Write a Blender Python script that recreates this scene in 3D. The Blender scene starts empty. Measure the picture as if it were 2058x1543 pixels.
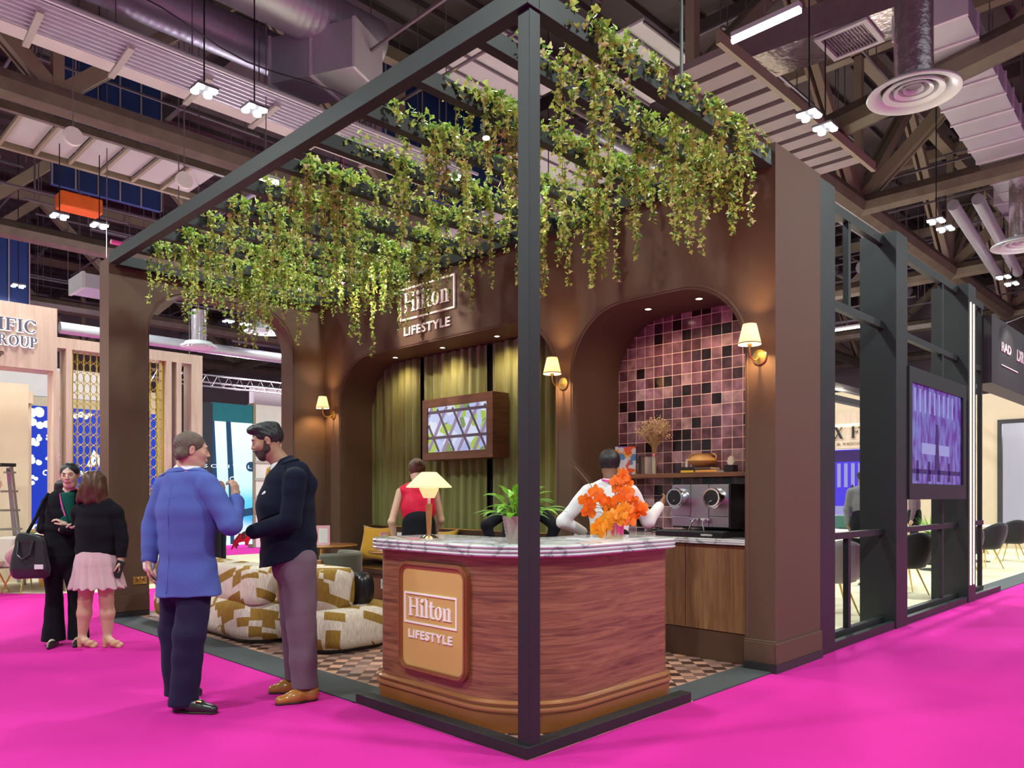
import bpy, bmesh, math, random
import numpy as np
from mathutils import Vector, Matrix
random.seed(7)
SC = bpy.context.scene
COL = SC.collection
PI = math.pi

# ---------------------------------------------------------------- camera
cam_d = bpy.data.cameras.new('camera')
cam = bpy.data.objects.new('camera', cam_d); COL.objects.link(cam)
cam.location = (-2.8267, -2.6778, 1.35)
cam.rotation_euler = (PI/2, 0, math.radians(-45.395))
cam_d.sensor_width = 36.0
cam_d.lens = 36.0*1537.0/2058.0
cam_d.shift_y = (996.0-771.5)/2058.0
cam_d.clip_start = 0.05; cam_d.clip_end = 200
SC.camera = cam

# ---------------------------------------------------------------- world, exposure
w = bpy.data.worlds.new('world'); SC.world = w; w.use_nodes = True
w.node_tree.nodes['Background'].inputs[0].default_value = (0.82, 0.90, 0.88, 1)
w.node_tree.nodes['Background'].inputs[1].default_value = 0.40
SC.view_settings.view_transform = 'Standard'
SC.view_settings.look = 'None'
SC.view_settings.exposure = 0.0
SC.view_settings.gamma = 1.0
SC.view_settings.use_curve_mapping = False

def light(name, typ, loc, energy, color=(1,1,1), size=0.1, rot=None, spot=None, blend=0.5, aim=None):
    d = bpy.data.lights.new(name, typ); d.energy = energy; d.color = color
    if typ == 'AREA': d.size = size
    elif typ in ('POINT','SPOT'): d.shadow_soft_size = size
    if typ == 'SPOT':
        d.spot_size = math.radians(spot or 60); d.spot_blend = blend
    o = bpy.data.objects.new(name, d); COL.objects.link(o); o.location = loc
    if aim is not None:
        o.rotation_euler = (Vector(aim)-Vector(loc)).to_track_quat('-Z','Y').to_euler()
    elif rot: o.rotation_euler = rot
    return o

# the hall's high-bay lamps: wide pools of cool white light, one for every pair of lamps in the grid
for lx in (-5.0, 2.5, 9.5, 16.15, 22.4):
    for ly in (-4.6, 2.5, 8.67, 16.0, 23.0):
        e = 1350 if lx < 12 and ly < 12 else 1250
        if (lx, ly) == (2.5, 2.5): e = 1050
        light('high_bay_lamp_light', 'SPOT', (lx, ly, 7.32), e, (0.90,1.0,0.95), 0.30, rot=(0,0,0), spot=155, blend=0.6)

# ---------------------------------------------------------------- materials
MATS = {}
def new_mat(name):
    m = bpy.data.materials.new(name); m.use_nodes = True
    MATS[name] = m
    return m, m.node_tree, m.node_tree.nodes['Principled BSDF']
def _n(nt, typ, **kw):
    n = nt.nodes.new(typ)
    for k, v in kw.items(): setattr(n, k, v)
    return n
def rgba(c): return (c[0], c[1], c[2], 1.0)
def mat(name, col, rough=0.6, metal=0.0, var=0.08, vscale=6.0, bump=0.0, bscale=40.0, spec=0.5, sheen=0.0, stretch=(1,1,1), coat=0.0, sss=0.0):
    """plain paint, plastic, metal or cloth with a little noise in its colour and surface"""
    m, nt, b = new_mat(name)
    tc = _n(nt, 'ShaderNodeTexCoord'); mp = _n(nt, 'ShaderNodeMapping'); mp.inputs['Scale'].default_value = stretch
    nt.links.new(tc.outputs['Object'], mp.inputs[0])
    no = _n(nt, 'ShaderNodeTexNoise'); no.inputs['Scale'].default_value = vscale; no.inputs['Detail'].default_value = 3
    nt.links.new(mp.outputs[0], no.inputs['Vector'])
    mx = _n(nt, 'ShaderNodeMix', data_type='RGBA')
    lo = tuple(max(0, c*(1-var)) for c in col); hi = tuple(min(1, c*(1+var)) for c in col)
    mx.inputs[6].default_value = rgba(lo); mx.inputs[7].default_value = rgba(hi)
    nt.links.new(no.outputs['Fac'], mx.inputs[0]); nt.links.new(mx.outputs[2], b.inputs['Base Color'])
    b.inputs['Roughness'].default_value = rough; b.inputs['Metallic'].default_value = metal
    b.inputs['Specular IOR Level'].default_value = spec
    b.inputs['Sheen Weight'].default_value = sheen
    b.inputs['Coat Weight'].default_value = coat
    if sss: b.inputs['Subsurface Weight'].default_value = sss; b.inputs['Subsurface Radius'].default_value = (0.01,0.004,0.002)
    if bump:
        n2 = _n(nt, 'ShaderNodeTexNoise'); n2.inputs['Scale'].default_value = bscale; n2.inputs['Detail'].default_value = 2
        nt.links.new(mp.outputs[0], n2.inputs['Vector'])
        bp = _n(nt, 'ShaderNodeBump'); bp.inputs['Strength'].default_value = bump; bp.inputs['Distance'].default_value = 0.01
        nt.links.new(n2.outputs['Fac'], bp.inputs['Height']); nt.links.new(bp.outputs[0], b.inputs['Normal'])
    return m
def emis(name, col, strength, var=0.0):
    m, nt, b = new_mat(name)
    b.inputs['Base Color'].default_value = (col[0]*.08,col[1]*.08,col[2]*.08,1); b.inputs['Emission Color'].default_value = rgba(col); b.inputs['Roughness'].default_value = 0.3
    b.inputs['Emission Strength'].default_value = strength
    return m
def ramp(nt, stops, interp='LINEAR'):
    r = _n(nt, 'ShaderNodeValToRGB'); cr = r.color_ramp; cr.interpolation = interp
    while len(cr.elements) < len(stops): cr.elements.new(0.5)
    for e, (p, c) in zip(cr.elements, stops): e.position = p; e.color = rgba(c)
    return r
def wood(name, stops, scale=(1,1,1), rough=0.35, nscale=3.0, coat=0.0, dist=1.0):
    """streaky veneer: noise stretched along the grain (small scale component = grain direction)"""
    m, nt, b = new_mat(name)
    tc = _n(nt, 'ShaderNodeTexCoord'); mp = _n(nt, 'ShaderNodeMapping'); mp.inputs['Scale'].default_value = scale
    nt.links.new(tc.outputs['Object'], mp.inputs[0])
    no = _n(nt, 'ShaderNodeTexNoise'); no.inputs['Scale'].default_value = nscale; no.inputs['Detail'].default_value = 8
    no.inputs['Roughness'].default_value = 0.62; no.inputs['Distortion'].default_value = dist
    nt.links.new(mp.outputs[0], no.inputs['Vector'])
    r = ramp(nt, stops); nt.links.new(no.outputs['Fac'], r.inputs[0]); nt.links.new(r.outputs[0], b.inputs['Base Color'])
    b.inputs['Roughness'].default_value = rough; b.inputs['Coat Weight'].default_value = coat
    b.inputs['Coat Roughness'].default_value = 0.2
    return m
def math_n(nt, op, a, bb=None, c=None):
    n = _n(nt, 'ShaderNodeMath', operation=op)
    for i, v in enumerate((a, bb, c)):
        if v is None: continue
        if isinstance(v, (int, float)): n.inputs[i].default_value = v
        else: nt.links.new(v, n.inputs[i])
    return n.outputs[0]
def tiles(name, size, u_axis, v_axis, stops, grout, gw=0.02, rough=0.25, rotz=0.0, checker=None, shade=0.15, bump=0.3):
    """square tiles, every tile its own random colour, thin grout"""
    m, nt, b = new_mat(name)
    tc = _n(nt, 'ShaderNodeTexCoord'); mp = _n(nt, 'ShaderNodeMapping'); mp.inputs['Rotation'].default_value = (0,0,rotz)
    nt.links.new(tc.outputs['Object'], mp.inputs[0])
    sx = _n(nt, 'ShaderNodeSeparateXYZ'); nt.links.new(mp.outputs[0], sx.inputs[0])
    u = math_n(nt, 'DIVIDE', sx.outputs[u_axis], size); v = math_n(nt, 'DIVIDE', sx.outputs[v_axis], size)
    fu = math_n(nt, 'FLOOR', u); fv = math_n(nt, 'FLOOR', v)
    cb = _n(nt, 'ShaderNodeCombineXYZ'); nt.links.new(fu, cb.inputs[0]); nt.links.new(fv, cb.inputs[1])
    wn = _n(nt, 'ShaderNodeTexWhiteNoise', noise_dimensions='3D'); nt.links.new(cb.outputs[0], wn.inputs['Vector'])
    val = wn.outputs['Value']
    if checker is not None:
        par = math_n(nt, 'MODULO', math_n(nt, 'ABSOLUTE', math_n(nt, 'ADD', fu, fv)), 2.0)
        val = math_n(nt, 'ADD', math_n(nt, 'MULTIPLY', val, 0.5), math_n(nt, 'MULTIPLY', par, 0.5))
    r = ramp(nt, stops, 'CONSTANT'); nt.links.new(val, r.inputs[0])
    no = _n(nt, 'ShaderNodeTexNoise'); no.inputs['Scale'].default_value = 9.0; nt.links.new(tc.outputs['Object'], no.inputs['Vector'])
    mv = _n(nt, 'ShaderNodeMix', data_type='RGBA', blend_type='MULTIPLY'); mv.inputs[0].default_value = 1.0
    rv = ramp(nt, [(0.3,(1-shade,)*3),(0.7,(1+shade,)*3)]); nt.links.new(no.outputs['Fac'], rv.inputs[0])
    nt.links.new(r.outputs[0], mv.inputs[6]); nt.links.new(rv.outputs[0], mv.inputs[7])
    du = math_n(nt, 'ABSOLUTE', math_n(nt, 'SUBTRACT', math_n(nt, 'FRACT', u), 0.5))
    dv = math_n(nt, 'ABSOLUTE', math_n(nt, 'SUBTRACT', math_n(nt, 'FRACT', v), 0.5))
    g = math_n(nt, 'GREATER_THAN', math_n(nt, 'MAXIMUM', du, dv), 0.5-gw)
    mg = _n(nt, 'ShaderNodeMix', data_type='RGBA'); nt.links.new(g, mg.inputs[0])
    nt.links.new(mv.outputs[2], mg.inputs[6]); mg.inputs[7].default_value = rgba(grout)
    nt.links.new(mg.outputs[2], b.inputs['Base Color'])
    nt.links.new(math_n(nt, 'ADD', math_n(nt, 'MULTIPLY', g, 0.5), rough), b.inputs['Roughness'])
    if bump:
        h = math_n(nt, 'ADD', math_n(nt, 'MULTIPLY', no.outputs['Fac'], 0.4), math_n(nt, 'SUBTRACT', 1.0, g))
        bp = _n(nt, 'ShaderNodeBump'); bp.inputs['Strength'].default_value = bump; bp.inputs['Distance'].default_value = 0.006
        nt.links.new(h, bp.inputs['Height']); nt.links.new(bp.outputs[0], b.inputs['Normal'])
    return m

# ---------------------------------------------------------------- mesh helpers
class MB:
    """collects shapes, then links them as ONE mesh object"""
    def __init__(s): s.v = []; s.f = []
    def add(s, vs, fs):
        k = len(s.v); s.v += [tuple(v) for v in vs]; s.f += [tuple(i+k for i in f) for f in fs]; return s
    def box(s, x0, y0, z0, x1, y1, z1):
        if x0 > x1: x0, x1 = x1, x0
        if y0 > y1: y0, y1 = y1, y0
        if z0 > z1: z0, z1 = z1, z0
        return s.add([(x0,y0,z0),(x1,y0,z0),(x1,y1,z0),(x0,y1,z0),(x0,y0,z1),(x1,y0,z1),(x1,y1,z1),(x0,y1,z1)],
                     [(0,3,2,1),(4,5,6,7),(0,1,5,4),(1,2,6,5),(2,3,7,6),(3,0,4,7)])
    def bar(s, a, b, w, h=None, up=(0,0,1)):
        """rectangular bar from a to b"""
        a = Vector(a); b = Vector(b); h = h or w; d = (b-a).normalized(); u = Vector(up)
        if abs(d.dot(u)) > 0.98: u = Vector((1,0,0))
        x = d.cross(u).normalized()*w/2; y = x.cross(d).normalized()*h/2
        return s.add([a-x-y,a+x-y,a+x+y,a-x+y,b-x-y,b+x-y,b+x+y,b-x+y],
                     [(0,1,2,3),(4,7,6,5),(0,4,5,1),(1,5,6,2),(2,6,7,3),(3,7,4,0)])
    def tube(s, pts, r, n=8, close=True, radii=None):
        pts = [Vector(p) for p in pts]; rings = []; ref = None; vs = []; fs = []
        for i, p in enumerate(pts):
            d = (pts[min(i+1, len(pts)-1)]-pts[max(i-1, 0)]).normalized()
            if ref is None: ref = Vector((0,0,1)) if abs(d.z) < 0.9 else Vector((1,0,0))
            x = d.cross(ref).normalized(); y = x.cross(d).normalized(); ref = y
            rr = radii[i] if radii else r
            for k in range(n):
                a = 2*PI*k/n; vs.append(p+x*math.cos(a)*rr+y*math.sin(a)*rr)
        for i in range(len(pts)-1):
            for k in range(n):
                k2 = (k+1) % n; fs.append((i*n+k, i*n+k2, (i+1)*n+k2, (i+1)*n+k))
        if close:
            fs.append(tuple(range(n))[::-1]); fs.append(tuple((len(pts)-1)*n+k for k in range(n)))
        return s.add(vs, fs)
    def lathe(s, c, prof, n=24, sx=1.0, sy=1.0):
        """profile [(r, z), ...] turned about the vertical through c"""
        vs = []; fs = []; m = len(prof)
        for (r, z) in prof:
            for k in range(n):
                a = 2*PI*k/n; vs.append((c[0]+r*sx*math.cos(a), c[1]+r*sy*math.sin(a), c[2]+z))
        for i in range(m-1):
            for k in range(n):
                k2 = (k+1) % n; fs.append((i*n+k, i*n+k2, (i+1)*n+k2, (i+1)*n+k))
        return s.add(vs, fs)
    def prism(s, poly, axis, a, b):
        """2-D polygon pushed along an axis from a to b"""
        n = len(poly)
        def P(p, t):
            return {'x': (t,p[0],p[1]), 'y': (p[0],t,p[1]), 'z': (p[0],p[1],t)}[axis]
        vs = [P(p,a) for p in poly]+[P(p,b) for p in poly]
        fs = [tuple(range(n)), tuple(range(n,2*n))[::-1]]+[(i,(i+1)%n,n+(i+1)%n,n+i) for i in range(n)]
        return s.add(vs, fs)
    def wallhole(s, axis, a, b, outer, hole):
        """slab with a hole: both outlines are lists of the same length, pushed from a to b"""
        n = len(outer)
        def P(p, t): return {'x': (t,p[0],p[1]), 'y': (p[0],t,p[1]), 'z': (p[0],p[1],t)}[axis]
        vs = [P(p,a) for p in outer]+[P(p,a) for p in hole]+[P(p,b) for p in outer]+[P(p,b) for p in hole]
        fs = []
        for i in range(n):
            j = (i+1) % n
            fs += [(i,j,n+j,n+i),(2*n+i,3*n+i,3*n+j,2*n+j),(i,2*n+i,2*n+j,j),(n+i,n+j,3*n+j,3*n+i)]
        return s.add(vs, fs)
    def build(s, name, m, parent=None, smooth=False, bevel=0.0, label=None, loc=None, angle=40):
        me = bpy.data.meshes.new(name); me.from_pydata(s.v, [], s.f)
        bm = bmesh.new(); bm.from_mesh(me); bmesh.ops.recalc_face_normals(bm, faces=bm.faces); bm.to_mesh(me); bm.free()
        me.materials.append(m)
        if smooth:
            me.shade_smooth()
            try: me.set_sharp_from_angle(angle=math.radians(angle))
            except Exception: pass
        o = bpy.data.objects.new(name, me); COL.objects.link(o)
        if parent: o.parent = parent
        if bevel:
            md = o.modifiers.new('bevel', 'BEVEL'); md.width = bevel; md.segments = 2; md.limit_method = 'ANGLE'; md.angle_limit = math.radians(50)
        if label: o['label'] = label
        if loc: o.location = loc
        return o
def tag(o, label=None, cat=None, group=None, kind=None):
    if label: o['label'] = label
    if cat: o['category'] = cat
    if group: o['group'] = group
    if kind: o['kind'] = kind
    return o
def thing(name, label, cat, loc=(0,0,0), rz=0.0, group=None):
    o = bpy.data.objects.new(name, None); COL.objects.link(o); o.location = loc; o.rotation_euler = (0,0,rz)
    o.empty_display_size = 0.1
    return tag(o, label, cat, group)
def struct(o): o['kind'] = 'structure'; return o
def copy_tree(o, parent=None):
    c = o.copy(); COL.objects.link(c)
    if parent: c.parent = parent
    for ch in list(o.children): copy_tree(ch, c)
    return c
def rrect(x0, y0, x1, y1, r, n=6):
    """rounded rectangle outline, counter-clockwise; r = one radius or four (bl, br, tr, tl)"""
    rs = r if isinstance(r, (list, tuple)) else (r,)*4; out = []
    for (cx, cy, a0, rr) in ((x0,y0,PI,rs[0]),(x1,y0,1.5*PI,rs[1]),(x1,y1,0,rs[2]),(x0,y1,0.5*PI,rs[3])):
        ccx = cx+(rr if cx == x0 else -rr); ccy = cy+(rr if cy == y0 else -rr)
        for i in range(n+1):
            a = a0+PI/2*i/n; out.append((ccx+rr*math.cos(a), ccy+rr*math.sin(a)))
    return out

# lettering ---------------------------------------------------------------
def ring(cx, cy, ro, ri, a0=0, a1=360, n=20):
    out = []
    for i in range(n):
        p = math.radians(a0+(a1-a0)*i/n); q = math.radians(a0+(a1-a0)*(i+1)/n)
        out.append([(cx+ro[0]*math.cos(p),cy+ro[1]*math.sin(p)),(cx+ro[0]*math.cos(q),cy+ro[1]*math.sin(q)),
                    (cx+ri[0]*math.cos(q),cy+ri[1]*math.sin(q)),(cx+ri[0]*math.cos(p),cy+ri[1]*math.sin(p))])
    return out
def B(x0, y0, x1, y1): return [[(x0,y0),(x1,y0),(x1,y1),(x0,y1)]]
def serif_glyph(ch, w=0.17, t=0.045):
    """returns (polygons, advance) for a cap height of 1; w = thick stroke, t = thin stroke"""
    s = w*0.45
    def stem(x, y0=0, y1=1, sb=True, st=True):
        g = B(x, y0, x+w, y1)
        if sb: g += B(x-s, y0, x+w+s, y0+t)
        if st: g += B(x-s, y1-t, x+w+s, y1)
        return g
    if ch == 'H': return stem(s)+stem(s+0.38+w)+B(s+w,0.48,s+0.38+w,0.48+t*1.3), 0.38+2*w+2*s+0.07
    if ch == 'I': return stem(s), w+2*s+0.07
    if ch == 'i':
        g = stem(s,0,0.66,True,False)+B(0,0.62,s+w,0.66)+ring(s+w/2,0.86,(w*0.62,w*0.62),(0.001,0.001)); return g, w+2*s+0.05
    if ch == 'l': return stem(s,0,1.0,True,False)+B(0,0.96,s+w,1.0), w+2*s+0.05
    if ch == 't':
        return B(s,0.1,s+w,0.88)+B(0,0.61,s+w+0.16,0.66)+ring(s+w+0.09,0.12,(w+0.09,0.13),(0.07,0.06),180,300), w+s+0.2
    if ch == 'o': return ring(0.27,0.33,(0.27,0.345),(0.27-w,0.30)), 0.6
    if ch == 'n':
        return stem(s,0,0.66,True,False)+B(0,0.62,s+w,0.66)+stem(s+w+0.17,0,0.45,True,False)+ring(s+w+0.13,0.45,(0.04+w,0.22),(0.05,0.16),0,130), 2*w+0.17+2*s+0.05
    if ch == 'F': return stem(s)+B(s+w,1-t,0.6+s,1)+B(0.6+s-t,0.78,0.6+s,1)+B(s+w,0.5,0.45+s,0.5+t)+B(0.45+s-t,0.42,0.45+s,0.62), 0.72
    if ch == 'E': return stem(s)+B(s+w,1-t,0.6+s,1)+B(0.6+s-t,0.8,0.6+s,1)+B(s+w,0.5,0.45+s,0.5+t)+B(s+w,0,0.62+s,t)+B(0.62+s-t,0,0.62+s,0.22), 0.78
    if ch in 'CG':
        g = ring(0.42,0.5,(0.42,0.52),(0.42-w,0.47),40,320)+B(0.7,0.72,0.74,0.98)
        if ch == 'G': g += B(0.62,0.04,0.62+w,0.42)+B(0.54,0.38,0.86,0.42)
        return g, 0.88
    if ch == 'O': return ring(0.45,0.5,(0.45,0.52),(0.45-w,0.47)), 1.0
    if ch == 'U': return B(s,0.3,s+w,1)+B(0,1-t,w+2*s,1)+B(0.66,0.3,0.66+t*1.4,1)+B(0.58,1-t,0.8,1)+ring(0.4,0.32,(0.4-s,0.34),(0.4-s-w*0.8,0.28),180,360), 0.88
    if ch in 'PR':
        g = stem(s)+ring(s+w+0.1,0.74,(0.28,0.26),(0.28-w*0.9,0.26-t),-90,90)+B(s+w,1-t,s+w+0.1,1)+B(s+w,0.48,s+w+0.1,0.48+t)
        if ch == 'R': g += [[(s+w+0.12,0.5),(s+w+0.12+w*0.9,0.5),(0.72+w*0.6,0.0),(0.72-w*0.3,0.0)]]+B(0.66,0,0.92,t)
        return g, 0.72 if ch == 'P' else 0.95
    if ch == 'X': return [[(0.06,1),(0.06+w*1.2,1),(0.74,0),(0.74-w*1.2,0)],[(0.66,1),(0.66+t*1.3,1),(0.12,0),(0.12-t*1.3,0)]]+B(0,0,0.26,t)+B(0.5,0,0.82,t)+B(0,1-t,0.32,1)+B(0.54,1-t,0.82,1), 0.92
    return [], 0.4
def glyph_word(word, h, w=0.17, t=0.045, track=0.0):
    polys = []; x = 0
    for ch in word:
        g, adv = serif_glyph(ch, w, t)
        for p in g: polys.append([((q[0]+x)*h, q[1]*h) for q in p])
        x += adv+track
    return polys, (x-track)*h
def place_polys(mb, polys, origin, ex, ey, depth):
    """solid 2-D polygons into space: ex, ey span the plane, depth = thickness vector"""
    o = Vector(origin); ex = Vector(ex); ey = Vector(ey); d = Vector(depth)
    for i, p in enumerate(polys):
        n = len(p); vs = [o+ex*q[0]+ey*q[1] for q in p]; vs += [v+d*(1+0.012*(i % 9)) for v in vs]
        mb.add(vs, [tuple(range(n)), tuple(range(n,2*n))[::-1]]+[(i,(i+1)%n,n+(i+1)%n,n+i) for i in range(n)])
def sans(mb, text, h, origin, ex, ey, depth, width=None, bold=0.0, track=1.0, center=False):
    """text in the built-in sans face as solid letters"""
    c = bpy.data.curves.new('t', 'FONT'); c.body = text; c.size = 1.0; c.extrude = 0.5; c.offset = bold; c.space_character = track
    c.resolution_u = 3
    o = bpy.data.objects.new('t', c); COL.objects.link(o)
    bpy.context.view_layer.update()
    me = bpy.data.meshes.new_from_object(o.evaluated_get(bpy.context.evaluated_depsgraph_get()))
    bpy.data.objects.remove(o); bpy.data.curves.remove(c)
    xs = [v.co.x for v in me.vertices]; ys = [v.co.y for v in me.vertices]
    x0, x1, y0, y1 = min(xs), max(xs), min(ys), max(ys); k = h/(y1-y0); kx = (width/(x1-x0)) if width else k
    O = Vector(origin); ex = Vector(ex); ey = Vector(ey); d = Vector(depth)
    off = -(x1-x0)*kx/2 if center else 0
    vs = [O+ex*((v.co.x-x0)*kx+off)+ey*((v.co.y-y0)*k)+d*(v.co.z+0.5) for v in me.vertices]
    mb.add(vs, [tuple(p.vertices) for p in me.polygons]); bpy.data.meshes.remove(me)
    return (x1-x0)*kx
# ---------------------------------------------------------------- rounded, blended bodies (people, fruit-like shapes)
def _rot(yaw=0, pitch=0, roll=0):
    return np.array((Matrix.Rotation(math.radians(yaw),3,'Z') @ Matrix.Rotation(math.radians(pitch),3,'X') @ Matrix.Rotation(math.radians(roll),3,'Y')))
def ell(c, r, R=None, k=0.02, op='+'): return dict(t='e', c=np.array(c,float), r=np.array(r,float), R=R, k=k, op=op)
def cap(a, b, ra, rb=None, flat=1.0, yaw=0.0, k=0.02, op='+'):
    """tapered capsule; flat<1 squashes it along the direction given by yaw (0 = y axis)"""
    return dict(t='c', a=np.array(a,float), b=np.array(b,float), ra=ra, rb=ra if rb is None else rb, flat=flat, yaw=yaw, k=k, op=op)
def pln(p, n, k=0.0, op='-'): n = np.array(n,float); return dict(t='p', p=np.array(p,float), n=n/np.linalg.norm(n), k=k, op=op)
def xf(prims, M, o):
    """rotate prims by M about the origin, then move to o"""
    out = []
    for p in prims:
        q = dict(p)
        if p['t'] == 'e': q['c'] = M@p['c']+o; q['R'] = M@(p['R'] if p['R'] is not None else np.eye(3))
        elif p['t'] == 'c': q['a'] = M@p['a']+o; q['b'] = M@p['b']+o
        else: q['p'] = M@p['p']+o; q['n'] = M@p['n']
        out.append(q)
    return out
def _dist(p, X, Y, Z):
    if p['t'] == 'e':
        dx, dy, dz = X-p['c'][0], Y-p['c'][1], Z-p['c'][2]
        if p['R'] is not None:
            R = p['R']; dx, dy, dz = (R[0,0]*dx+R[1,0]*dy+R[2,0]*dz, R[0,1]*dx+R[1,1]*dy+R[2,1]*dz, R[0,2]*dx+R[1,2]*dy+R[2,2]*dz)
        r = p['r']; k0 = np.sqrt((dx/r[0])**2+(dy/r[1])**2+(dz/r[2])**2)
        k1 = np.sqrt((dx/r[0]**2)**2+(dy/r[1]**2)**2+(dz/r[2]**2)**2)+1e-9
        return k0*(k0-1)/k1
    if p['t'] == 'c':
        a, b = p['a'], p['b']; ab = b-a; L = max(ab@ab, 1e-9)
        dx, dy, dz = X-a[0], Y-a[1], Z-a[2]
        t = np.clip((dx*ab[0]+dy*ab[1]+dz*ab[2])/L, 0, 1)
        rx, ry, rz = dx-t*ab[0], dy-t*ab[1], dz-t*ab[2]
        if p['flat'] != 1.0:
            c, s = math.cos(math.radians(p['yaw'])), math.sin(math.radians(p['yaw']))
            u, v = c*rx+s*ry, (-s*rx+c*ry)/p['flat']
            rr = p['ra']+t*(p['rb']-p['ra'])
            d = np.sqrt(u*u+v*v+rz*rz); return (d-rr)*np.minimum(1.0, 0.5+0.5*p['flat'])
        return np.sqrt(rx*rx+ry*ry+rz*rz)-(p['ra']+t*(p['rb']-p['ra']))
    return -((X-p['p'][0])*p['n'][0]+(Y-p['p'][1])*p['n'][1]+(Z-p['p'][2])*p['n'][2])
def _bb(p):
    if p['t'] == 'e': m = max(p['r']); return p['c']-m, p['c']+m
    m = max(p['ra'], p['rb']); return np.minimum(p['a'],p['b'])-m, np.maximum(p['a'],p['b'])+m
def sdf(name, prims, vox, m, parent, disp=None, label=None, smooth=True):
    """polygonise the blended union of prims (surface nets)"""
    pl = [p for p in prims if p['op'] == '+' and p['t'] != 'p']
    lo = np.min([_bb(p)[0] for p in pl], 0)-3*vox; hi = np.max([_bb(p)[1] for p in pl], 0)+3*vox
    ax = [np.arange(lo[i], hi[i]+vox, vox, dtype=np.float32) for i in range(3)]
    F = np.full([len(a) for a in ax], 0.5, np.float32)
    for p in prims:
        if p['t'] == 'p': sl = [slice(None)]*3
        else:
            l, h = _bb(p); mg = p['k']+4*vox+0.012
            sl = []
            for i in range(3):
                a = max(0, int((l[i]-mg-lo[i])/vox)); b = min(len(ax[i]), int((h[i]+mg-lo[i])/vox)+2)
                if b <= a: sl = None; break
                sl.append(slice(a, b))
            if sl is None: continue
        sl = tuple(sl)
        X = ax[0][sl[0]][:,None,None]; Y = ax[1][sl[1]][None,:,None]; Z = ax[2][sl[2]][None,None,:]
        d = _dist(p, X, Y, Z); f = F[sl]; k = max(p['k'], 1e-5)
        if p['op'] == '+':
            h = np.clip(0.5+0.5*(f-d)/k, 0, 1); F[sl] = f*(1-h)+d*h-k*h*(1-h)
        else:   # '-': cut away the inside of the shape (for a plane: the side its normal points to)
            h = np.clip(0.5-0.5*(f+d)/k, 0, 1); F[sl] = f*(1-h)-d*h+k*h*(1-h)
    if disp is not None:
        F += disp(ax[0][:,None,None], ax[1][None,:,None], ax[2][None,None,:]).astype(np.float32)
    F[0] = F[-1] = 1; F[:,0] = F[:,-1] = 1; F[:,:,0] = F[:,:,-1] = 1
    S = F < 0
    c = [S[i:S.shape[0]-1+i, j:S.shape[1]-1+j, k:S.shape[2]-1+k] for i in (0,1) for j in (0,1) for k in (0,1)]
    al = c[0].copy(); an = c[0].copy()
    for q in c[1:]: al &= q; an |= q
    mask = an & ~al; cells = np.argwhere(mask)
    if len(cells) == 0: return None
    idx = np.full(mask.shape, -1, np.int64); idx[mask] = np.arange(len(cells))
    acc = np.zeros((len(cells),3)); cnt = np.zeros(len(cells))
    I, J, K = cells.T
    for a in range(3):
        for u in (0,1):
            for v in (0,1):
                o0 = [0,0,0]; oth = [x for x in range(3) if x != a]; o0[oth[0]] = u; o0[oth[1]] = v; o1 = list(o0); o1[a] = 1
                f0 = F[I+o0[0], J+o0[1], K+o0[2]]; f1 = F[I+o1[0], J+o1[1], K+o1[2]]
                s = (f0 < 0) != (f1 < 0); t = np.where(s, f0/np.where(s, f0-f1, 1), 0)
                pt = np.tile(np.array(o0, float), (len(cells),1)); pt[:,a] = t
                acc[s] += pt[s]; cnt[s] += 1
    V = (cells+acc/cnt[:,None])*vox+lo
    Q = []
    for a in range(3):
        n0 = [slice(0,s-1) if i == a else slice(1,s-1) for i, s in enumerate(S.shape)]
        n1 = [slice(1,s) if i == a else slice(1,s-1) for i, s in enumerate(S.shape)]
        ch = S[tuple(n0)] != S[tuple(n1)]; e = np.argwhere(ch); 
        e0 = e.copy(); 
        for i in range(3):
            if i != a: e0[:,i] += 1
        b, g = [(1,2),(2,0),(0,1)][a]
        db = np.zeros(3,int); db[b] = 1; dg = np.zeros(3,int); dg[g] = 1
        q = [idx[tuple((e0-x).T)] for x in (db+dg, dg, 0*db, db)]
        q = np.stack(q, 1); ins = S[tuple(e0.T)]
        q[~ins] = q[~ins][:, ::-1]; Q.append(q)
    Q = np.concatenate(Q)
    me = bpy.data.meshes.new(name)
    me.vertices.add(len(V)); me.vertices.foreach_set('co', V.astype(np.float32).ravel())
    me.loops.add(len(Q)*4); me.loops.foreach_set('vertex_index', Q.ravel().astype(np.int32))
    me.polygons.add(len(Q)); me.polygons.foreach_set('loop_start', np.arange(0, len(Q)*4, 4, dtype=np.int32))
    me.polygons.foreach_set('loop_total', np.full(len(Q), 4, np.int32))
    me.update(calc_edges=True); me.validate(); me.shade_smooth()
    me.materials.append(m)
    ob = bpy.data.objects.new(name, me); COL.objects.link(ob); ob.parent = parent
    if label: ob['label'] = label
    return ob
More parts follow.
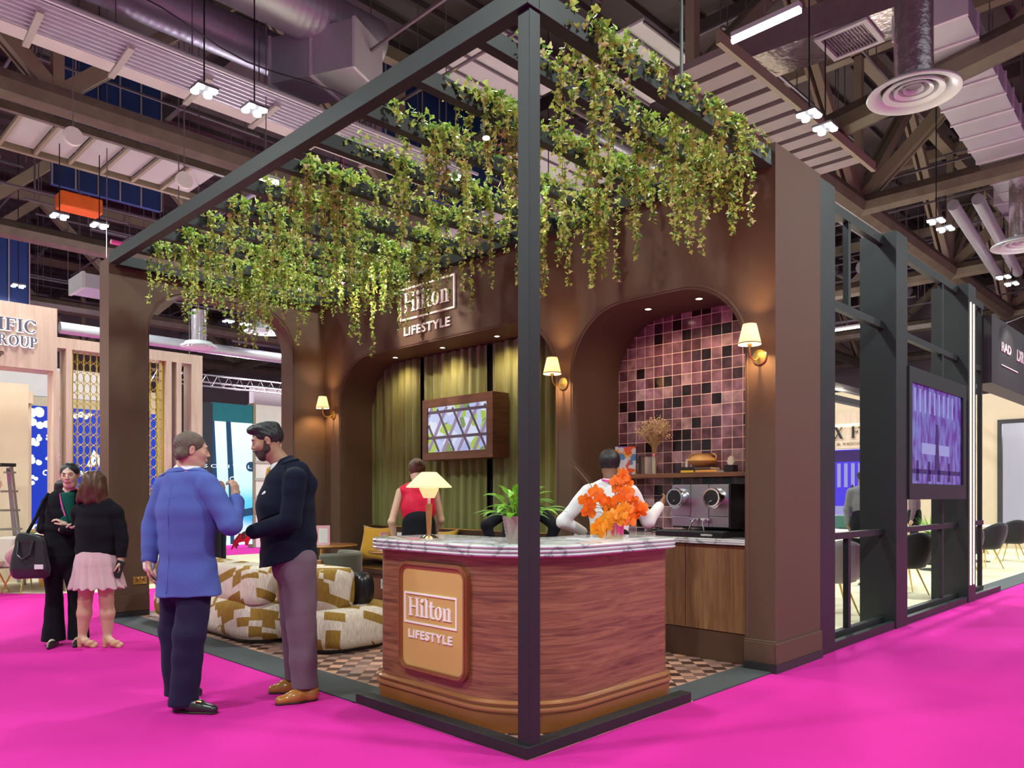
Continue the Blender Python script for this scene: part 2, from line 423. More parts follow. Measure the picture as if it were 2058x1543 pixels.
# ---------------------------------------------------------------- shared materials
mat('carpet_magenta', (0.58,0.022,0.29), 0.95, var=0.10, vscale=1.2, bump=0.25, bscale=260, spec=0.12)
mat('carpet_beige', (0.62,0.56,0.40), 0.9, var=0.08, vscale=3, bump=0.15, bscale=200, spec=0.2)
mat('border_charcoal', (0.045,0.052,0.058), 0.75, var=0.15, bump=0.1, bscale=120)
mat('frame_black', (0.014,0.017,0.019), 0.48, var=0.12, vscale=3, spec=0.5)
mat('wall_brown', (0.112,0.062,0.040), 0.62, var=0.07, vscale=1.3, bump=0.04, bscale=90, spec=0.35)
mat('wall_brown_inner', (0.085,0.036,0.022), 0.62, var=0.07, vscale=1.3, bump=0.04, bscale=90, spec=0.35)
mat('panel_charcoal', (0.032,0.030,0.034), 0.5, var=0.1, vscale=2)
tiles('checker_floor', 0.1, 0, 1, [(0,(0.055,0.025,0.02)),(0.16,(0.10,0.05,0.04)),(0.3,(0.17,0.09,0.075)),(0.42,(0.24,0.13,0.10)),(0.5,(0.40,0.22,0.17)),(0.68,(0.30,0.18,0.15)),(0.84,(0.50,0.27,0.19))], (0.10,0.06,0.05), gw=0.012, rough=0.35, rotz=math.radians(-45), checker=True, bump=0.1)
tiles('tile_mauve', 0.104, 1, 2, [(0,(0.022,0.010,0.014)),(0.10,(0.07,0.035,0.05)),(0.18,(0.17,0.065,0.085)),(0.40,(0.25,0.12,0.15)),(0.6,(0.32,0.16,0.21)),(0.78,(0.14,0.06,0.08)),(0.9,(0.44,0.26,0.28))], (0.98,0.66,0.58), gw=0.024, rough=0.14, shade=0.45, bump=0.25)
wood('walnut_flat', [(0.28,(0.07,0.026,0.016)),(0.42,(0.19,0.076,0.038)),(0.52,(0.26,0.108,0.052)),(0.62,(0.33,0.150,0.075)),(0.75,(0.19,0.070,0.036))], scale=(0.7,0.7,13), rough=0.40, nscale=2.3, coat=0.15, dist=1.6)
wood('walnut_frame', [(0.3,(0.12,0.045,0.022)),(0.55,(0.22,0.085,0.04)),(0.8,(0.15,0.055,0.028))], scale=(1,1,10), rough=0.4, nscale=3)
wood('cabinet_wood', [(0.25,(0.10,0.042,0.018)),(0.5,(0.22,0.10,0.042)),(0.75,(0.30,0.15,0.065))], scale=(9,9,0.7), rough=0.45, nscale=2.0)
mat('terracotta_base', (0.25,0.075,0.018), 0.42, var=0.06, coat=0.2)
mat('brass', (0.85,0.60,0.20), 0.28, 1.0, var=0.05)
mat('chrome', (0.75,0.75,0.77), 0.12, 1.0, var=0.02)
mat('steel_brushed', (0.42,0.40,0.44), 0.34, 1.0, var=0.04)
mat('black_plastic', (0.012,0.012,0.014), 0.3, var=0.1)
mat('white_paint', (0.82,0.80,0.78), 0.4, var=0.02)
mat('letter_white', (0.92,0.90,0.86), 0.35, var=0.01)
M = MATS

# ---------------------------------------------------------------- floors
struct(MB().box(-30,-30,-0.2,45,45,0).build('floor', M['carpet_magenta']))
bf = MB(); bf.prism([(0.0,1.58),(0.0,0.0),(1.58,0.0),(1.62,0.28),(2.72,0.28),(3.5,0.28),(3.5,6.4),(0.33,6.4),(0.33,1.6)], 'z', 0, 0.006)
struct(bf.build('floor_checker', M['checker_floor']))
bb = MB(); bb.prism([(0.0,1.54),(0.33,1.60),(0.33,6.40),(0.0,6.40)], 'z', 0, 0.009)
bb.prism([(1.58,0.0),(3.9,0.0),(3.9,0.28),(1.62,0.28)], 'z', 0, 0.009)
bb.prism([(9.8,0.0),(40,0.0),(40,0.35),(9.8,0.35)], 'z', 0, 0.009)
struct(bb.build('floor_border', M['border_charcoal']))
bg = MB(); bg.prism([(3.9,0.02),(40,0.34),(40,14),(3.9,14)], 'z', 0, 0.006)
bg.prism([(-14,9.6),(-0.27,9.8),(0.18,9.28),(1.0,8.70),(2.4,9.2),(2.4,20),(-14,20)], 'z', 0, 0.006)
struct(bg.build('floor_beige', M['carpet_beige']))

# ---------------------------------------------------------------- booth walls
def slab_hole(mb, axis, a, b, O, Hh, r, n=12):
    """slab over rectangle O with one rounded opening Hh (both x0,y0,x1,y1)"""
    hole = rrect(*Hh, r, n); out = []
    for q, (cx, cy) in enumerate(((O[0],O[1]),(O[2],O[1]),(O[2],O[3]),(O[0],O[3]))):
        for i in range(n+1):
            hx, hy = hole[q*(n+1)+i]
            first_x = q in (0,2)     # arcs bl and tr start on a vertical side
            if i == n//2: out.append((cx,cy))
            elif (i < n//2) == first_x: out.append((cx, hy))
            else: out.append((hx, cy))
    mb.wallhole(axis, a, b, out, hole)
    return hole
WT = 4.04
wb = MB()
h1 = slab_hole(wb, 'x', 2.72, 3.30, (2.095,0,6.63,WT), (2.2,0.002,5.95,3.10), (0.001,0.001,0.62,0.62), 20)
h2 = slab_hole(wb, 'x', 2.72, 3.45, (-0.02,0,2.095,WT), (0.23,0.002,1.99,3.07), (0.001,0.001,0.60,0.60), 20)
wb.box(3.30,2.095,0,3.54,6.63,WT); wb.box(3.45,-0.02,0,3.54,2.095,WT)
struct(wb.build('wall_back', M['wall_brown'], smooth=True, angle=20))
wl = MB()
h3 = slab_hole(wl, 'y', 6.33, 6.63, (0.03,0,2.72,3.965), (0.455,0.002,2.25,3.70), (0.001,0.001,0.50,0.50), 20)
struct(wl.build('wall_left', M['wall_brown'], smooth=True, angle=20))
# thin bead round every opening
def bead(axis, c, hole, name):
    pts = hole[len(hole)//2-0:]           # upper half, right side then left side
    n = len(hole)//4; top = hole[2*n:4*n]
    seq = [(top[0][0], 0.25)]+top+[(top[-1][0], 0.25)]
    cx = sum(p[0] for p in top)/len(top)
    off = []
    for x, y in seq: off.append((x+(0.022 if x > cx else -0.022), y+(0.022 if y > 2.4 else 0)))
    P = [(c,x,y) if axis == 'x' else (x,c,y) for x, y in off]
    t = MB().tube(P, 0.011, 8); struct(t.build(name, M['wall_brown'], smooth=True))
bead('x', 2.72, h1, 'trim_1'); bead('x', 2.72, h2, 'trim_2'); bead('y', 6.33, h3, 'trim_3')
# baseboards
bz = MB()
for (y0,y1) in ((-0.03,0.23),(1.99,2.2),(5.95,6.33)):
    bz.box(2.700,y0,0.065,2.72,y1,0.225); bz.box(2.706,y0,0.225,2.72,y1,0.240)
bz.box(2.70,-0.04,0.065,3.54,-0.02,0.225)
struct(bz.build('baseboard_back', M['wall_brown'], bevel=0.004))
bz = MB()
for (x0,x1) in ((0.02,0.455),(2.25,2.70)):
    bz.box(x0,6.31,0.065,x1,6.33,0.225); bz.box(x0,6.316,0.225,x1,6.33,0.24)
struct(bz.build('baseboard_left', M['wall_brown'], bevel=0.004))
bz = MB(); bz.box(2.69,-0.045,0,3.54,0.0,0.065); bz.box(2.69,0,0,2.72,0.23,0.065); bz.box(2.705,1.99,0,2.72,2.2,0.065); bz.box(0.02,6.315,0,0.455,6.33,0.065)
struct(bz.build('baseboard_kick', M['panel_charcoal']))
# wall sockets
for (x, nm) in ((0.355,1),):
    t = thing('wall_socket', 'brass double wall socket low on the brown wall by the left arch', 'socket', (x,6.33,0.40))
    MB().box(-0.075,-0.008,-0.043,0.075,0,0.043).build('plate', M['brass'], t, bevel=0.003)
    for dx in (-0.035,0.035):
        MB().box(dx-0.006,-0.011,-0.002,dx+0.006,-0.008,0.014).build('pin_hole', M['black_plastic'], t); MB().box(dx-0.014,-0.011,-0.018,dx-0.008,-0.008,-0.008).build('pin_hole', M['black_plastic'], t); MB().box(dx+0.008,-0.011,-0.018,dx+0.014,-0.008,-0.008).build('pin_hole', M['black_plastic'], t)
    for dx in (-0.02,0.02): MB().box(dx-0.005,-0.012,0.022,dx+0.005,-0.008,0.034).build('switch', M['white_paint'], t)

# ---------------------------------------------------------------- tiled back of the bar niche, curtains
struct(MB().box(3.435,0.23,0,3.452,1.99,3.07).build('wall_tile', M['tile_mauve']))
def curtain_mat():
    m, nt, b = new_mat('curtain_green')
    tc = _n(nt,'ShaderNodeTexCoord'); mp = _n(nt,'ShaderNodeMapping'); mp.inputs['Scale'].default_value = (1,14,0.5); nt.links.new(tc.outputs['Object'], mp.inputs[0])
    no = _n(nt,'ShaderNodeTexNoise'); no.inputs['Scale'].default_value = 2; nt.links.new(mp.outputs[0], no.inputs[0])
    r = ramp(nt, [(0.3,(0.115,0.120,0.022)),(0.7,(0.21,0.205,0.048))]); nt.links.new(no.outputs['Fac'], r.inputs[0]); nt.links.new(r.outputs[0], b.inputs['Base Color'])
    b.inputs['Roughness'].default_value = 0.7; b.inputs['Sheen Weight'].default_value = 0.4
curtain_mat()
struct(MB().box(3.285,2.2,0,3.30,5.95,3.1).build('wall_niche', M['black_plastic']))
def curtain(y0, y1, label, seed):
    rnd = random.Random(seed); n = int((y1-y0)/0.012); zs = [0.50,0.9,1.6,2.4,3.09]
    ph = [rnd.uniform(0,6.28) for _ in range(4)]; vs = []; fs = []
    for k, z in enumerate(zs):
        for i in range(n+1):
            y = y0+(y1-y0)*i/n; u = (y-y0)
            d = 0.030*math.sin(u*2*PI/0.155+ph[0]+0.8*math.sin(u*5+ph[1]))+0.012*math.sin(u*2*PI/0.07+ph[2]+k*0.3)
            d = 0.03*math.copysign(abs(d/0.042)**0.7, d)
            vs.append((3.235+d*(1.0 if k < 4 else 0.8), y, z))
    for k in range(len(zs)-1):
        for i in range(n): a = k*(n+1)+i; fs.append((a,a+1,a+n+2,a+n+1))
    mb = MB().add(vs, fs); o = mb.build('curtain', M['curtain_green'], smooth=True, angle=80)
    sm = o.modifiers.new('s','SOLIDIFY'); sm.thickness = 0.004
    tag(o, label, 'curtain', 'olive curtains behind the screen'); return o
curtain(4.93,5.95,'olive green pleated curtain left of the wall screen, widest drop',1)
curtain(3.70,4.86,'olive green pleated curtain directly behind the wall screen',2)
curtain(2.20,3.62,'olive green pleated curtain right of the wall screen, behind the black post',3)

# ---------------------------------------------------------------- black steel pergola frame
pg = thing('pergola_frame', 'black steel pergola frame with corner post, kerb and overhead beams over the booth', 'pergola')
MB().box(0.027,0.012,0.0,0.110,0.095,3.86).build('post', M['frame_black'], pg, bevel=0.003)
kb = MB(); kb.prism([(0,0),(1.56,0),(1.56,0.085),(0.085,0.085),(0.085,1.54),(0,1.54)], 'z', 0, 0.066); kb.build('kerb', M['frame_black'], pg, bevel=0.004)
MB().box(0.0,0.0,3.86,0.09,6.22,3.985).build('rail', M['frame_black'], pg, bevel=0.003)
MB().box(0.09,0.0,3.86,2.72,0.09,3.985).build('rail', M['frame_black'], pg, bevel=0.003)
MB().box(2.62,0.09,3.87,2.72,6.33,3.985).build('rail', M['frame_black'], pg, bevel=0.003)
MB().box(0.09,6.23,3.87,2.62,6.33,3.985).build('rail', M['frame_black'], pg, bevel=0.003)
BEAMS = [0.45+0.575*k for k in range(10)]
for y in BEAMS: MB().box(0.09,y-0.035,3.87,2.62,y+0.035,3.98).build('cross_beam', M['frame_black'], pg, bevel=0.003)
hanger = MB().tube([(1.52,0.05,3.98),(1.52,0.05,9.2)], 0.012, 6)
tag(hanger.build('hanging_rod', M['black_plastic']), 'thin black rod dropping from the ceiling to the pergola beam', 'rod')

# ---------------------------------------------------------------- wall sign
def logo(parent, origin, ex, k, m, depth, label_border='border'):
    """framed two-line sign: k = width of the frame; ex horizontal unit vector; origin = lower left of frame"""
    ex = Vector(ex); up = Vector((0,0,1)); o = Vector(origin); d = Vector(depth)
    W = k; H = k*0.385; b = k*0.022
    mb = MB(); fr = [[(0,0),(W,0),(W,b),(0,b)],[(0,H-b),(W,H-b),(W,H),(0,H)],[(0,b),(b,b),(b,H-b),(0,H-b)],[(W-b,b),(W,b),(W,H-b),(W-b,H-b)]]
    place_polys(mb, fr, o, ex, up, d); mb.build('sign_border', m, parent)
    polys, wd = glyph_word('Hilton', 1.0, 0.165, 0.05, 0.0)
    hh = H*0.60; sx = (W*0.83)/wd
    polys = [[(x*sx, y*hh) for x, y in p] for p in polys]
    mb = MB(); place_polys(mb, polys, o+ex*(W*0.085)+up*(H*0.24), ex, up, d); mb.build('hotel_lettering', m, parent)
    mb = MB(); sans(mb, 'LIFESTYLE', k*0.105, o+ex*(W*0.08)-up*(k*0.185), ex, up, d, width=W*0.84, bold=0.02, track=1.08); mb.build('lower_lettering', m, parent)
sg = thing('wall_sign', 'white raised hotel lettering in a thin frame on the brown wall above the curtains', 'sign', (2.72,4.64,3.41))
logo(sg, (-0.004,0,0), (0,-1,0), 0.985, M['letter_white'], (-0.02,0,0))
# ---------------------------------------------------------------- reception counter
def marble():
    m, nt, b = new_mat('marble'); tc = _n(nt,'ShaderNodeTexCoord')
    wv = _n(nt,'ShaderNodeTexNoise'); wv.inputs['Scale'].default_value = 2.2; wv.inputs['Detail'].default_value = 9; wv.inputs['Distortion'].default_value = 2.2
    nt.links.new(tc.outputs['Object'], wv.inputs['Vector'])
    r = ramp(nt, [(0.38,(0.66,0.65,0.66)),(0.47,(0.60,0.60,0.61)),(0.5,(0.25,0.26,0.28)),(0.535,(0.60,0.60,0.61)),(0.7,(0.72,0.71,0.71))])
    nt.links.new(wv.outputs['Fac'], r.inputs[0]); nt.links.new(r.outputs[0], b.inputs['Base Color'])
    b.inputs['Roughness'].default_value = 0.12; b.inputs['Coat Weight'].default_value = 0.3
marble()
def counter_outline(e=0.0, n=14):
    """L-shaped plan with a big rounded outer corner; e = outward offset"""
    x0, y0, x1, y1, d = 0.165-e, 0.165-e, 1.60+e, 1.56+e, 0.55+2*e
    R = 0.50+e; r = 0.13+e; ri = max(0.05, 0.30-e); out = []
    def arc(cx, cy, rr, a0, a1, m=n):
        for i in range(m+1):
            a = math.radians(a0+(a1-a0)*i/m); out.append((cx+rr*math.cos(a), cy+rr*math.sin(a)))
    arc(x0+R,y0+R,R,180,270); arc(x1-r,y0+r,r,270,360); arc(x1-r,y0+d-r,r,0,90)
    arc(x0+d+ri,y0+d+ri,ri,270,180); arc(x0+d-r,y1-r,r,0,90); arc(x0+r,y1-r,r,90,180)
    return out
ct = thing('reception_counter', 'curved walnut reception counter with marble top and brass lettered plaque', 'counter')
def ext(mb, prof):
    """stack of outlines: [(offset, z), ...]"""
    rings = [[(x,y,z) for x,y in counter_outline(e)] for e, z in prof]; n = len(rings[0]); vs = [v for r_ in rings for v in r_]
    fs = [(i*n+k,i*n+(k+1)%n,(i+1)*n+(k+1)%n,(i+1)*n+k) for i in range(len(rings)-1) for k in range(n)]
    fs += [tuple(range(n))[::-1], tuple((len(rings)-1)*n+k for k in range(n))]
    return mb.add(vs, fs)
ext(MB(), [(0,0.17),(0,1.005)]).build('body', M['walnut_flat'], ct, smooth=True, angle=35)
ext(MB(), [(0.024,0.008),(0.024,0.128),(0.018,0.14)]).build('plinth', M['terracotta_base'], ct, smooth=True, angle=35)
mat('moulding_copper', (0.42,0.17,0.07), 0.25, 0.25, var=0.05, coat=0.4)
ext(MB(), [(0.010,0.120),(0.032,0.122),(0.038,0.135),(0.032,0.148),(0.014,0.150),(0.012,0.160),(0.026,0.162),(0.029,0.172),(0.020,0.181),(0.002,0.185)]).build('moulding', M['moulding_copper'], ct, smooth=True, angle=50)
pf = []
for k in range(3):
    z = 1.002+k*0.0235
    pf += [(0.050,z),(0.062,z+0.003),(0.068,z+0.0115),(0.062,z+0.020),(0.052,z+0.0235)]
ext(MB(), pf).build('countertop', M['marble'], ct, smooth=True, angle=60)
# plaque: framed panel on the left face (plane X = 0.165)
mat('plaque_gold', (0.62,0.42,0.13), 0.45, 0.12, var=0.03)
mat('plaque_rim', (0.26,0.09,0.03), 0.3, 0.1, var=0.04, coat=0.5)
Y0, Y1, Z0, Z1 = 0.612, 1.262, 0.255, 0.940
fr = MB(); o_ = rrect(Y0,Z0,Y1,Z1,0.085,8); i_ = rrect(Y0+0.034,Z0+0.034,Y1-0.034,Z1-0.034,0.055,8); fr.wallhole('x', 0.168, 0.132, o_, i_)
o2 = rrect(Y0+0.010,Z0+0.010,Y1-0.010,Z1-0.010,0.078,8); i2 = rrect(Y0+0.022,Z0+0.022,Y1-0.022,Z1-0.022,0.066,8); fr.wallhole('x', 0.140, 0.124, o2, i2)
fr.build('plaque_rim', M['plaque_rim'], ct, bevel=0.003)
pp = MB().prism(i_, 'x', 0.168, 0.146).build('plaque', M['plaque_gold'], ct)
pl = MB(); 
class _P: pass
def logo_parts(parent, origin, ex, k, m, depth): logo(parent, origin, ex, k, m, depth)
logo_parts(pp, (0.147,1.205,0.555), (0,-1,0), 0.500, M['letter_white'], (-0.008,0,0))

# ---------------------------------------------------------------- table lamp on the counter
mat('lamp_wood', (0.34,0.13,0.045), 0.35, var=0.2, vscale=20, stretch=(8,8,1))
def shade_mat(name, col, es, trans=0.6):
    m, nt, b = new_mat(name)
    b.inputs['Base Color'].default_value = rgba(col); b.inputs['Roughness'].default_value = 0.8
    no = _n(nt,'ShaderNodeTexNoise'); no.inputs['Scale'].default_value = 60
    b.inputs['Emission Color'].default_value = (1.0,0.80,0.50,1); b.inputs['Emission Strength'].default_value = es
    tr = _n(nt,'ShaderNodeBsdfTranslucent'); tr.inputs[0].default_value = rgba(col); ms = _n(nt,'ShaderNodeMixShader'); ms.inputs[0].default_value = trans
    nt.links.new(b.outputs[0], ms.inputs[1]); nt.links.new(tr.outputs[0], ms.inputs[2]); nt.links.new(ms.outputs[0], nt.nodes['Material Output'].inputs[0])
    return m
shade_mat('lamp_shade_cream', (0.80,0.62,0.40), 0.5, 0.35)
shade_mat('lamp_shade_white', (0.90,0.80,0.62), 0.6, 0.55)
emis('bulb_warm', (1.0,0.78,0.48), 9.0)
emis('downlight_glow', (1.0,0.80,0.55), 14.0)
lp = thing('table_lamp', 'table lamp with cream cone shade, wooden stem and chrome foot on the counter', 'lamp', (0.318,1.178,1.0725))
MB().lathe((0,0,0), [(0.062,0),(0.064,0.004),(0.052,0.014),(0.030,0.026),(0.016,0.032),(0.0,0.034)], 28).build('foot', M['chrome'], lp, smooth=True)
MB().lathe((0,0,0), [(0.0,0.03),(0.014,0.031),(0.022,0.21),(0.022,0.225),(0.0,0.226)], 20).build('stem', M['lamp_wood'], lp, smooth=True)
MB().lathe((0,0,0), [(0.0,0.225),(0.010,0.226),(0.010,0.262),(0.0,0.263)], 16).build('neck', M['white_paint'], lp, smooth=True)
sh = MB().lathe((0,0,0), [(0.146,0.330),(0.148,0.336),(0.052,0.428),(0.046,0.430),(0.046,0.427),(0.138,0.337)], 40).build('lamp_shade', M['lamp_shade_cream'], lp, smooth=True, angle=60)
MB().lathe((0,0,0), [(0.0,0.262),(0.036,0.263),(0.062,0.318),(0.064,0.326),(0.05,0.327),(0.0,0.327)], 32).build('inner_shade', M['lamp_shade_cream'], lp, smooth=True)
light('table_lamp_light','POINT',(0.318,1.178,1.0725+0.375),1.4,(1,0.72,0.40),0.04)

# ---------------------------------------------------------------- potted plant on the counter
mat('pot_taupe', (0.42,0.33,0.30), 0.7, var=0.08, bump=0.1, bscale=60)
def leaf_mat(name, a, b_, sc=14):
    m, nt, b = new_mat(name); tc = _n(nt,'ShaderNodeTexCoord'); no = _n(nt,'ShaderNodeTexNoise'); no.inputs['Scale'].default_value = sc; no.inputs['Detail'].default_value = 2
    nt.links.new(tc.outputs['Object'], no.inputs['Vector']); r = ramp(nt, [(0.35,a),(0.65,b_)]); nt.links.new(no.outputs['Fac'], r.inputs[0]); nt.links.new(r.outputs[0], b.inputs['Base Color'])
    b.inputs['Roughness'].default_value = 0.45; b.inputs['Specular IOR Level'].default_value = 0.35
    tr = _n(nt,'ShaderNodeBsdfTranslucent'); ms = _n(nt,'ShaderNodeMixShader'); ms.inputs[0].default_value = 0.25
    nt.links.new(r.outputs[0], tr.inputs[0]); nt.links.new(b.outputs[0], ms.inputs[1]); nt.links.new(tr.outputs[0], ms.inputs[2])
    nt.links.new(ms.outputs[0], nt.nodes['Material Output'].inputs[0]); return m
leaf_mat('leaf_bright', (0.13,0.36,0.02), (0.28,0.56,0.06))
leaf_mat('leaf_dark', (0.03,0.12,0.02), (0.10,0.25,0.04))
def blade(mb, p, d, L, wd, droop=0.6, n=7, fold=0.25, up=(0,0,1)):
    """one curved leaf with a folded midrib, starting at p heading along d"""
    p = Vector(p); d = Vector(d).normalized(); side = d.cross(Vector(up))
    if side.length < 1e-3: side = Vector((1,0,0))
    side.normalize(); vs = []; fs = []
    for i in range(n+1):
        t = i/n; w_ = wd*math.sin(PI*min(1,(t*0.97+0.03))**0.8)*0.5+0.0008
        dd = (d+Vector((0,0,-droop*t))).normalized(); nn = side.cross(dd).normalized()
        vs += [p-side*w_+nn*w_*fold, p, p+side*w_+nn*w_*fold]; p = p+dd*(L/n)
    for i in range(n): a = i*3; fs += [(a,a+1,a+4,a+3),(a+1,a+2,a+5,a+4)]
    mb.add(vs, fs)
pt = thing('potted_plant', 'green leafy plant in a ribbed taupe pot behind the black post on the counter', 'plant', (0.40,0.46,1.0725))
MB().lathe((0,0,0), [(0.058,0),(0.062,0.004)]+[(0.062+0.026*i/14+(0.0022 if i%2 else -0.001), 0.006+0.148*i/14) for i in range(15)]+[(0.090,0.158),(0.084,0.158),(0.080,0.140),(0.0,0.138)], 32).build('pot', M['pot_taupe'], pt, smooth=True, angle=70)
MB().lathe((0,0,0), [(0.0,0.147),(0.07,0.146),(0.081,0.139)], 20).build('soil', M['wall_brown'], pt, smooth=True)
rnd = random.Random(5); lv = MB(); st = MB()
for i in range(62):
    a = rnd.uniform(0,2*PI); e = rnd.uniform(0.25,1.35); r0 = rnd.uniform(0,0.04); d = Vector((math.cos(a)*math.cos(e), math.sin(a)*math.cos(e), math.sin(e)))
    p0 = Vector((math.cos(a)*r0, math.sin(a)*r0, 0.145)); L = rnd.uniform(0.05,0.16); p1 = p0+d*L
    st.tube([p0,p0+d*L*0.5+Vector((0,0,0.01)),p1], 0.0022, 5)
    d2 = (d+Vector((math.cos(a),math.sin(a),0))*0.5).normalized()
    blade(lv, p1-d*0.004, d2, rnd.uniform(0.09,0.15), rnd.uniform(0.040,0.060), rnd.uniform(0.5,1.2))
for (a, L) in ((-0.8,0.30),(2.35,0.24),(2.0,0.2)):   # two long runners, one past the post to the right
    d = Vector((math.cos(a),math.sin(a),0.28)).normalized(); p0 = Vector((0,0,0.15)); p1 = p0+d*L*0.62; st.tube([p0,p0+d*0.1+Vector((0,0,0.01)),p1],0.002,5); blade(lv, p1, d-Vector((0,0,0.25)), 0.13, 0.042, 0.5)
st.build('stem', M['leaf_bright'], pt, smooth=True); lv.build('foliage', M['leaf_bright'], pt, smooth=True, angle=80)

# ---------------------------------------------------------------- orchid arrangement
def flute_glass():
    m, nt, b = new_mat('vase_gold_glass'); b.inputs['Base Color'].default_value = (0.95,0.70,0.50,1); b.inputs['Roughness'].default_value = 0.15; b.inputs['Metallic'].default_value = 1.0
    tc = _n(nt,'ShaderNodeTexCoord'); no = _n(nt,'ShaderNodeTexNoise'); no.inputs['Scale'].default_value = 30; nt.links.new(tc.outputs['Object'], no.inputs[0])
flute_glass()
leaf_mat('petal_orange', (0.90,0.13,0.005), (0.98,0.24,0.01), 10)
leaf_mat('petal_amber', (0.95,0.30,0.01), (0.98,0.42,0.03), 10)
mat('dried_frond', (0.30,0.20,0.12), 0.8, var=0.2)
ov = thing('orchid_vase', 'fluted gold vase of orange orchids and a dried palm frond on the counter end', 'vase of flowers', (1.196,0.36,1.0725))
vp = MB(); n = 48; prof = [(0.0,0.001),(0.062,0.0),(0.064,0.008),(0.066,0.06),(0.068,0.118),(0.064,0.118),(0.060,0.03),(0,0.028)]
vs = []; fs = []
for (r_, z) in prof:
    for k in range(n):
        a = 2*PI*k/n; rr = r_*(1+(0.035 if k % 2 else -0.02)) if r_ > 0.06 else r_; vs.append((rr*math.cos(a), rr*math.sin(a), z))
for i in range(len(prof)-1):
    for k in range(n): fs.append((i*n+k,i*n+(k+1)%n,(i+1)*n+(k+1)%n,(i+1)*n+k))
vp.add(vs, fs).build('vase', M['vase_gold_glass'], ov)
IR = Vector((0.7023,-0.7119,0)); FW = Vector((0.7119,0.7023,0))
def petal(mb, c, d, side, L, wd, cup=0.25, n=5):
    """broad round petal"""
    d = d.normalized(); side = side.normalized(); nn = side.cross(d); vs = []; fs = []
    for i in range(n+1):
        t = i/n; w_ = wd*0.5*math.sin(PI*(0.08+0.84*t))**0.7*(1 if t < 1 else 0.5)
        p = c+d*L*t+nn*(cup*L*t*t)
        vs += [p-side*w_+nn*w_*0.25, p+nn*0.002, p+side*w_+nn*w_*0.25]
    for i in range(n): a = i*3; fs += [(a,a+1,a+4,a+3),(a+1,a+2,a+5,a+4)]
    mb.add(vs, fs)
def orchid(mb, c, nrm, s, rnd):
    nrm = nrm.normalized(); u = nrm.cross(Vector((0,0,1))).normalized(); v = u.cross(nrm); r0 = rnd.uniform(-0.4,0.4)
    for (a, L, wd) in ((90,1,0.62),(210,0.95,0.62),(330,0.95,0.62),(10,1.0,1.05),(170,1.0,1.05)):
        t = math.radians(a)+r0; d = u*math.cos(t)+v*math.sin(t)+nrm*0.18; petal(mb, c, d, nrm.cross(d), s*L, s*wd, rnd.uniform(-0.1,0.25))
    petal(mb, c+nrm*0.004, (nrm+v*-0.6), u, s*0.5, s*0.35, 0.5)
rnd = random.Random(11); om = MB(); am = MB(); stm = MB()
# spikes arch from the vase: (right, toward viewer, up) of blooms relative to the vase foot, metres
bl = [(-0.12,0.05,0.30,0),(-0.185,0.03,0.245,0),(-0.16,0.07,0.21,0),(-0.10,0.08,0.25,0),(-0.06,0.06,0.24,0),(-0.165,0.02,0.165,0),(-0.055,0.09,0.13,1),(-0.09,0.08,0.10,1),(-0.02,0.10,0.16,1),(0.01,0.11,0.12,1),
      (-0.115,0.10,0.045,1),(-0.06,0.12,0.08,1),(0.05,0.06,0.39,0),(0.005,0.07,0.37,0),(0.085,0.04,0.36,0),(0.03,0.06,0.32,0),(0.06,0.08,0.27,0),(0.095,0.06,0.31,0),(0.02,0.10,0.25,0),(0.075,0.10,0.19,0),
      (0.10,0.08,0.14,0),(0.14,0.07,0.20,0),(0.165,0.05,0.165,0),(0.12,0.05,0.245,0),(0.045,0.12,0.20,1),(0.03,0.12,0.155,1),(0.09,0.10,0.11,0),(0.185,0.03,0.20,0),(0.06,0.05,0.42,0),(-0.03,0.05,0.20,0),(-0.13,0.10,0.075,1)]
for (r_, f_, z_, am_) in bl:
    c = IR*r_-FW*f_+Vector((0,0,z_)); nrm = -FW+IR*rnd.uniform(-0.7,0.7)+Vector((0,0,rnd.uniform(-0.2,0.5)))
    orchid(am if am_ else om, c, nrm, rnd.uniform(0.042,0.055), rnd)
    base = Vector((rnd.uniform(-.03,.03),rnd.uniform(-.03,.03),0.08)); mid = (base+c)/2+Vector((0,0,0.05)); stm.tube([base,mid,c+FW*0.004],0.002,5)
om.build('orchid_blooms', M['petal_orange'], ov, smooth=True, label='deep orange orchid blooms'); am.build('orchid_blooms', M['petal_amber'], ov, smooth=True, label='amber orchid blooms')
stm.build('stem', M['leaf_dark'], ov, smooth=True)
fr = MB(); spine = [IR*(-0.02-0.13*t-0.10*t*t)+FW*0.02+Vector((0,0,0.10+0.40*t-0.03*t*t)) for t in [i/12 for i in range(13)]]
fr.tube(spine, 0.0025, 5)
for i in range(4,13):
    for sg_ in (-1,1):
        for q in (0,0.5):
            if i == 12 and q: continue
            p = spine[i] if q == 0 else (spine[i]+spine[i+1])/2
            d = (spine[min(i+1,12)]-spine[i-1]).normalized(); s_ = d.cross(FW).normalized()*sg_
            blade(fr, p, d+s_*0.35, 0.10*(1-0.35*(i-4)/9), 0.006, 0.15, n=3)
fr.build('dried_frond', M['dried_frond'], ov)

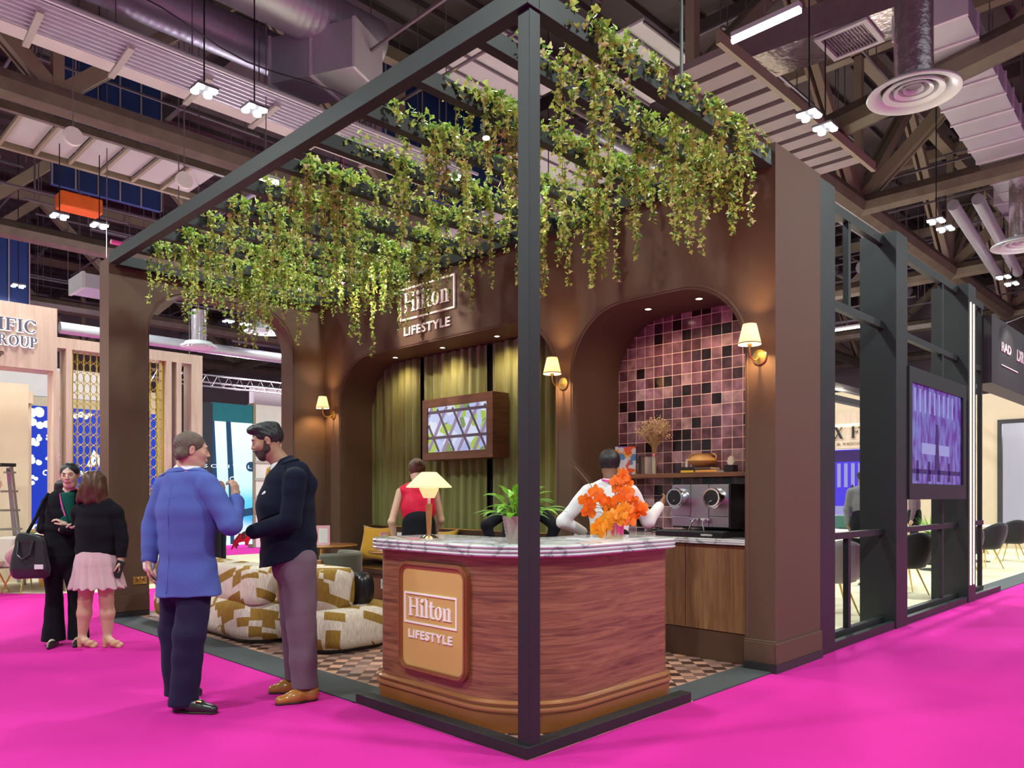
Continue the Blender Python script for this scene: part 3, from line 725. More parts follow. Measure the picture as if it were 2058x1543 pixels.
# ---------------------------------------------------------------- bar cabinet and worktop in the tiled niche
cb = thing('bar_cabinet', 'wood-fronted bar cabinet under the marble worktop in the tiled niche', 'cabinet')
MB().box(2.80,0.235,0.24,3.40,1.985,0.955).build('body', M['walnut_frame'], cb)
for (y0,y1) in ((0.24,0.80),(0.806,1.39),(1.396,1.98)): MB().box(2.78,y0,0.25,2.80,y1,0.945).build('door', M['cabinet_wood'], cb, bevel=0.002)
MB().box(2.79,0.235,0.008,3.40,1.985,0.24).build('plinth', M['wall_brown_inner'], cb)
wt = MB()
for k in range(3): wt.box(2.735-0.004*(k%2),0.235,0.957+k*0.0155,3.43,1.985,0.957+k*0.0155+0.015)
tag(wt.build('worktop', M['marble'], bevel=0.005), 'narrow marble worktop under the coffee machine in the tiled niche', 'worktop')
sf = MB().box(3.16,0.235,1.515,3.43,1.985,1.555).build('wall_shelf', M['walnut_frame'], bevel=0.003); tag(sf, 'brown wooden shelf across the tiled niche', 'shelf')

# coffee machine
cm = thing('coffee_machine', 'wide brushed steel coffee machine with two chrome brewing heads and black base', 'coffee machine', (2.98,0.50,1.0045))
MB().box(0.0,-0.005,0.07,0.44,0.0,0.445).build('side_panel', M['black_plastic'], cm)
MB().box(0.0,0.0,0.07,0.44,0.56,0.445).build('housing', M['black_plastic'], cm, bevel=0.006)
fp = MB(); 
for (y0,y1,z0,z1) in ((0.006,0.19,0.17,0.44),(0.194,0.366,0.08,0.44),(0.370,0.554,0.17,0.44),(0.006,0.19,0.08,0.166),(0.370,0.554,0.08,0.166)): fp.box(-0.012,y0,z0,0,y1,z1)
fp.build('front_panel', M['steel_brushed'], cm, bevel=0.002)
bs = MB().box(-0.20,-0.04,0.0,0.44,0.60,0.045); bs.box(-0.185,-0.02,0.045,0.0,0.58,0.052); bs.build('base', M['black_plastic'], cm, bevel=0.006)
lt = MB(); sans(lt, 'NESPRESSO', 0.016, (-0.201,0.155,0.014), (0,-1,0), (0,0,1), (-0.002,0,0), width=0.105); lt.build('base_lettering', M['letter_white'], cm)
for cy in (0.10,0.455):
    hd = thing('brewing_head', None, None); del_ = hd; bpy.data.objects.remove(hd)
    def cyl(name, r0, r1, x0, x1, m, par=cm, inner=None):
        mb = MB(); ax = Vector((-1,0.0,-0.0)); c0 = Vector((x0,cy,0.335)); n = 28; vs = []; fs = []
        prof = [(0,x0),(r0,x0),(r1,x1)]+([(inner,x1),(inner*0.97,x1+0.05),(0,x1+0.05)] if inner else [(0,x1)])
        for (r_, x) in prof:
            for k in range(n): a = 2*PI*k/n; vs.append((x,cy+r_*math.cos(a),0.335+r_*math.sin(a)-(x-x0)*(-0.25)))
        for i in range(len(prof)-1):
            for k in range(n): fs.append((i*n+k,i*n+(k+1)%n,(i+1)*n+(k+1)%n,(i+1)*n+k))
        return mb.add(vs,fs).build(name, m, par, smooth=True, angle=40)
    b_ = cyl('brewing_head', 0.075, 0.072, -0.005, -0.12, M['chrome'])
    cyl('rim', 0.078, 0.078, -0.115, -0.135, M['chrome'], b_, 0.066)
    cyl('lens', 0.062, 0.062, -0.095, -0.129, M['black_plastic'], b_)
    h_ = MB().tube([(-0.14,cy+0.02,0.285),(-0.165,cy-0.005,0.300),(-0.185,cy-0.03,0.305)],0.005,8); h_.build('handle', M['chrome'], b_, smooth=True)
for (a, b_) in ((0.20,0.24),(0.30,0.345)):
    s = MB().tube([(-0.005,a,0.145),(-0.06,a,0.145),(-0.07,(a+b_)/2,0.12),(-0.075,b_ if a > 0.25 else a,0.055)],0.007,8); s.box(-0.05,a-0.03,0.137,-0.03,a+0.05,0.155); s.build('spout', M['chrome'], cm, smooth=True)
# cable heap beside it
cbm = MB(); rnd = random.Random(3); pts = []
for i in range(90): t = i/90*2*PI*5; pts.append((0.06*math.sin(t*1.03)+0.02*math.sin(t*0.31), 0.085*math.cos(t*0.97+0.5)+0.02*math.cos(t*.23), 0.012+0.045*abs(math.sin(t*0.37))))
cc = cbm.tube(pts, 0.004, 6).build('power_cable', M['black_plastic'], smooth=True, loc=(3.02,1.28,1.006)); tag(cc, 'tangled black power cable heaped left of the coffee machine', 'cable')

# things on the shelf
SZ = 1.556
mat('ochre_ceramic', (0.62,0.33,0.10), 0.45, var=0.12, vscale=12)
bw = thing('handled_bowl', 'wide ochre ceramic bowl with two loop handles on the books', 'bowl', (3.27,0.93,SZ+0.052))
MB().lathe((0,0,0), [(0.0,0),(0.05,0.0),(0.075,0.01),(0.128,0.045),(0.132,0.055),(0.115,0.075),(0.088,0.090),(0.080,0.110),(0.088,0.118),(0.080,0.118),(0.070,0.105),(0.0,0.06)], 36).build('body', M['ochre_ceramic'], bw, smooth=True)
for s in (-1,1):
    hp = [(0, s*(0.100+0.038*math.sin(t)), 0.085-0.030*math.cos(t)*1.0) for t in [PI*i/10 for i in range(11)]]
    MB().tube(hp, 0.008, 8).build('handle', M['ochre_ceramic'], bw, smooth=True)
def book(name, label, x0, y0, z0, dx, dy, dz, m, rz=0, grp='books on the bar shelf', pitch=0):
    t = thing(name, label, 'book', (x0,y0,z0), rz, grp)
    if pitch: t.rotation_euler = (0,pitch,rz)
    MB().box(0.003,0.003,0.003,dx-0.003,dy-0.003,dz-0.003).build('pages', M['white_paint'], t)
    c = MB().box(0,0,0,dx,dy,0.003).box(0,0,dz-0.003,dx,dy,dz).box(0,0,0,0.003,dy,dz); c.build('cover', m, t)
mat('book_black', (0.02,0.02,0.022), 0.5); mat('book_yellow', (0.85,0.50,0.03), 0.5); mat('book_orange', (0.85,0.36,0.08), 0.5); mat('book_brown', (0.13,0.07,0.05), 0.6, var=0.4, vscale=30, stretch=(1,6,1))
book('book', 'slim yellow book lying at the left under the ochre bowl', 3.18,0.97,SZ,0.16,0.13,0.026, M['book_yellow'])
book('book', 'black book lying on the yellow one under the bowl', 3.18,0.96,SZ+0.0265,0.17,0.15,0.024, M['book_black'])
book('book', 'orange and white book lying at the right under the ochre bowl', 3.18,0.74,SZ,0.16,0.21,0.026, M['book_orange'])
book('book', 'brown book lying on the orange one under the bowl', 3.18,0.80,SZ+0.0265,0.17,0.15,0.024, M['book_brown'])
book('book', 'brown striped book standing by the colourful framed picture', 3.22,1.52,SZ,0.13,0.035,0.17, M['book_brown'])
book('book', 'dark book standing beside the brown striped book', 3.22,1.56,SZ,0.13,0.03,0.17, M['book_black'])
ds = thing('coral_ornament', 'pale coral ornament on a black block at the right end of the shelf', 'ornament', (3.25,0.64,SZ))
MB().box(-0.045,-0.045,0,0.045,0.045,0.062).build('block', M['black_plastic'], ds, bevel=0.004)
cr = MB()
for (dy, hh) in ((-0.03,0.045),(-0.018,0.07),(-0.006,0.08),(0.008,0.078),(0.02,0.066),(0.03,0.042)):
    cr.tube([(0,dy*0.3,0.062),(0,dy*0.9,0.062+hh*0.5),(0,dy*1.1,0.062+hh)],0.007,7); cr.tube([(0,dy*0.9,0.062+hh*0.5),(0.01,dy*0.9+0.012,0.062+hh*0.8)],0.005,6)
mat('coral_cream', (0.80,0.70,0.56), 0.7); cr.build('coral', M['coral_cream'], ds, smooth=True)
for i in range(1):
    t = MB().lathe((3.25,1.075,SZ+0.052), [(0.0,0),(0.016,0),(0.018,0.02),(0.012,0.05),(0.016,0.07),(0.0,0.08)], 12).build('white_figurine', M['coral_cream'], smooth=True); tag(t, 'small white figurine half hidden behind the ochre bowl', 'figurine')
# picture leaning on the left
def art_mat(name, stops, sc):
    m, nt, b = new_mat(name); tc = _n(nt,'ShaderNodeTexCoord'); vo = _n(nt,'ShaderNodeTexVoronoi'); vo.inputs['Scale'].default_value = sc; nt.links.new(tc.outputs['Object'], vo.inputs['Vector'])
    sp = _n(nt,'ShaderNodeSeparateColor'); nt.links.new(vo.outputs['Color'], sp.inputs[0]); r = ramp(nt, stops, 'CONSTANT'); nt.links.new(sp.outputs[0], r.inputs[0]); nt.links.new(r.outputs[0], b.inputs['Base Color']); b.inputs['Roughness'].default_value = 0.4
art_mat('art_colours', [(0,(0.85,0.10,0.02)),(0.15,(0.9,0.4,0.05)),(0.3,(0.65,0.60,0.70)),(0.55,(0.3,0.12,0.5)),(0.65,(0.75,0.70,0.78)),(0.85,(0.1,0.25,0.5))], 22)
ap = thing('art_print', 'colourful abstract print leaning at the left end of the shelf', 'picture', (3.20,1.80,SZ), math.radians(28))
MB().box(-0.01,-0.16,0.0,0.0,0.04,0.27).build('print', M['art_colours'], ap); MB().box(0.0,-0.165,0,0.012,0.045,0.275).build('backing', M['black_plastic'], ap)
# dried flower bunch in a clear vase
mat('dried_stalk', (0.55,0.36,0.14), 0.8, var=0.2); leaf_mat('dried_bloom', (0.68,0.48,0.22), (0.88,0.70,0.42), 40)
dv = thing('dried_flower_vase', 'dried beige baby breath bunch in a narrow vase on the shelf', 'vase of dried flowers', (3.28,1.45,SZ))
MB().lathe((0,0,0), [(0.0,0),(0.035,0.0),(0.036,0.10),(0.030,0.17),(0.034,0.19),(0.028,0.19),(0.0,0.15)], 20).build('vase', M['vase_gold_glass'], dv, smooth=True)
rnd = random.Random(9); s1 = MB(); s2 = MB()
for i in range(75):
    a = rnd.uniform(0,2*PI); r_ = math.sqrt(rnd.random())*0.14; top = Vector((r_*math.cos(a), r_*math.sin(a)*1.15, 0.52-0.9*r_*r_/0.14+rnd.uniform(-0.07,0.02)))
    s1.tube([(0,0,0.06),(top.x*0.18,top.y*0.18,0.26),top], 0.0013, 4)
    for k in range(9):
        c = top+Vector((rnd.gauss(0,0.017),rnd.gauss(0,0.017),rnd.gauss(0,0.017))); s_ = rnd.uniform(0.005,0.009)
        s2.add([c+Vector((s_,0,0)),c+Vector((0,s_,0)),c-Vector((s_,0,0)),c-Vector((0,s_,0)),c+Vector((0,0,s_)),c-Vector((0,0,s_))],[(0,1,4),(1,2,4),(2,3,4),(3,0,4),(1,0,5),(2,1,5),(3,2,5),(0,3,5)])
s1.build('stalks', M['dried_stalk'], dv)['kind'] = 'stuff'; s2.build('dried_blooms', M['dried_bloom'], dv)['kind'] = 'stuff'

# ---------------------------------------------------------------- wall screen in a deep wooden frame
def tv_mat():
    m, nt, b = new_mat('screen_lattice'); tc = _n(nt,'ShaderNodeTexCoord'); vo = _n(nt,'ShaderNodeTexVoronoi'); vo.inputs['Scale'].default_value = 9; nt.links.new(tc.outputs['Object'], vo.inputs['Vector'])
    sp = _n(nt,'ShaderNodeSeparateColor'); nt.links.new(vo.outputs['Color'], sp.inputs[0])
    r = ramp(nt, [(0,(0.55,0.62,0.95)),(0.3,(0.42,0.62,0.08)),(0.5,(0.75,0.80,1.0)),(0.72,(0.22,0.33,0.12)),(0.85,(0.45,0.50,0.85))], 'CONSTANT'); nt.links.new(sp.outputs[0], r.inputs[0])
    nt.links.new(r.outputs[0], b.inputs['Emission Color']); b.inputs['Emission Strength'].default_value = 0.85; b.inputs['Base Color'].default_value = (0.02,0.02,0.02,1); b.inputs['Roughness'].default_value = 0.2
tv_mat(); emis('screen_bar', (0.10,0.06,0.10), 0.7); emis('screen_bar_light', (0.36,0.27,0.42), 0.75)
ws = thing('wall_screen', 'lattice-picture screen in a deep walnut box frame in front of the curtains', 'screen', (2.95,3.317,1.772))
W_, H_ = 1.215, 0.72
f_ = MB(); o_ = [(0,0),(W_,0),(W_,H_),(0,H_)]; i_ = [(0.10,0.09),(W_-0.09,0.09),(W_-0.09,H_-0.10),(0.10,H_-0.10)]; f_.wallhole('x',0,0.25,o_,i_); f_.build('box_frame', M['walnut_frame'], ws, bevel=0.003)
sc_ = MB().box(0.02,0.10,0.09,0.24,W_-0.09,H_-0.10).build('display', M['screen_lattice'], ws)
# triangular lattice shown on the display (thin emissive bars on the glass)
lb = MB(); lc = MB(); y0,y1,z0,z1 = 0.10,W_-0.09,0.09,H_-0.10
def clipbar(mb, p, q, w_, x=0.016):
    n = 24; prev = None
    for i in range(n+1):
        t = i/n; y = p[0]+(q[0]-p[0])*t; z = p[1]+(q[1]-p[1])*t; ok = y0 <= y <= y1 and z0 <= z <= z1
        if ok and prev is None: prev = (y,z)
        if (not ok or i == n) and prev is not None:
            e = (y,z) if ok else last
            if e != prev:
                d = Vector((e[0]-prev[0], e[1]-prev[1])); L = d.length
                if L > 0.01:
                    nn = Vector((-d.y,d.x))/L*w_/2; vs = [(x,prev[0]+nn.x,prev[1]+nn.y),(x,prev[0]-nn.x,prev[1]-nn.y),(x,e[0]-nn.x,e[1]-nn.y),(x,e[0]+nn.x,e[1]+nn.y)]
                    vs += [(x+0.003,v[1],v[2]) for v in vs]; mb.add(vs,[(0,1,2,3),(4,7,6,5),(0,4,5,1),(1,5,6,2),(2,6,7,3),(3,7,4,0)])
            prev = None
        last = (y,z)
for zz in (z0+0.17,z0+0.47): clipbar(lb, (y0,zz), (y1,zz), 0.034, 0.0145)
for k in range(-2,6):
    yb = y0+k*0.27; clipbar(lb, (yb,z0-0.02), (yb+0.38,z1+0.08), 0.030); clipbar(lc, (yb+0.13,z1+0.02), (yb+0.52,z0-0.05), 0.048, 0.0175)
lb.build('screen_picture_bars', M['screen_bar'], sc_); lc.build('screen_picture_bars', M['screen_bar_light'], sc_)

# ---------------------------------------------------------------- downlights, spots, sconces
for i, (x, y, z, e) in enumerate([(3.02,5.16,3.10,20),(3.02,4.24,3.10,20),(3.02,3.32,3.10,20),(3.02,2.6,3.10,14),(3.06,1.37,3.07,22),(3.06,0.84,3.07,22)]):
    where = ['left one of the row above the green curtains','middle one above the green curtains','right one above the green curtains by the post','hidden behind the black post above the curtains','left one above the mauve tiles','right one above the mauve tiles'][i]
    t = thing('downlight', 'small glowing recessed downlight, '+where, 'downlight', (x,y,z), 0, 'recessed downlights in the niches')
    MB().lathe((0,0,0), [(0.030,-0.001),(0.042,-0.001),(0.044,-0.006),(0.030,-0.007)], 20).build('trim_ring', M['wall_brown'], t, smooth=True)
    MB().lathe((0,0,0), [(0.0,-0.003),(0.029,-0.003),(0.029,-0.006),(0,-0.006)], 16).build('lens', M['downlight_glow'], t)
    light('downlight_light','SPOT',(x,y,z-0.02),e*1.0,(1,0.74,0.45),0.03,rot=(0,0,0),spot=150,blend=1.0)
def sconce(y, label):
    t = thing('wall_sconce', label, 'wall lamp', (2.72,y,2.42), 0, 'brass wall sconces with white shades')
    MB().lathe((0,0,0), [(0.0,0),(0.058,0),(0.060,0.006),(0.055,0.014),(0.02,0.018),(0,0.019)], 28).build('back_plate', M['brass'], t, smooth=True).rotation_euler = (0,-PI/2,0)
    pts = [(-0.015,0,0.0),(-0.045,0,-0.018),(-0.085,0,-0.035),(-0.125,0,-0.030),(-0.155,0,-0.005),(-0.165,0,0.035),(-0.165,0,0.085)]
    MB().tube(pts, 0.006, 8).build('arm', M['brass'], t, smooth=True)
    MB().lathe((-0.165,0,0.06), [(0,0),(0.018,0),(0.020,0.02),(0.0,0.022)], 16).build('cup', M['brass'], t, smooth=True)
    sh = MB().lathe((-0.165,0,0.072), [(0.085,0),(0.086,0.004),(0.050,0.155),(0.048,0.155),(0.082,0.0)], 32).build('lamp_shade', M['lamp_shade_white'], t, smooth=True, angle=60)
    MB().lathe((-0.165,0,0.072), [(0.0862,0.006),(0.087,0.009),(0.0855,0.012)], 32).build('shade_trim', M['black_plastic'], sh, smooth=True)
    light('sconce_light','POINT',(2.72-0.165,y,2.42+0.15),30.0,(1,0.66,0.30),0.03)
sconce(6.11,'brass sconce with white shade on the brown wall left of the curtain niche')
sconce(2.10,'brass sconce with white shade between the curtains and the tiled niche')
sconce(0.105,'brass sconce with white shade right of the tiled niche, nearest')
def track_spot(x, y, z, aim, e, label):
    t = thing('spotlight', label, 'spotlight', (x,y,z), 0, 'small spotlights under the pergola')
    MB().tube([(0,0,0),(0,0,-0.05)],0.006,6).build('bracket', M['frame_black'], t)
    d = (Vector(aim)-Vector((x,y,z-0.07))).normalized(); c = Vector((0,0,-0.075))
    MB().tube([c-d*0.05,c+d*0.05],0.03,14).build('can', M['frame_black'], t, smooth=True); MB().tube([c+d*0.0505,c+d*0.053],0.024,14).build('lens', M['downlight_glow'], t)
    light('spotlight_light','SPOT',tuple(Vector((x,y,z))+c+d*0.06),e,(1,0.86,0.70),0.03,aim=aim,spot=62,blend=0.6)
track_spot(1.30,4.50,3.87,(2.72,4.15,3.35),170,'small bright spotlight under a pergola beam aimed at the wall lettering')
track_spot(1.30,1.6,3.87,(2.72,1.1,3.4),26,'small spotlight under a pergola beam aimed above the tiled niche')
track_spot(0.7,1.05,3.87,(0.6,0.6,1.0),30,'small spotlight under a pergola beam aimed at the counter')
# ---------------------------------------------------------------- ivy hanging from the pergola
def ivy_mat():
    m, nt, b = new_mat('ivy_leaf'); g = _n(nt,'ShaderNodeNewGeometry')
    r = ramp(nt, [(0,(0.07,0.20,0.035)),(0.25,(0.24,0.40,0.06)),(0.6,(0.48,0.64,0.10)),(0.85,(0.66,0.76,0.18)),(1.0,(0.80,0.80,0.42))]); nt.links.new(g.outputs['Random Per Island'], r.inputs[0]); nt.links.new(r.outputs[0], b.inputs['Base Color'])
    b.inputs['Roughness'].default_value = 0.45
    tr = _n(nt,'ShaderNodeBsdfTranslucent'); ms = _n(nt,'ShaderNodeMixShader'); ms.inputs[0].default_value = 0.22
    nt.links.new(r.outputs[0], tr.inputs[0]); nt.links.new(b.outputs[0], ms.inputs[1]); nt.links.new(tr.outputs[0], ms.inputs[2]); nt.links.new(ms.outputs[0], nt.nodes['Material Output'].inputs[0])
ivy_mat(); mat('ivy_stem', (0.16,0.10,0.04), 0.8, var=0.2)
LEAF = [(0,-0.10),(0.30,-0.22),(0.46,0.10),(0.24,0.24),(0.16,0.52),(0,0.72),(-0.16,0.52),(-0.24,0.24),(-0.46,0.10),(-0.30,-0.22)]
def ivy(name_label, a, b, n, lens, seed, longs=(), top=26):
    """garland on the beam from a to b (points on the beam's top axis); lens = (min, max) hang"""
    rnd = random.Random(seed); a = Vector(a); b = Vector(b); ax = (b-a).normalized(); sd = Vector((-ax.y,ax.x,0)); LV = []; LF = []; st = MB()
    def leaf(p, d, s):
        d = d.normalized(); u = Vector((rnd.gauss(0,1),rnd.gauss(0,1),rnd.gauss(0,1))); x = d.cross(u)
        if x.length < 1e-3: return
        x.normalize(); nn = x.cross(d); k = len(LV); LV.append(p+d*s*0.12)
        for (lx, ly) in LEAF: LV.append(p+x*lx*s+d*(ly+0.1)*s+nn*(abs(lx)*0.35*s-0.12*ly*s))
        for i in range(10): LF.append((k, k+1+i, k+1+(i+1) % 10))
    def strand(t0, L, side, dens=0.018):
        p = a+(b-a)*t0+sd*side*rnd.uniform(0.02,0.05)+Vector((0,0,rnd.uniform(-0.02,0.05))); v = sd*side*0.9+ax*rnd.uniform(-0.7,0.7)+Vector((0,0,0.25)); pts = [p.copy()]; g = 0.0
        ph = rnd.uniform(0,6.3); n_ = int(L/dens)
        for i in range(n_):
            v = v*0.86+Vector((0,0,-1))*0.22+ax*0.07*math.sin(i*0.33+ph)+sd*0.05*math.cos(i*0.27+ph); p = p+v.normalized()*dens; pts.append(p.copy())
            q = 1.0-0.35*i/n_
            for _ in range(2 if rnd.random() < 0.75 else 1):
                d = Vector((rnd.gauss(0,1),rnd.gauss(0,1),rnd.gauss(-0.5,0.7))); leaf(p+d.normalized()*rnd.uniform(0.004,0.022), d, rnd.uniform(0.034,0.062)*q)
        st.tube(pts[::3]+[pts[-1]], 0.0016, 4)
    cl = [(rnd.random(), rnd.uniform(0.04,0.09)) for _ in range(5)]
    for i in range(int(n*2.4)):
        t0 = rnd.uniform(0.0,1.0) if rnd.random() < 0.5 else 0
        if not t0: c_ = rnd.choice(cl); t0 = min(1,max(0,rnd.gauss(*c_))); L = lens[0]+(lens[1]*1.2-lens[0])*rnd.random()**1.5*(0.55+0.9*max(math.exp(-((t0-c_[0])/0.10)**2) for c_ in cl)); strand(t0, L, rnd.choice((-1,1)))
    for (t0, L) in longs: strand(t0, L, rnd.choice((-1,1)), 0.02)
    for i in range(top*17):
        p = a+(b-a)*rnd.random()+sd*rnd.choice((-1,1))*rnd.uniform(0.035,0.075)+Vector((0,0,rnd.uniform(-0.10,0.07))); leaf(p, Vector((rnd.gauss(0,1),rnd.gauss(0,1),rnd.gauss(0.3,0.8))), rnd.uniform(0.03,0.055))
    t = thing('ivy_garland', name_label, 'ivy garland', tuple(a), 0, 'ivy garlands draped over the pergola beams')
    o = Vector(a)
    me = bpy.data.meshes.new('foliage'); me.from_pydata([tuple(v-o) for v in LV], [], LF); me.materials.append(M['ivy_leaf']); ob = bpy.data.objects.new('foliage', me); COL.objects.link(ob); ob.parent = t
    st.v = [tuple(Vector(v)-o) for v in st.v]; st.build('vines', M['ivy_stem'], t)
Z_ = 3.985
ORD = ['first','second','third','fourth','fifth','sixth','seventh','eighth','ninth','tenth']
ivy('ivy garland draped along the right-hand edge beam of the pergola, ending in long tips', (0.30,0.045,Z_), (2.62,0.045,Z_), 40, (0.10,0.62), 1, longs=((0.60,0.95),(0.63,0.85),(0.97,0.75),(0.93,0.62),(0.90,0.7)), top=34)
SPAN = [(0.32,2.6,30,0.55),(0.30,2.6,36,0.62),(0.30,2.6,34,0.55),(0.30,2.6,34,0.55),(0.32,2.55,34,0.60),(0.28,2.5,34,0.55),(0.28,2.5,34,0.52),(0.28,2.5,36,0.60),(0.26,2.5,38,0.60),(0.22,2.5,44,0.65)]
LONGS = [((0.75,0.95),(0.8,0.9),(0.5,0.8)),((0.9,0.9),(0.55,0.85)),((0.8,0.8),(0.35,0.8)),((0.9,0.85),(0.93,0.9)),((0.6,0.8),(0.9,0.9)),((0.75,0.8),),((0.6,0.8),(0.85,0.95)),((0.84,1.15),(0.82,1.0),(0.8,0.9),(0.4,0.8)),((0.3,0.8),(0.5,0.85),(0.0,0.6),(0.02,0.7),(0.05,0.55),(0.07,0.65)),((0.0,0.55),(0.01,0.62),(0.03,0.5),(0.06,0.66),(0.12,0.75),(0.2,0.8),(0.28,0.95),(0.4,1.0),(0.55,0.95),(0.7,0.9))]
for k, y in enumerate(BEAMS):
    x0, x1, n, L = SPAN[k]
    ivy('ivy garland on the %s cross beam counted from the corner post' % ORD[k], (x0,y,Z_), (x1,y,Z_), n, (0.08,L), 20+k, longs=LONGS[k], top=24)
# ---------------------------------------------------------------- lounge furniture inside the booth
def sofa_mat():
    m, nt, b = new_mat('sofa_fabric'); tc = _n(nt,'ShaderNodeTexCoord'); mp = _n(nt,'ShaderNodeMapping'); mp.inputs['Scale'].default_value = (1,1,1.5); nt.links.new(tc.outputs['Object'], mp.inputs[0])
    sx = _n(nt,'ShaderNodeSeparateXYZ'); nt.links.new(mp.outputs[0], sx.inputs[0]); X_, Y_, Z_2 = sx.outputs
    u = math_n(nt,'SUBTRACT',math_n(nt,'MULTIPLY',X_,0.75),math_n(nt,'MULTIPLY',Y_,0.75)); q = math_n(nt,'ADD',math_n(nt,'MULTIPLY',X_,0.75),math_n(nt,'MULTIPLY',Y_,0.75)); v = math_n(nt,'ADD',Z_2,math_n(nt,'MULTIPLY',q,0.75))
    def cells(a, b, fa, fb, sh, slant):
        row = math_n(nt,'FLOOR',math_n(nt,'ADD',math_n(nt,'MULTIPLY',b,fb),math_n(nt,'MULTIPLY',a,slant))); wn = _n(nt,'ShaderNodeTexWhiteNoise', noise_dimensions='1D'); nt.links.new(row, wn.inputs['W'])
        col = math_n(nt,'FLOOR',math_n(nt,'ADD',math_n(nt,'MULTIPLY',math_n(nt,'ADD',a,math_n(nt,'MULTIPLY',b,slant*0.12)),fa),math_n(nt,'MULTIPLY',wn.outputs['Value'],sh))); cb = _n(nt,'ShaderNodeCombineXYZ'); nt.links.new(row, cb.inputs[0]); nt.links.new(col, cb.inputs[1])
        w2 = _n(nt,'ShaderNodeTexWhiteNoise', noise_dimensions='2D'); nt.links.new(cb.outputs[0], w2.inputs['Vector']); return w2.outputs['Value']
    a1 = math_n(nt,'GREATER_THAN',cells(u,v,5.5,8.0,7.0,0.45),0.64); a2 = math_n(nt,'GREATER_THAN',cells(v,u,4.8,8.0,5.0,-0.55),0.78)
    xo = math_n(nt,'ABSOLUTE',math_n(nt,'SUBTRACT',a1,a2)); r = ramp(nt, [(0,(0.66,0.56,0.47)),(0.5,(0.30,0.17,0.035))], 'CONSTANT'); nt.links.new(xo, r.inputs[0])
    n2 = _n(nt,'ShaderNodeTexNoise'); n2.inputs['Scale'].default_value = 90; mp2 = _n(nt,'ShaderNodeMapping'); mp2.inputs['Scale'].default_value = (1,1,0.15); nt.links.new(tc.outputs['Object'], mp2.inputs[0]); nt.links.new(mp2.outputs[0], n2.inputs['Vector'])
    mx = _n(nt,'ShaderNodeMix', data_type='RGBA', blend_type='MULTIPLY'); mx.inputs[0].default_value = 1; rr = ramp(nt, [(0.3,(0.75,0.75,0.75)),(0.7,(1.1,1.1,1.1))]); nt.links.new(n2.outputs['Fac'], rr.inputs[0]); nt.links.new(r.outputs[0], mx.inputs[6]); nt.links.new(rr.outputs[0], mx.inputs[7])
    nt.links.new(mx.outputs[2], b.inputs['Base Color']); b.inputs['Roughness'].default_value = 0.9; b.inputs['Specular IOR Level'].default_value = 0.2
    bp = _n(nt,'ShaderNodeBump'); bp.inputs['Strength'].default_value = 0.2; nt.links.new(n2.outputs['Fac'], bp.inputs['Height']); nt.links.new(bp.outputs[0], b.inputs['Normal'])
sofa_mat()
mat('mustard_velvet', (0.62,0.33,0.012), 0.7, var=0.12, sheen=0.5); mat('leather_brown', (0.035,0.016,0.010), 0.35, var=0.2, vscale=8); mat('armchair_grey', (0.13,0.125,0.095), 0.8, var=0.1, sheen=0.3)
wood('table_wood', [(0.3,(0.28,0.11,0.035)),(0.7,(0.42,0.19,0.07))], scale=(1,6,1), rough=0.25, nscale=3, coat=0.3)
mat('paper_pink', (0.80,0.40,0.50), 0.5); mat('paper_white', (0.80,0.80,0.80), 0.5); mat('acrylic', (0.75,0.78,0.80), 0.1); mat('ink_grey', (0.25,0.25,0.27), 0.5)
def puff(mb, x0, y0, x1, y1, z0, z1, r, bulge=0.03, er=0.05, n=10):
    """soft block: rounded plan, bulging sides, rounded edges"""
    prof = []
    for i in range(9):
        t = i/8; z = z0+(z1-z0)*t; e = bulge*math.sin(PI*t)
        edge = max(0, er-(z-z0)) if z-z0 < er else (max(0, er-(z1-z)) if z1-z < er else 0)
        e -= er-math.sqrt(max(0, er*er-edge*edge)); prof.append((e, z))
    prof = [(-er*1.0,z0)]+prof+[(-er*1.0,z1)]
    rings = []
    for e, z in prof: rings.append([(x,y,z) for x, y in rrect(x0-e, y0-e, x1+e, y1+e, max(0.02, r+e), n)])
    m = len(rings[0]); vs = [v for q in rings for v in q]
    fs = [(i*m+k,i*m+(k+1)%m,(i+1)*m+(k+1)%m,(i+1)*m+k) for i in range(len(rings)-1) for k in range(m)]+[tuple(range(m))[::-1], tuple((len(rings)-1)*m+k for k in range(m))]
    return mb.add(vs, fs)
def sofa(label, x0, y0, x1, y1, back, extra=None):
    t = thing('patterned_sofa', label, 'sofa', (0,0,0), 0, 'gold and cream patterned lounge sofas')
    puff(MB(), x0, y0, x1, y1, 0.045, 0.385, 0.30, 0.030, 0.035).build('seat_base', M['sofa_fabric'], t, smooth=True, angle=70)
    puff(MB(), *back, 0.375, 0.715, 0.12, 0.012, 0.022).build('backrest', M['sofa_fabric'], t, smooth=True, angle=70)
    puff(MB(), x0+0.07, y0+0.07, x1-0.07, y1-0.07, 0.006, 0.05, 0.25, 0, 0.005).build('plinth', M['black_plastic'], t)
    return t
sofa('long gold and cream patterned sofa seen from behind, behind the two men', 0.36,3.72,1.14,6.10, (0.37,3.73,0.66,6.09))
s2 = sofa('gold and cream patterned sofa with rounded end nearest the counter', 0.56,2.86,1.40,3.66, (0.57,2.98,1.00,3.70))
puff(MB(), 1.04,3.02,1.20,3.64, 0.38, 0.66, 0.07, 0.02, 0.03).build('leather_cushion', M['leather_black'] if 'leather_black' in M else M['black_plastic'], s2, smooth=True)
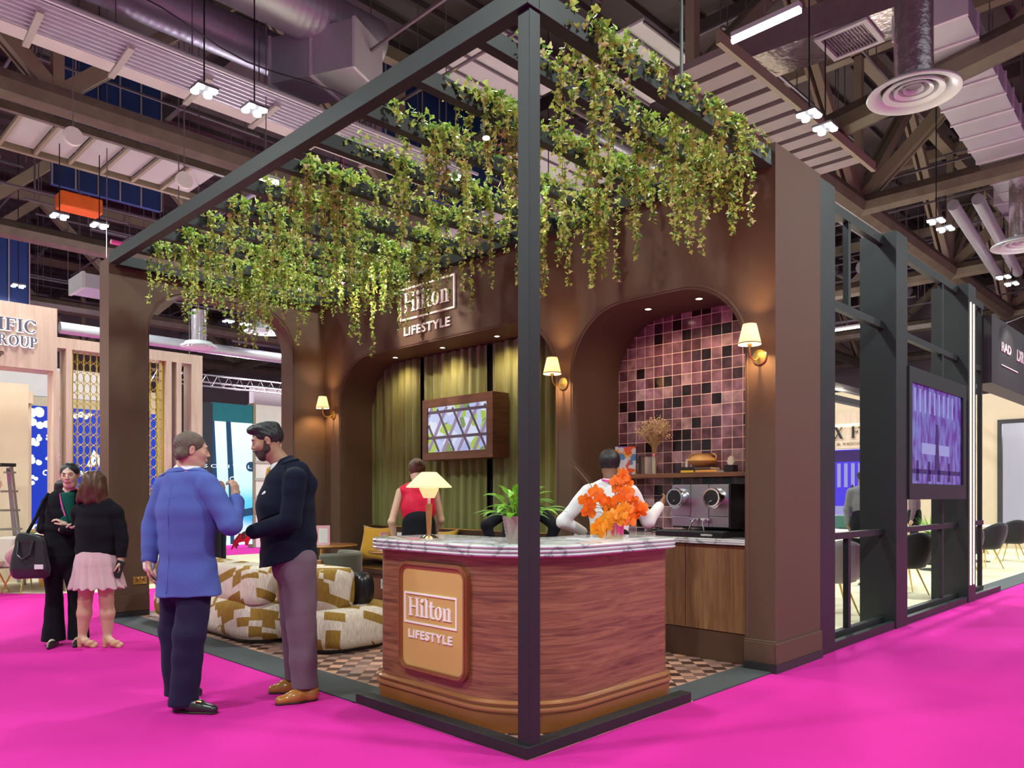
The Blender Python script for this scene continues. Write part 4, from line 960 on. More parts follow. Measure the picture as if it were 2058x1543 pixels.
# round tables with menu stands
def round_table(label, x, y, r=0.42):
    t = thing('round_table', label, 'table', (x,y,0), 0, 'round wooden lounge tables')
    MB().lathe((0,0,0), [(0,0.722),(r-0.03,0.722),(r,0.732),(r+0.004,0.742),(r-0.004,0.75),(0,0.75)], 48).build('table_top', M['table_wood'], t, smooth=True, angle=50)
    MB().lathe((0,0,0), [(0,0.01),(0.035,0.02),(0.03,0.70),(0.08,0.722),(0,0.722)], 20).build('pedestal', M['brass'], t, smooth=True)
    MB().lathe((0,0,0), [(0.0,0.007),(0.22,0.007),(0.22,0.018),(0.03,0.025),(0,0.025)], 32).build('base', M['brass'], t, smooth=True); return t
def menu_stand(label, x, y, z, rz, m1, w_=0.15, h_=0.21):
    t = thing('menu_stand', label, 'menu stand', (x,y,z), rz, 'menu stands on tables')
    MB().box(-w_/2,-0.004,0.002,w_/2,0.004,h_).build('card', M[m1], t); MB().box(-w_*0.32,-0.006,h_*0.1,w_*0.32,-0.004,h_*0.85).build('printed_panel', M['paper_white'], t)
    MB().box(-w_*0.22,-0.007,h_*0.18,w_*0.22,-0.006,h_*0.75).build('grey_picture', M['acrylic'], t); MB().box(-w_/2,-0.03,0,w_/2,0.03,0.003).build('foot', M['acrylic'], t)
round_table('round wooden table in the lounge corner left of the yellow cushion', 2.24,5.60)
menu_stand('pink framed menu stand on the round lounge table', 2.22,5.55,0.751, math.radians(-42), 'paper_pink', 0.165, 0.235)
round_table('round wooden table mostly hidden behind the counter, by the banquette', 2.28,4.08, 0.34)
menu_stand('thin pink menu card turned edge-on, left of the white one behind the counter', 2.18,4.24,0.751, math.radians(22), 'paper_pink', 0.15, 0.20)
menu_stand('small clear menu stand on the table just above the counter left end', 2.26,4.04,0.751, math.radians(-45), 'acrylic', 0.13, 0.20)
# banquette
bq = thing('banquette', 'long brown leather banquette with brass piping under the green curtains', 'banquette')
puff(MB(), 2.62,2.28,3.20,5.90, 0.38, 0.475, 0.05, 0.01, 0.03).build('seat', M['leather_brown'], bq, smooth=True)
MB().box(2.68,2.30,0.006,3.18,5.88,0.38).build('base_panel', M['walnut_frame'], bq); 
bk = MB(); bk.prism(rrect(2.30,0.48,5.88,0.96,(0.01,0.01,0.08,0.08),6), 'x', 3.08, 3.19); bk.build('backrest', M['leather_brown'], bq, bevel=0.01)
pp_ = rrect(2.30,0.48,5.88,0.96,(0.01,0.01,0.08,0.08),6); MB().tube([(3.08,a,b) for a, b in pp_[14:]+pp_[:1]],0.008,6).build('piping', M['brass'], bq, smooth=True)
MB().tube([(2.612,2.30,0.465),(2.612,5.88,0.465)],0.007,6).build('piping', M['brass'], bq, smooth=True)
t = thing('wall_socket', 'small white socket on the brown banquette base by the sofa end', 'socket', (2.68,4.95,0.28)); MB().box(-0.008,-0.04,-0.06,0,0.04,0.06).build('plate', M['paper_white'], t, bevel=0.003); MB().box(-0.010,-0.006,-0.01,-0.008,0.006,0.01).build('pin_hole', M['ink_grey'], t)
def cushion(label, x, y, z, rz, tilt, s=0.46):
    vs = []; fs = []; n = 14
    for side in (1,-1):
        for i in range(n+1):
            for j in range(n+1):
                u = i/n*2-1; v = j/n*2-1; pin = 1-0.16*(1-u*u)*abs(v)**2-0.0; pin2 = 1-0.16*(1-v*v)*abs(u)**2
                th = 0.075*((1-u**4)*(1-v**4))**0.6; vs.append((u*s/2*pin2*(1), side*th, v*s/2*pin*(1)+s/2))
    N = (n+1)*(n+1)
    for i in range(n):
        for j in range(n):
            a = i*(n+1)+j; fs.append((a,a+1,a+n+2,a+n+1)); b_ = N+a; fs.append((b_,b_+n+1,b_+n+2,b_+1))
    o = MB().add(vs,fs).build('cushion', M['mustard_velvet'], smooth=True, angle=180, loc=(x,y,z)); o.rotation_euler = (tilt,0,rz); bm = bmesh.new(); bm.from_mesh(o.data); bmesh.ops.remove_doubles(bm, verts=bm.verts, dist=1e-4); bm.to_mesh(o.data); bm.free()
    tag(o, label, 'cushion', 'mustard yellow cushions on the banquette')
cushion('mustard cushion leaning on the banquette beside the round table', 2.86,5.42,0.50, math.radians(-68), math.radians(-20), 0.50)
cushion('mustard cushion poking up behind the counter by the table lamp', 2.88,4.20,0.48, math.radians(-80), math.radians(-14), 0.50)
cushion('mustard cushion just showing above the counter left of the potted plant', 2.88,3.25,0.48, math.radians(-84), math.radians(-12), 0.44)
# grey tub armchair behind the sofa
ac = thing('tub_armchair', 'grey-green rounded armchair with a wooden arm behind the sofas', 'armchair', (1.72,4.62,0), math.radians(40))
puff(MB(), -0.34,-0.34,0.34,0.34, 0.20, 0.46, 0.22, 0.02, 0.05).build('seat', M['armchair_grey'], ac, smooth=True)
vs = []; 
bkm = MB(); pts_o = [(0.36*math.cos(a),0.36*math.sin(a)) for a in [math.radians(180+180*i/16) for i in range(17)]]; 
bkm.prism(pts_o+[(x*0.76,y*0.76) for x, y in pts_o[::-1]], 'z', 0.40, 0.74); bkm.build('backrest', M['armchair_grey'], ac, bevel=0.03, smooth=True)
for (x,y) in ((-0.25,-0.25),(0.25,-0.25),(0.25,0.25),(-0.25,0.25)): MB().tube([(x,y,0.21),(x*1.15,y*1.15,0.006)],0.018,8).build('leg', M['table_wood'], ac)
MB().box(-0.39,-0.05,0.48,-0.34,0.30,0.68).build('wooden_arm', M['table_wood'], ac, bevel=0.008)
# black sock-like thing: bowl of dark fruit on the window ledge is not shown; small ottoman beyond the arch
# ---------------------------------------------------------------- people
def skin(name, col): 
    return mat(name, col, 0.5, var=0.06, vscale=14, bump=0.03, bscale=300, spec=0.4, sss=0.12)
skin('skin_fair', (0.60,0.37,0.26)); skin('skin_tan', (0.42,0.235,0.15)); skin('skin_light', (0.66,0.46,0.36)); skin('skin_brown', (0.22,0.10,0.06)); skin('skin_pink', (0.56,0.33,0.24))
mat('hair_black', (0.012,0.011,0.014), 0.42, var=0.5, vscale=30, bump=0.6, bscale=90, stretch=(1,1,0.25)); mat('hair_brown', (0.085,0.035,0.018), 0.45, var=0.45, vscale=22, bump=0.7, bscale=70, stretch=(1,1,0.2))
mat('hair_grey_brown', (0.105,0.068,0.05), 0.6, var=0.45, vscale=60, bump=0.6, bscale=160, stretch=(1,1,0.4)); mat('hair_chestnut', (0.14,0.06,0.03), 0.5, var=0.4, vscale=22, bump=0.6, bscale=70, stretch=(1,1,0.2))
mat('beard_dark', (0.045,0.026,0.022), 0.7, var=0.5, vscale=120, bump=0.5, bscale=300)
mat('eye_white', (0.75,0.72,0.70), 0.2); mat('iris_dark', (0.02,0.012,0.01), 0.15); mat('lip', (0.42,0.10,0.09), 0.4); mat('lip_red', (0.38,0.035,0.04), 0.35)
def weave(name, col, var=0.3, sc=150, stretch=(1,1,1), rough=0.85, b=0.2): return mat(name, col, rough, var=var, vscale=sc, bump=b, bscale=sc*1.2, stretch=stretch, spec=0.12, sheen=0.03)
weave('blazer_blue', (0.085,0.12,0.39), 0.22, 260, (1,1,0.5), b=.08); weave('trouser_navy', (0.020,0.017,0.050), 0.2); weave('suit_navy', (0.006,0.008,0.022), 0.25)
weave('trouser_mauve', (0.145,0.095,0.125), 0.1, 200); weave('cloth_black', (0.008,0.008,0.012), 0.2); weave('skirt_pink', (0.62,0.43,0.46), 0.05); weave('shirt_white', (0.78,0.76,0.78), 0.03); weave('top_green', (0.01,0.10,0.075), 0.1)
weave('top_red', (0.62,0.012,0.05), 0.08, 60, rough=0.4); weave('cloth_beige', (0.55,0.42,0.32), 0.06); weave('cloth_grey', (0.16,0.16,0.17), 0.1)
mat('leather_tan', (0.38,0.145,0.025), 0.25, var=0.25, vscale=18, coat=0.5); mat('leather_black', (0.02,0.018,0.022), 0.3, var=0.1, coat=0.3); mat('sole_dark', (0.03,0.02,0.015), 0.5)
mat('leather_sand', (0.62,0.36,0.20), 0.4, var=0.05); mat('tie_gold', (0.55,0.30,0.05), 0.4, var=0.3, vscale=60); mat('lanyard_pink', (0.80,0.08,0.40), 0.5); mat('red_plastic', (0.70,0.02,0.03), 0.4)

def pnt(*a): return np.array(a, float)
def head_prims(c, R, s=1.0, female=False):
    """skull, face, nose, ears in head space (x right, y forward, z up)"""
    k = 1 if not female else 0.93
    P = [ell((0,-.014,.030),(.076*k,.094,.086),k=.02), ell((0,.018,-.040),(.060*k,.070,.072),k=.035), cap((-.022*k,.052,-.088),(.022*k,.052,-.088),.017 if not female else .014,k=.028),
         cap((-.045*k,.0,-.055),(-.022*k,.048,-.085),.018,k=.025), cap((.045*k,.0,-.055),(.022*k,.048,-.085),.018,k=.025),
         ell((-.036*k,.055,-.018),(.024,.022,.022),k=.03), ell((.036*k,.055,-.018),(.024,.022,.022),k=.03),
         cap((-.03*k,.078,.030),(.03*k,.078,.030),.010 if not female else .006,k=.022),
         ell((-.031*k,.094,.010),(.018,.013,.011),k=.014,op='-'), ell((.031*k,.094,.010),(.018,.013,.011),k=.014,op='-'),
         cap((0,.084,.018),(0,.099,-.018),.0075,.0105,k=.012), ell((0,.101,-.021),(.0095,.009,.0080),k=.006), ell((-.010,.095,-.024),(.0075,.008,.006),k=.006), ell((.010,.095,-.024),(.0075,.008,.006),k=.006),
         ell((-.031*k,.0795,.010),(.0135,.011,.0075),k=.003), ell((.031*k,.0795,.010),(.0135,.011,.0075),k=.003),
         ell((0,.082,-.052),(.024,.012,.010),k=.012), cap((-.016,.090,-.0505),(.016,.090,-.0505),.0045,k=.005), cap((-.013,.089,-.060),(.013,.089,-.060),.0052,k=.005), ell((0,.099,-.0552),(.020,.008,.0012),k=.002,op='-')]
    for sx in (-1,1):
        P += [ell((sx*.079*k,-.008,.0),(.007,.017,.030),R=_rot(0,-12,0),k=.006), ell((sx*.085*k,-.004,.002),(.005,.009,.018),R=_rot(0,-12,0),k=.004,op='-')]
    P = [dict(p) for p in P]
    for p in P:
        for key in ('c','a','b','r'):
            if key in p: p[key] = p[key]*s
        for key in ('ra','rb'):
            if key in p: p[key] = p[key]*s
    return xf(P, R, pnt(*c))
def face_bits(par, c, R, s=1.0, female=False, brow=True, lips='lip'):
    k = 1 if not female else .93
    T = lambda v: R@(pnt(*v)*s)+pnt(*c)
    for sx in (-1,1):
        sdf('eye', [ell(T((sx*.031*k,.0815,.0102)),(.0102*s,.0105*s,.0048*s),R=R)], .0016, M['eye_white'], par)
        sdf('iris', [ell(T((sx*.031*k,.0895,.0102)),(.0046*s,.0035*s,.0044*s),R=R)], .0012, M['iris_dark'], par)
        if brow:
            sdf('eyebrow', [cap(T((sx*.014*k,.0895,.0275)),T((sx*.030*k,.0905,.0325)),.0032*s,k=.004), cap(T((sx*.030*k,.0905,.0325)),T((sx*.045*k,.0790,.0275)),.0032*s,.0018*s,k=.004)], .0018, M['hair_black'], par)
            sdf('eyelash', [cap(T((sx*.018*k,.0905,.0145)),T((sx*.031*k,.0925,.0172)),.0014*s,k=.002), cap(T((sx*.031*k,.0925,.0172)),T((sx*.045*k,.0830,.0145)),.0014*s,k=.002)], .0013, M['hair_black'], par)
    sdf('lips', [cap(T((-.017,.0925,-.0505)),T((0,.0955,-.0490)),.0036*s,k=.003),cap(T((.017,.0925,-.0505)),T((0,.0955,-.0490)),.0036*s,k=.003),cap(T((-.012,.0925,-.0600)),T((.012,.0925,-.0600)),.0045*s,k=.003)], .0016, M[lips], par)
def hand_prims(w, d, n, side=1, curl=0.5, s=1.0, thumb=1.0):
    """w wrist, d along the fingers, n palm normal (palm faces n), side: thumb on +x (1) or -x (-1) of the palm"""
    d = pnt(*d)/np.linalg.norm(d); n = pnt(*n); n = n-d*(n@d); n = n/np.linalg.norm(n); x = np.cross(d, n)*side; w = pnt(*w)
    P = [cap(w-d*.02, w+d*.03, .024*s, .026*s, k=.015)]
    for i, (o, L) in enumerate(((.028,.070),(.010,.078),(-.009,.073),(-.027,.057))):
        b = w+d*.085*s*(1-.06*abs(i-1))+x*o*s
        P.append(cap(w+d*.02*s+x*o*.6*s, b, .014*s, .0115*s, k=.012))
        q = b; a = curl*0.5
        for j, f in enumerate((.42,.32,.26)):
            dd = d*math.cos(a)+n*math.sin(a); e = q+dd*L*f*s; P.append(cap(q, e, (.0095-.0009*j)*s, (.0088-.001*j)*s, k=.0035)); q = e; a += curl*(1.0 if j == 0 else .7)
    t0 = w+d*.025*s+x*.022*s; t1 = t0+(d*.55+x*.75+n*.3*thumb)*.036*s; t2 = t1+(d*.85+x*.25+n*.45*thumb)*.032*s; t3 = t2+(d*.8-x*.1+n*.5*thumb)*.024*s
    P += [cap(t0,t1,.015*s,.012*s,k=.012), cap(t1,t2,.0115*s,.010*s,k=.004), cap(t2,t3,.010*s,.008*s,k=.003)]
    return P
def folds(amp, seed=0, fz=26, fx=10):
    a, b, c = seed*1.7, seed*2.3+1, seed*.9+2
    return lambda X, Y, Z: amp*(np.sin(fz*Z+fx*X+2.2*np.sin(9*X+7*Y+a)+b)*np.sin(7*Z-13*X+5*Y+c)+.5*np.sin(2.1*fz*Z-fx*2*Y+a+2*np.sin(12*Y+6*Z)))
def chain(pts, rs, flat=1.0, yaw=0.0, k=.03): return [cap(pts[i],pts[i+1],rs[i],rs[i+1],flat,yaw,k) for i in range(len(pts)-1)]
def shoe(par, heel, toe, m, w=.042, h=.075, vox=.005, sole=True, heelh=0.0, label=None):
    hx, tx = pnt(*heel,0), pnt(*toe,0); d = (tx-hx)/np.linalg.norm(tx-hx); L = np.linalg.norm(tx-hx); up = pnt(0,0,1)
    P = [cap(hx+d*.04+up*(h-.025),hx+d*.055+up*.035,.034,.038,k=.02), cap(hx+d*.05+up*.042,hx+d*(L*.55)+up*.040,.037,.042,k=.03), cap(hx+d*(L*.5)+up*.038,hx+d*(L-.035)+up*.026,.043,.030,k=.03),
         pln((0,0,.010),(0,0,-1),k=.002), pln((0,0,h+.005),(0,0,1),k=.004)]
    s = sdf('shoe', P, vox, m, par)
    if sole:
        P = [cap(hx+d*.045+up*.02,hx+d*(L*.5)+up*.02,.039,.044,k=.03), cap(hx+d*(L*.5)+up*.02,hx+d*(L-.036)+up*.02,.045,.034,k=.03), pln((0,0,.013),(0,0,1)), pln((0,0,.001),(0,0,-1))]
        sdf('sole', P, vox, M['sole_dark'], s)
    return s
RZ = math.radians(-45.395)
def person(name_label, loc, group=None):
    return thing('person', name_label, 'person', loc, RZ, group)

# ---- man in the blue blazer (seen from behind)
p = person('man in blue linen blazer and navy trousers, seen from behind with raised hand', (-0.80,2.25,0.0))
hc = (0.035,0.0,1.635); R = _rot(-62,-4,0)
body = head_prims(hc, R)+[cap((0.01,-.005,1.58),(0.0,-.01,1.46),.058,.066,k=.03), cap((0,0,1.36),(0,0,1.0),.12,.11,flat=.7,k=.05)]
LW, RW = (-.235,-.02,.93), (.30,.06,1.33)
body += chain([pnt(-.17,.06,1.38),pnt(-.245,.06,1.17),pnt(*LW)],[.04,.035,.027])+chain([pnt(.19,-.09,1.37),pnt(.315,-.09,1.17),pnt(*RW)],[.04,.035,.027])
body += hand_prims(LW,(0.05,.1,-1),(1,.3,0),1,.5)+hand_prims((.285,.075,1.335),(-.1,.12,1),(-1,.3,0),-1,.9)
sdf('body', body, .0045, M['skin_pink'], p)
T = lambda v: R@pnt(*v)+pnt(*hc)
hair = xf([ell((0,-.020,.034),(.083,.098,.092),k=.01), cap((-.05,-.06,-.03),(.05,-.06,-.03),.040,k=.03), pln((0,.062,.035),(0,1,-.35),k=.01), pln((0,-.04,-.068),(0,.10,-1),k=.01), pln((0,.02,.0),(0,.75,-1),k=.006),
           ell((.085,-.008,-.0),(.022,.020,.036),k=.004,op='-'), ell((-.085,-.008,-.0),(.022,.020,.036),k=.004,op='-')], R, pnt(*hc))
sdf('hair', hair, .004, M['hair_grey_brown'], p, disp=lambda X,Y,Z: .0011*np.sin(260*X+90*Z)*np.sin(230*Y+120*Z))
face_bits(p, hc, R, brow=True)
sdf('shirt_collar', [cap((-.04,.03,1.50),(.045,-.03,1.50),.062,k=.03), cap((0,0,1.505),(.006,0,1.525),.071,.066,k=.02), pln((0,0,1.552),(0.12,-.1,1),k=.003), pln((0,0,1.44),(0,0,-1))], .005, M['shirt_white'], p)
yaw = -24; fx, fy = math.cos(math.radians(yaw)), math.sin(math.radians(yaw))
Ls = pnt(-.178*fx,-.178*fy,1.405); Rs = pnt(.178*fx,.178*fy,1.405)
jk = [cap((0,0,1.33),(0,0,1.22),.195,.205,flat=.66,yaw=yaw,k=.05), cap((0,0,1.22),(0,.0,1.04),.205,.180,flat=.70,yaw=yaw,k=.05), cap((0,0,1.04),(0.01,0,.72),.180,.228,flat=.74,yaw=yaw,k=.05),
      cap(Ls+pnt(.0,0,.022),(-.035,.02,1.475),.062,.058,k=.04), cap(Rs-pnt(.0,0,-.022),(.04,-.02,1.475),.062,.058,k=.04), cap((-.06,.02,1.44),(.06,-.02,1.44),.07,k=.06)]
jk += chain([Ls,pnt(-.245,.06,1.17),pnt(-.240,-.0,.955)],[.079,.066,.052],k=.012)+chain([Rs,pnt(.315,-.09,1.17),pnt(.300,.045,1.31)],[.080,.072,.056],k=.012)
jk += [cap((0,0,1.50),(0,0,1.62),.057,k=.006,op='-'), pln((0,0,.715),(0.03,0,-1),k=.004)]
jk += [cap((.135,-.185,.99),(.150,-.190,.66),.004,k=.006,op='-')]
J = sdf('blazer', jk, .006, M['blazer_blue'], p, disp=folds(.0035,1,22,8))
tor = [dict(q, ra=q['ra']+.007, rb=q['rb']+.007) for q in jk[:6]]+[cap((0,0,1.50),(.003,0,1.545),.068,.064,k=.02)]
sdf('collar', tor+[cap((0,0,1.45),(0,0,1.62),.0585,k=.004,op='-'), pln((0,0,1.522),(0.05,.15,1),k=.004), pln((0,0,1.484),(0,-.25,-1),k=.002)], .005, M['blazer_blue'], J)
sdf('back_seam', [dict(q, ra=q['ra']+.0045, rb=q['rb']+.0045) for q in jk[:3]]+[pln((0.004,0,0),(fx,fy,0)), pln((-.004,0,0),(-fx,-fy,0)), pln((0,0,.74),(0,0,-1)), pln((0,.0,0),(0,1,0)), pln((0,0,1.44),(0,0,1))], .004, M['blazer_blue'], J)
sdf('cuff', [cap((-.238,-.012,.925),(-.236,-.016,.895),.036,.034)], .005, M['shirt_white'], J)
sdf('watch', [cap((.293,.055,1.325),(.291,.062,1.335),.034,k=.01)], .005, M['steel_brushed'], p)
tr = [cap((0,0,.88),(0,0,.80),.150,.155,flat=.8,yaw=yaw,k=.03)]+chain([pnt(-.085,.05,.80),pnt(-.125,.10,.47),pnt(-.125,.12,.06)],[.108,.088,.072],k=.03)+chain([pnt(.075,-.03,.80),pnt(.055,-.09,.47),pnt(.03,-.12,.06)],[.100,.097,.086],k=.03)
tr += [pln((0,0,.045),(0,0,-1),k=.003)]
sdf('trousers', tr, .006, M['trouser_navy'], p, disp=folds(.004,2,16,6))
s = shoe(p, (-.05,-.10), (.265,-.17), M['leather_black'])
MB().tube([(.125,-.178,.078),(.145,-.183,.082),(.165,-.178,.076)],.005,6).build('buckle', M['brass'], s)
shoe(p, (-.155,.13), (-.02,.30), M['leather_black'])

# ---- man in the navy double-breasted jacket
p = person('bearded man in navy double-breasted jacket, mauve trousers and tan shoes, facing left', (-0.155,2.0,0.0))
hc = (-.195,-.03,1.712); R = _rot(104,-14,0); T = lambda v: R@pnt(*v)+pnt(*hc)
LWr = (-.235,-.24,1.115)
body = head_prims(hc, R, 1.02)+[cap((-.165,-.03,1.65),(-.075,.0,1.53),.058,.068,k=.03), cap((-.03,0,1.42),(0,0,1.1),.12,.12,flat=.8,k=.05)]
body += chain([pnt(.03,-.20,1.44),pnt(.015,-.25,1.19),pnt(*LWr)],[.04,.036,.027])+chain([pnt(-.10,.18,1.42),pnt(-.15,.24,1.15),pnt(-.19,.16,.92)],[.04,.036,.027])
body += hand_prims((-.245,-.24,1.105),(-.85,.05,-.35),(0,.35,-1),-1,.75)+hand_prims((-.19,.15,.91),(-.05,-.05,-1),(1,0,0),1,.5)
sdf('body', body, .0045, M['skin_tan'], p)
hair = xf([ell((0,-.018,.038),(.082,.098,.090),k=.01), ell((0,.030,.098),(.062,.075,.036),k=.03), ell((0,.075,.098),(.045,.035,.026),k=.02), ell((0,-.03,.095),(.066,.07,.035),k=.03),
           pln((0,-.04,-.055),(0,.2,-1),k=.01), ell((0,.10,-.02),(.09,.075,.092),k=.008,op='-'), ell((.086,-.006,-.002),(.022,.018,.034),k=.004,op='-'), ell((-.086,-.006,-.002),(.022,.018,.034),k=.004,op='-')], R*1.0, pnt(*hc))
sdf('hair', hair, .004, M['hair_black'], p, disp=lambda X,Y,Z: .0016*np.sin(180*Y+60*Z)*np.sin(150*Z+60*X))
beard = xf([ell((0,.019,-.042),(.066,.0765,.078),k=.03), cap((-.024,.056,-.090),(.024,.056,-.090),.0215,k=.028), cap((-.050,.0,-.052),(-.024,.050,-.086),.024,k=.02), cap((.050,.0,-.052),(.024,.050,-.086),.024,k=.02), cap((-.069,.006,.0),(-.064,.012,-.05),.014,k=.02), cap((.069,.006,.0),(.064,.012,-.05),.014,k=.02),
            cap((-.024,.086,-.046),(0,.1,-.040),.0055,.006,k=.006), cap((.024,.086,-.046),(0,.1,-.040),.0055,.006,k=.006), cap((-.024,.086,-.046),(-.020,.082,-.075),.007,k=.01), cap((.024,.086,-.046),(.020,.082,-.075),.007,k=.01),
            pln((0,-.02,0),(0,-1,.0),k=.004), pln((0,.055,-.040),(0,.55,1),k=.006) ], R*1.02, pnt(*hc))
beard2 = [q for q in beard[:-1]]+xf([ell((0,.088,.004),(.058,.060,.042),k=.008,op='-'), ell((0,.112,-.0555),(.019,.026,.010),k=.003,op='-'), ell((0,.105,-.02),(.016,.03,.017),k=.004,op='-')], R*1.0, pnt(*hc))
sdf('beard', beard2, .0032, M['beard_dark'], p, disp=lambda X,Y,Z: .0006*np.sin(600*X+300*Z)*np.sin(500*Y))
face_bits(p, hc, R*1.0, 1.02)
sdf('shirt', [cap((-.105,-.005,1.545),(-.085,.0,1.50),.078,.085,k=.02), cap((-.10,0,1.48),(-.14,-.02,1.30),.09,.09,k=.03), pln((-.13,0,1.575),(-.55,0,1),k=.003)], .005, M['shirt_white'], p)
sdf('tie', [cap((-.178,-.045,1.525),(-.185,-.05,1.500),.018,.013,k=.01), cap((-.188,-.052,1.49),(-.218,-.055,1.36),.011,.018,k=.01)], .004, M['tie_gold'], p)
yaw = 104-90+6
jk = [cap((-.065,0,1.42),(-.075,0,1.28),.150,.180,flat=1.22,yaw=10,k=.05), cap((-.075,0,1.28),(-.06,0,1.10),.180,.172,flat=1.15,yaw=10,k=.05), cap((-.06,0,1.10),(-.055,0,.86),.172,.200,flat=1.1,yaw=10,k=.05),
      cap((.03,-.165,1.475),(-.055,-.05,1.545),.060,.050,k=.05), cap((-.11,.165,1.47),(-.07,.04,1.54),.060,.050,k=.05), cap((.0,-.03,1.50),(.02,0,1.42),.09,.11,k=.05)]
jk += chain([pnt(.035,-.185,1.455),pnt(.022,-.245,1.185),pnt(-.215,-.242,1.115)],[.080,.068,.050],k=.012)+chain([pnt(-.10,.19,1.44),pnt(-.15,.25,1.15),pnt(-.19,.17,.95)],[.075,.06,.05],k=.012)
jk += [cap((-.12,-.01,1.60),(-.165,-.03,1.50),.070,.062,k=.01,op='-'), cap((-.165,-.03,1.50),(-.262,-.05,1.30),.060,.016,k=.01,op='-'), pln((-.06,0,.905),(.24,0,-1),k=.004)]
J = sdf('jacket', jk, .006, M['suit_navy'], p, disp=folds(.0035,4,24,9))
tor = [dict(q, ra=q['ra']+.008, rb=q['rb']+.008) for q in jk[:6]]
sdf('lapel', tor+[jk_cut for jk_cut in jk if jk_cut['op'] == '-' and jk_cut['t'] == 'c']+[pln((-.045,0,1.56),(.42,0,.17)), pln((0,-.02,0),(0,1,0)), pln((0,0,1.555),(0,0,1)), pln((-.12,0,1.215),(.35,0,-1))], .004, M['suit_navy'], J)
sdf('collar', [dict(q, ra=q['ra']+.006, rb=q['rb']+.006) for q in jk[:6]]+[cap((-.085,-.005,1.54),(-.10,-.01,1.585),.088,.078,k=.02), cap((-.10,-.01,1.50),(-.15,-.03,1.66),.072,.070,k=.004,op='-'), cap((-.165,-.03,1.56),(-.262,-.05,1.30),.062,.016,k=.01,op='-'), pln((-.09,0,1.595),(-.55,0,1),k=.004), pln((-.09,0,1.545),(.45,0,-1),k=.003), pln((.03,0,0),(1,0,0),k=.01)], .004, M['suit_navy'], J)
sdf('pocket_square', [ell((-.175,-.165,1.362),(.022,.006,.011),R=_rot(-30,0,-14)), ell((-.162,-.168,1.371),(.010,.006,.009))], .003, M['shirt_white'], J)
for (bx,by,bz_) in ((-.196,-.142,1.235),(-.190,-.150,1.12),(-.115,-.190,1.22),(-.110,-.195,1.11)): sdf('button', [ell((bx,by,bz_),(.009,.005,.009),R=_rot(-30,0,0))], .003, M['black_plastic'], J)
sdf('red_card_holder', [cap((-.295,-.270,1.100),(-.345,-.275,1.010),.010,.007,flat=.6,k=.01), cap((-.240,-.275,1.075),(-.32,-.275,1.055),.013,.010,flat=.6,k=.02), cap((-.235,-.275,1.115),(-.250,-.275,1.04),.012,.012,flat=.6,k=.01)], .004, M['red_plastic'], p)
tr = [cap((-.03,0,.98),(-.02,0,.88),.125,.150,flat=1.0,k=.04)]+chain([pnt(-.055,.06,.90),pnt(-.055,.08,.50),pnt(-.045,.09,.10)],[.105,.080,.066],k=.02)+chain([pnt(.02,-.07,.90),pnt(.058,-.11,.50),pnt(.085,-.13,.10)],[.125,.098,.084],k=.02)
tr += [pln((0,0,.085),(0,0,-1),k=.003)]
sdf('trousers', tr, .006, M['trouser_mauve'], p, disp=folds(.004,5,14,5))
for (h_, t_) in (((.175,-.115),(-.075,-.265)),((.02,.10),(-.215,.03))):
    s = shoe(p, h_, t_, M['leather_tan'], h=.09); hx, tx = Vector((*h_,0)), Vector((*t_,0)); d = (tx-hx).normalized(); n_ = d.cross(Vector((0,0,1)))
    lc_ = MB()
    for q in range(4): c = hx+d*(.115+.018*q)+Vector((0,0,.092-.009*q)); lc_.tube([c-n_*.018,c+Vector((0,0,.004)),c+n_*.018],.0022,5)
    lc_.build('laces', M['sole_dark'], s)

# ---- woman with glasses
p = person('woman with round glasses and pink lanyard in black suit carrying a black bag', (-0.78,5.08,0.0))
hc = (.105,-.02,1.528); R = _rot(196,-4,4); T = lambda v: R@pnt(*v)+pnt(*hc)
body = head_prims(hc, R, .96, True)+[cap((.10,.0,1.46),(.075,.01,1.36),.045,.052,k=.03), cap((.05,0,1.30),(.03,0,1.0),.10,.10,flat=.7,k=.04)]
body += chain([pnt(-.09,0,1.27),pnt(-.125,-.03,1.06),pnt(.12,-.10,1.06)],[.035,.032,.024])+chain([pnt(.20,.02,1.27),pnt(.23,-.02,1.05),pnt(.10,-.14,1.05)],[.035,.03,.024])
body += chain([pnt(.03,0,1.0),pnt(-.06,0,.85),pnt(-.045,0,.45),pnt(-.03,0,.18)],[.09,.07,.045,.035])+chain([pnt(.03,0,1.0),pnt(.09,.02,.85),pnt(.12,.06,.45),pnt(.15,.08,.18)],[.09,.07,.045,.035])+hand_prims((.12,-.10,1.06),(1,-.1,.1),(0,0,1),1,.6,.9)+hand_prims((.13,-.10,1.08),(-.6,-.1,.5),(0,0,-1),1,.6,.9)
for (ax_,ay_) in ((-.03,.0),(.15,.08)): body += [cap((ax_,ay_,.18),(ax_+.0,ay_-.02,.075),.035,.030,k=.01), cap((ax_,ay_-.02,.07),(ax_+.02,ay_-.13,.03),.028,.025,k=.02)]
sdf('body', body, .005, M['skin_light'], p)
hair = xf([ell((0,-.022,.036),(.080,.094,.086),k=.01), ell((0,-.085,-.01),(.04,.045,.05),k=.03), ell((0,.10,-.035),(.082,.080,.108),k=.006,op='-')], R, pnt(*hc))
hair += [cap((.075,.06,1.50),(-.005,.03,1.44),.04,.045,k=.03), cap((-.005,.03,1.44),(-.03,.01,1.36),.045,.03,k=.03)]
sdf('hair', hair, .005, M['hair_black'], p, disp=lambda X,Y,Z: .0012*np.sin(160*X+40*Z))
face_bits(p, hc, R, .96, True, lips='lip_red')
gl = MB()
for sx in (-1,1): gl.tube([T((sx*.031+.026*math.cos(a),.098-.004*abs(math.cos(a)),.004+.024*math.sin(a))) for a in [2*PI*i/20 for i in range(21)]],.0017,6)
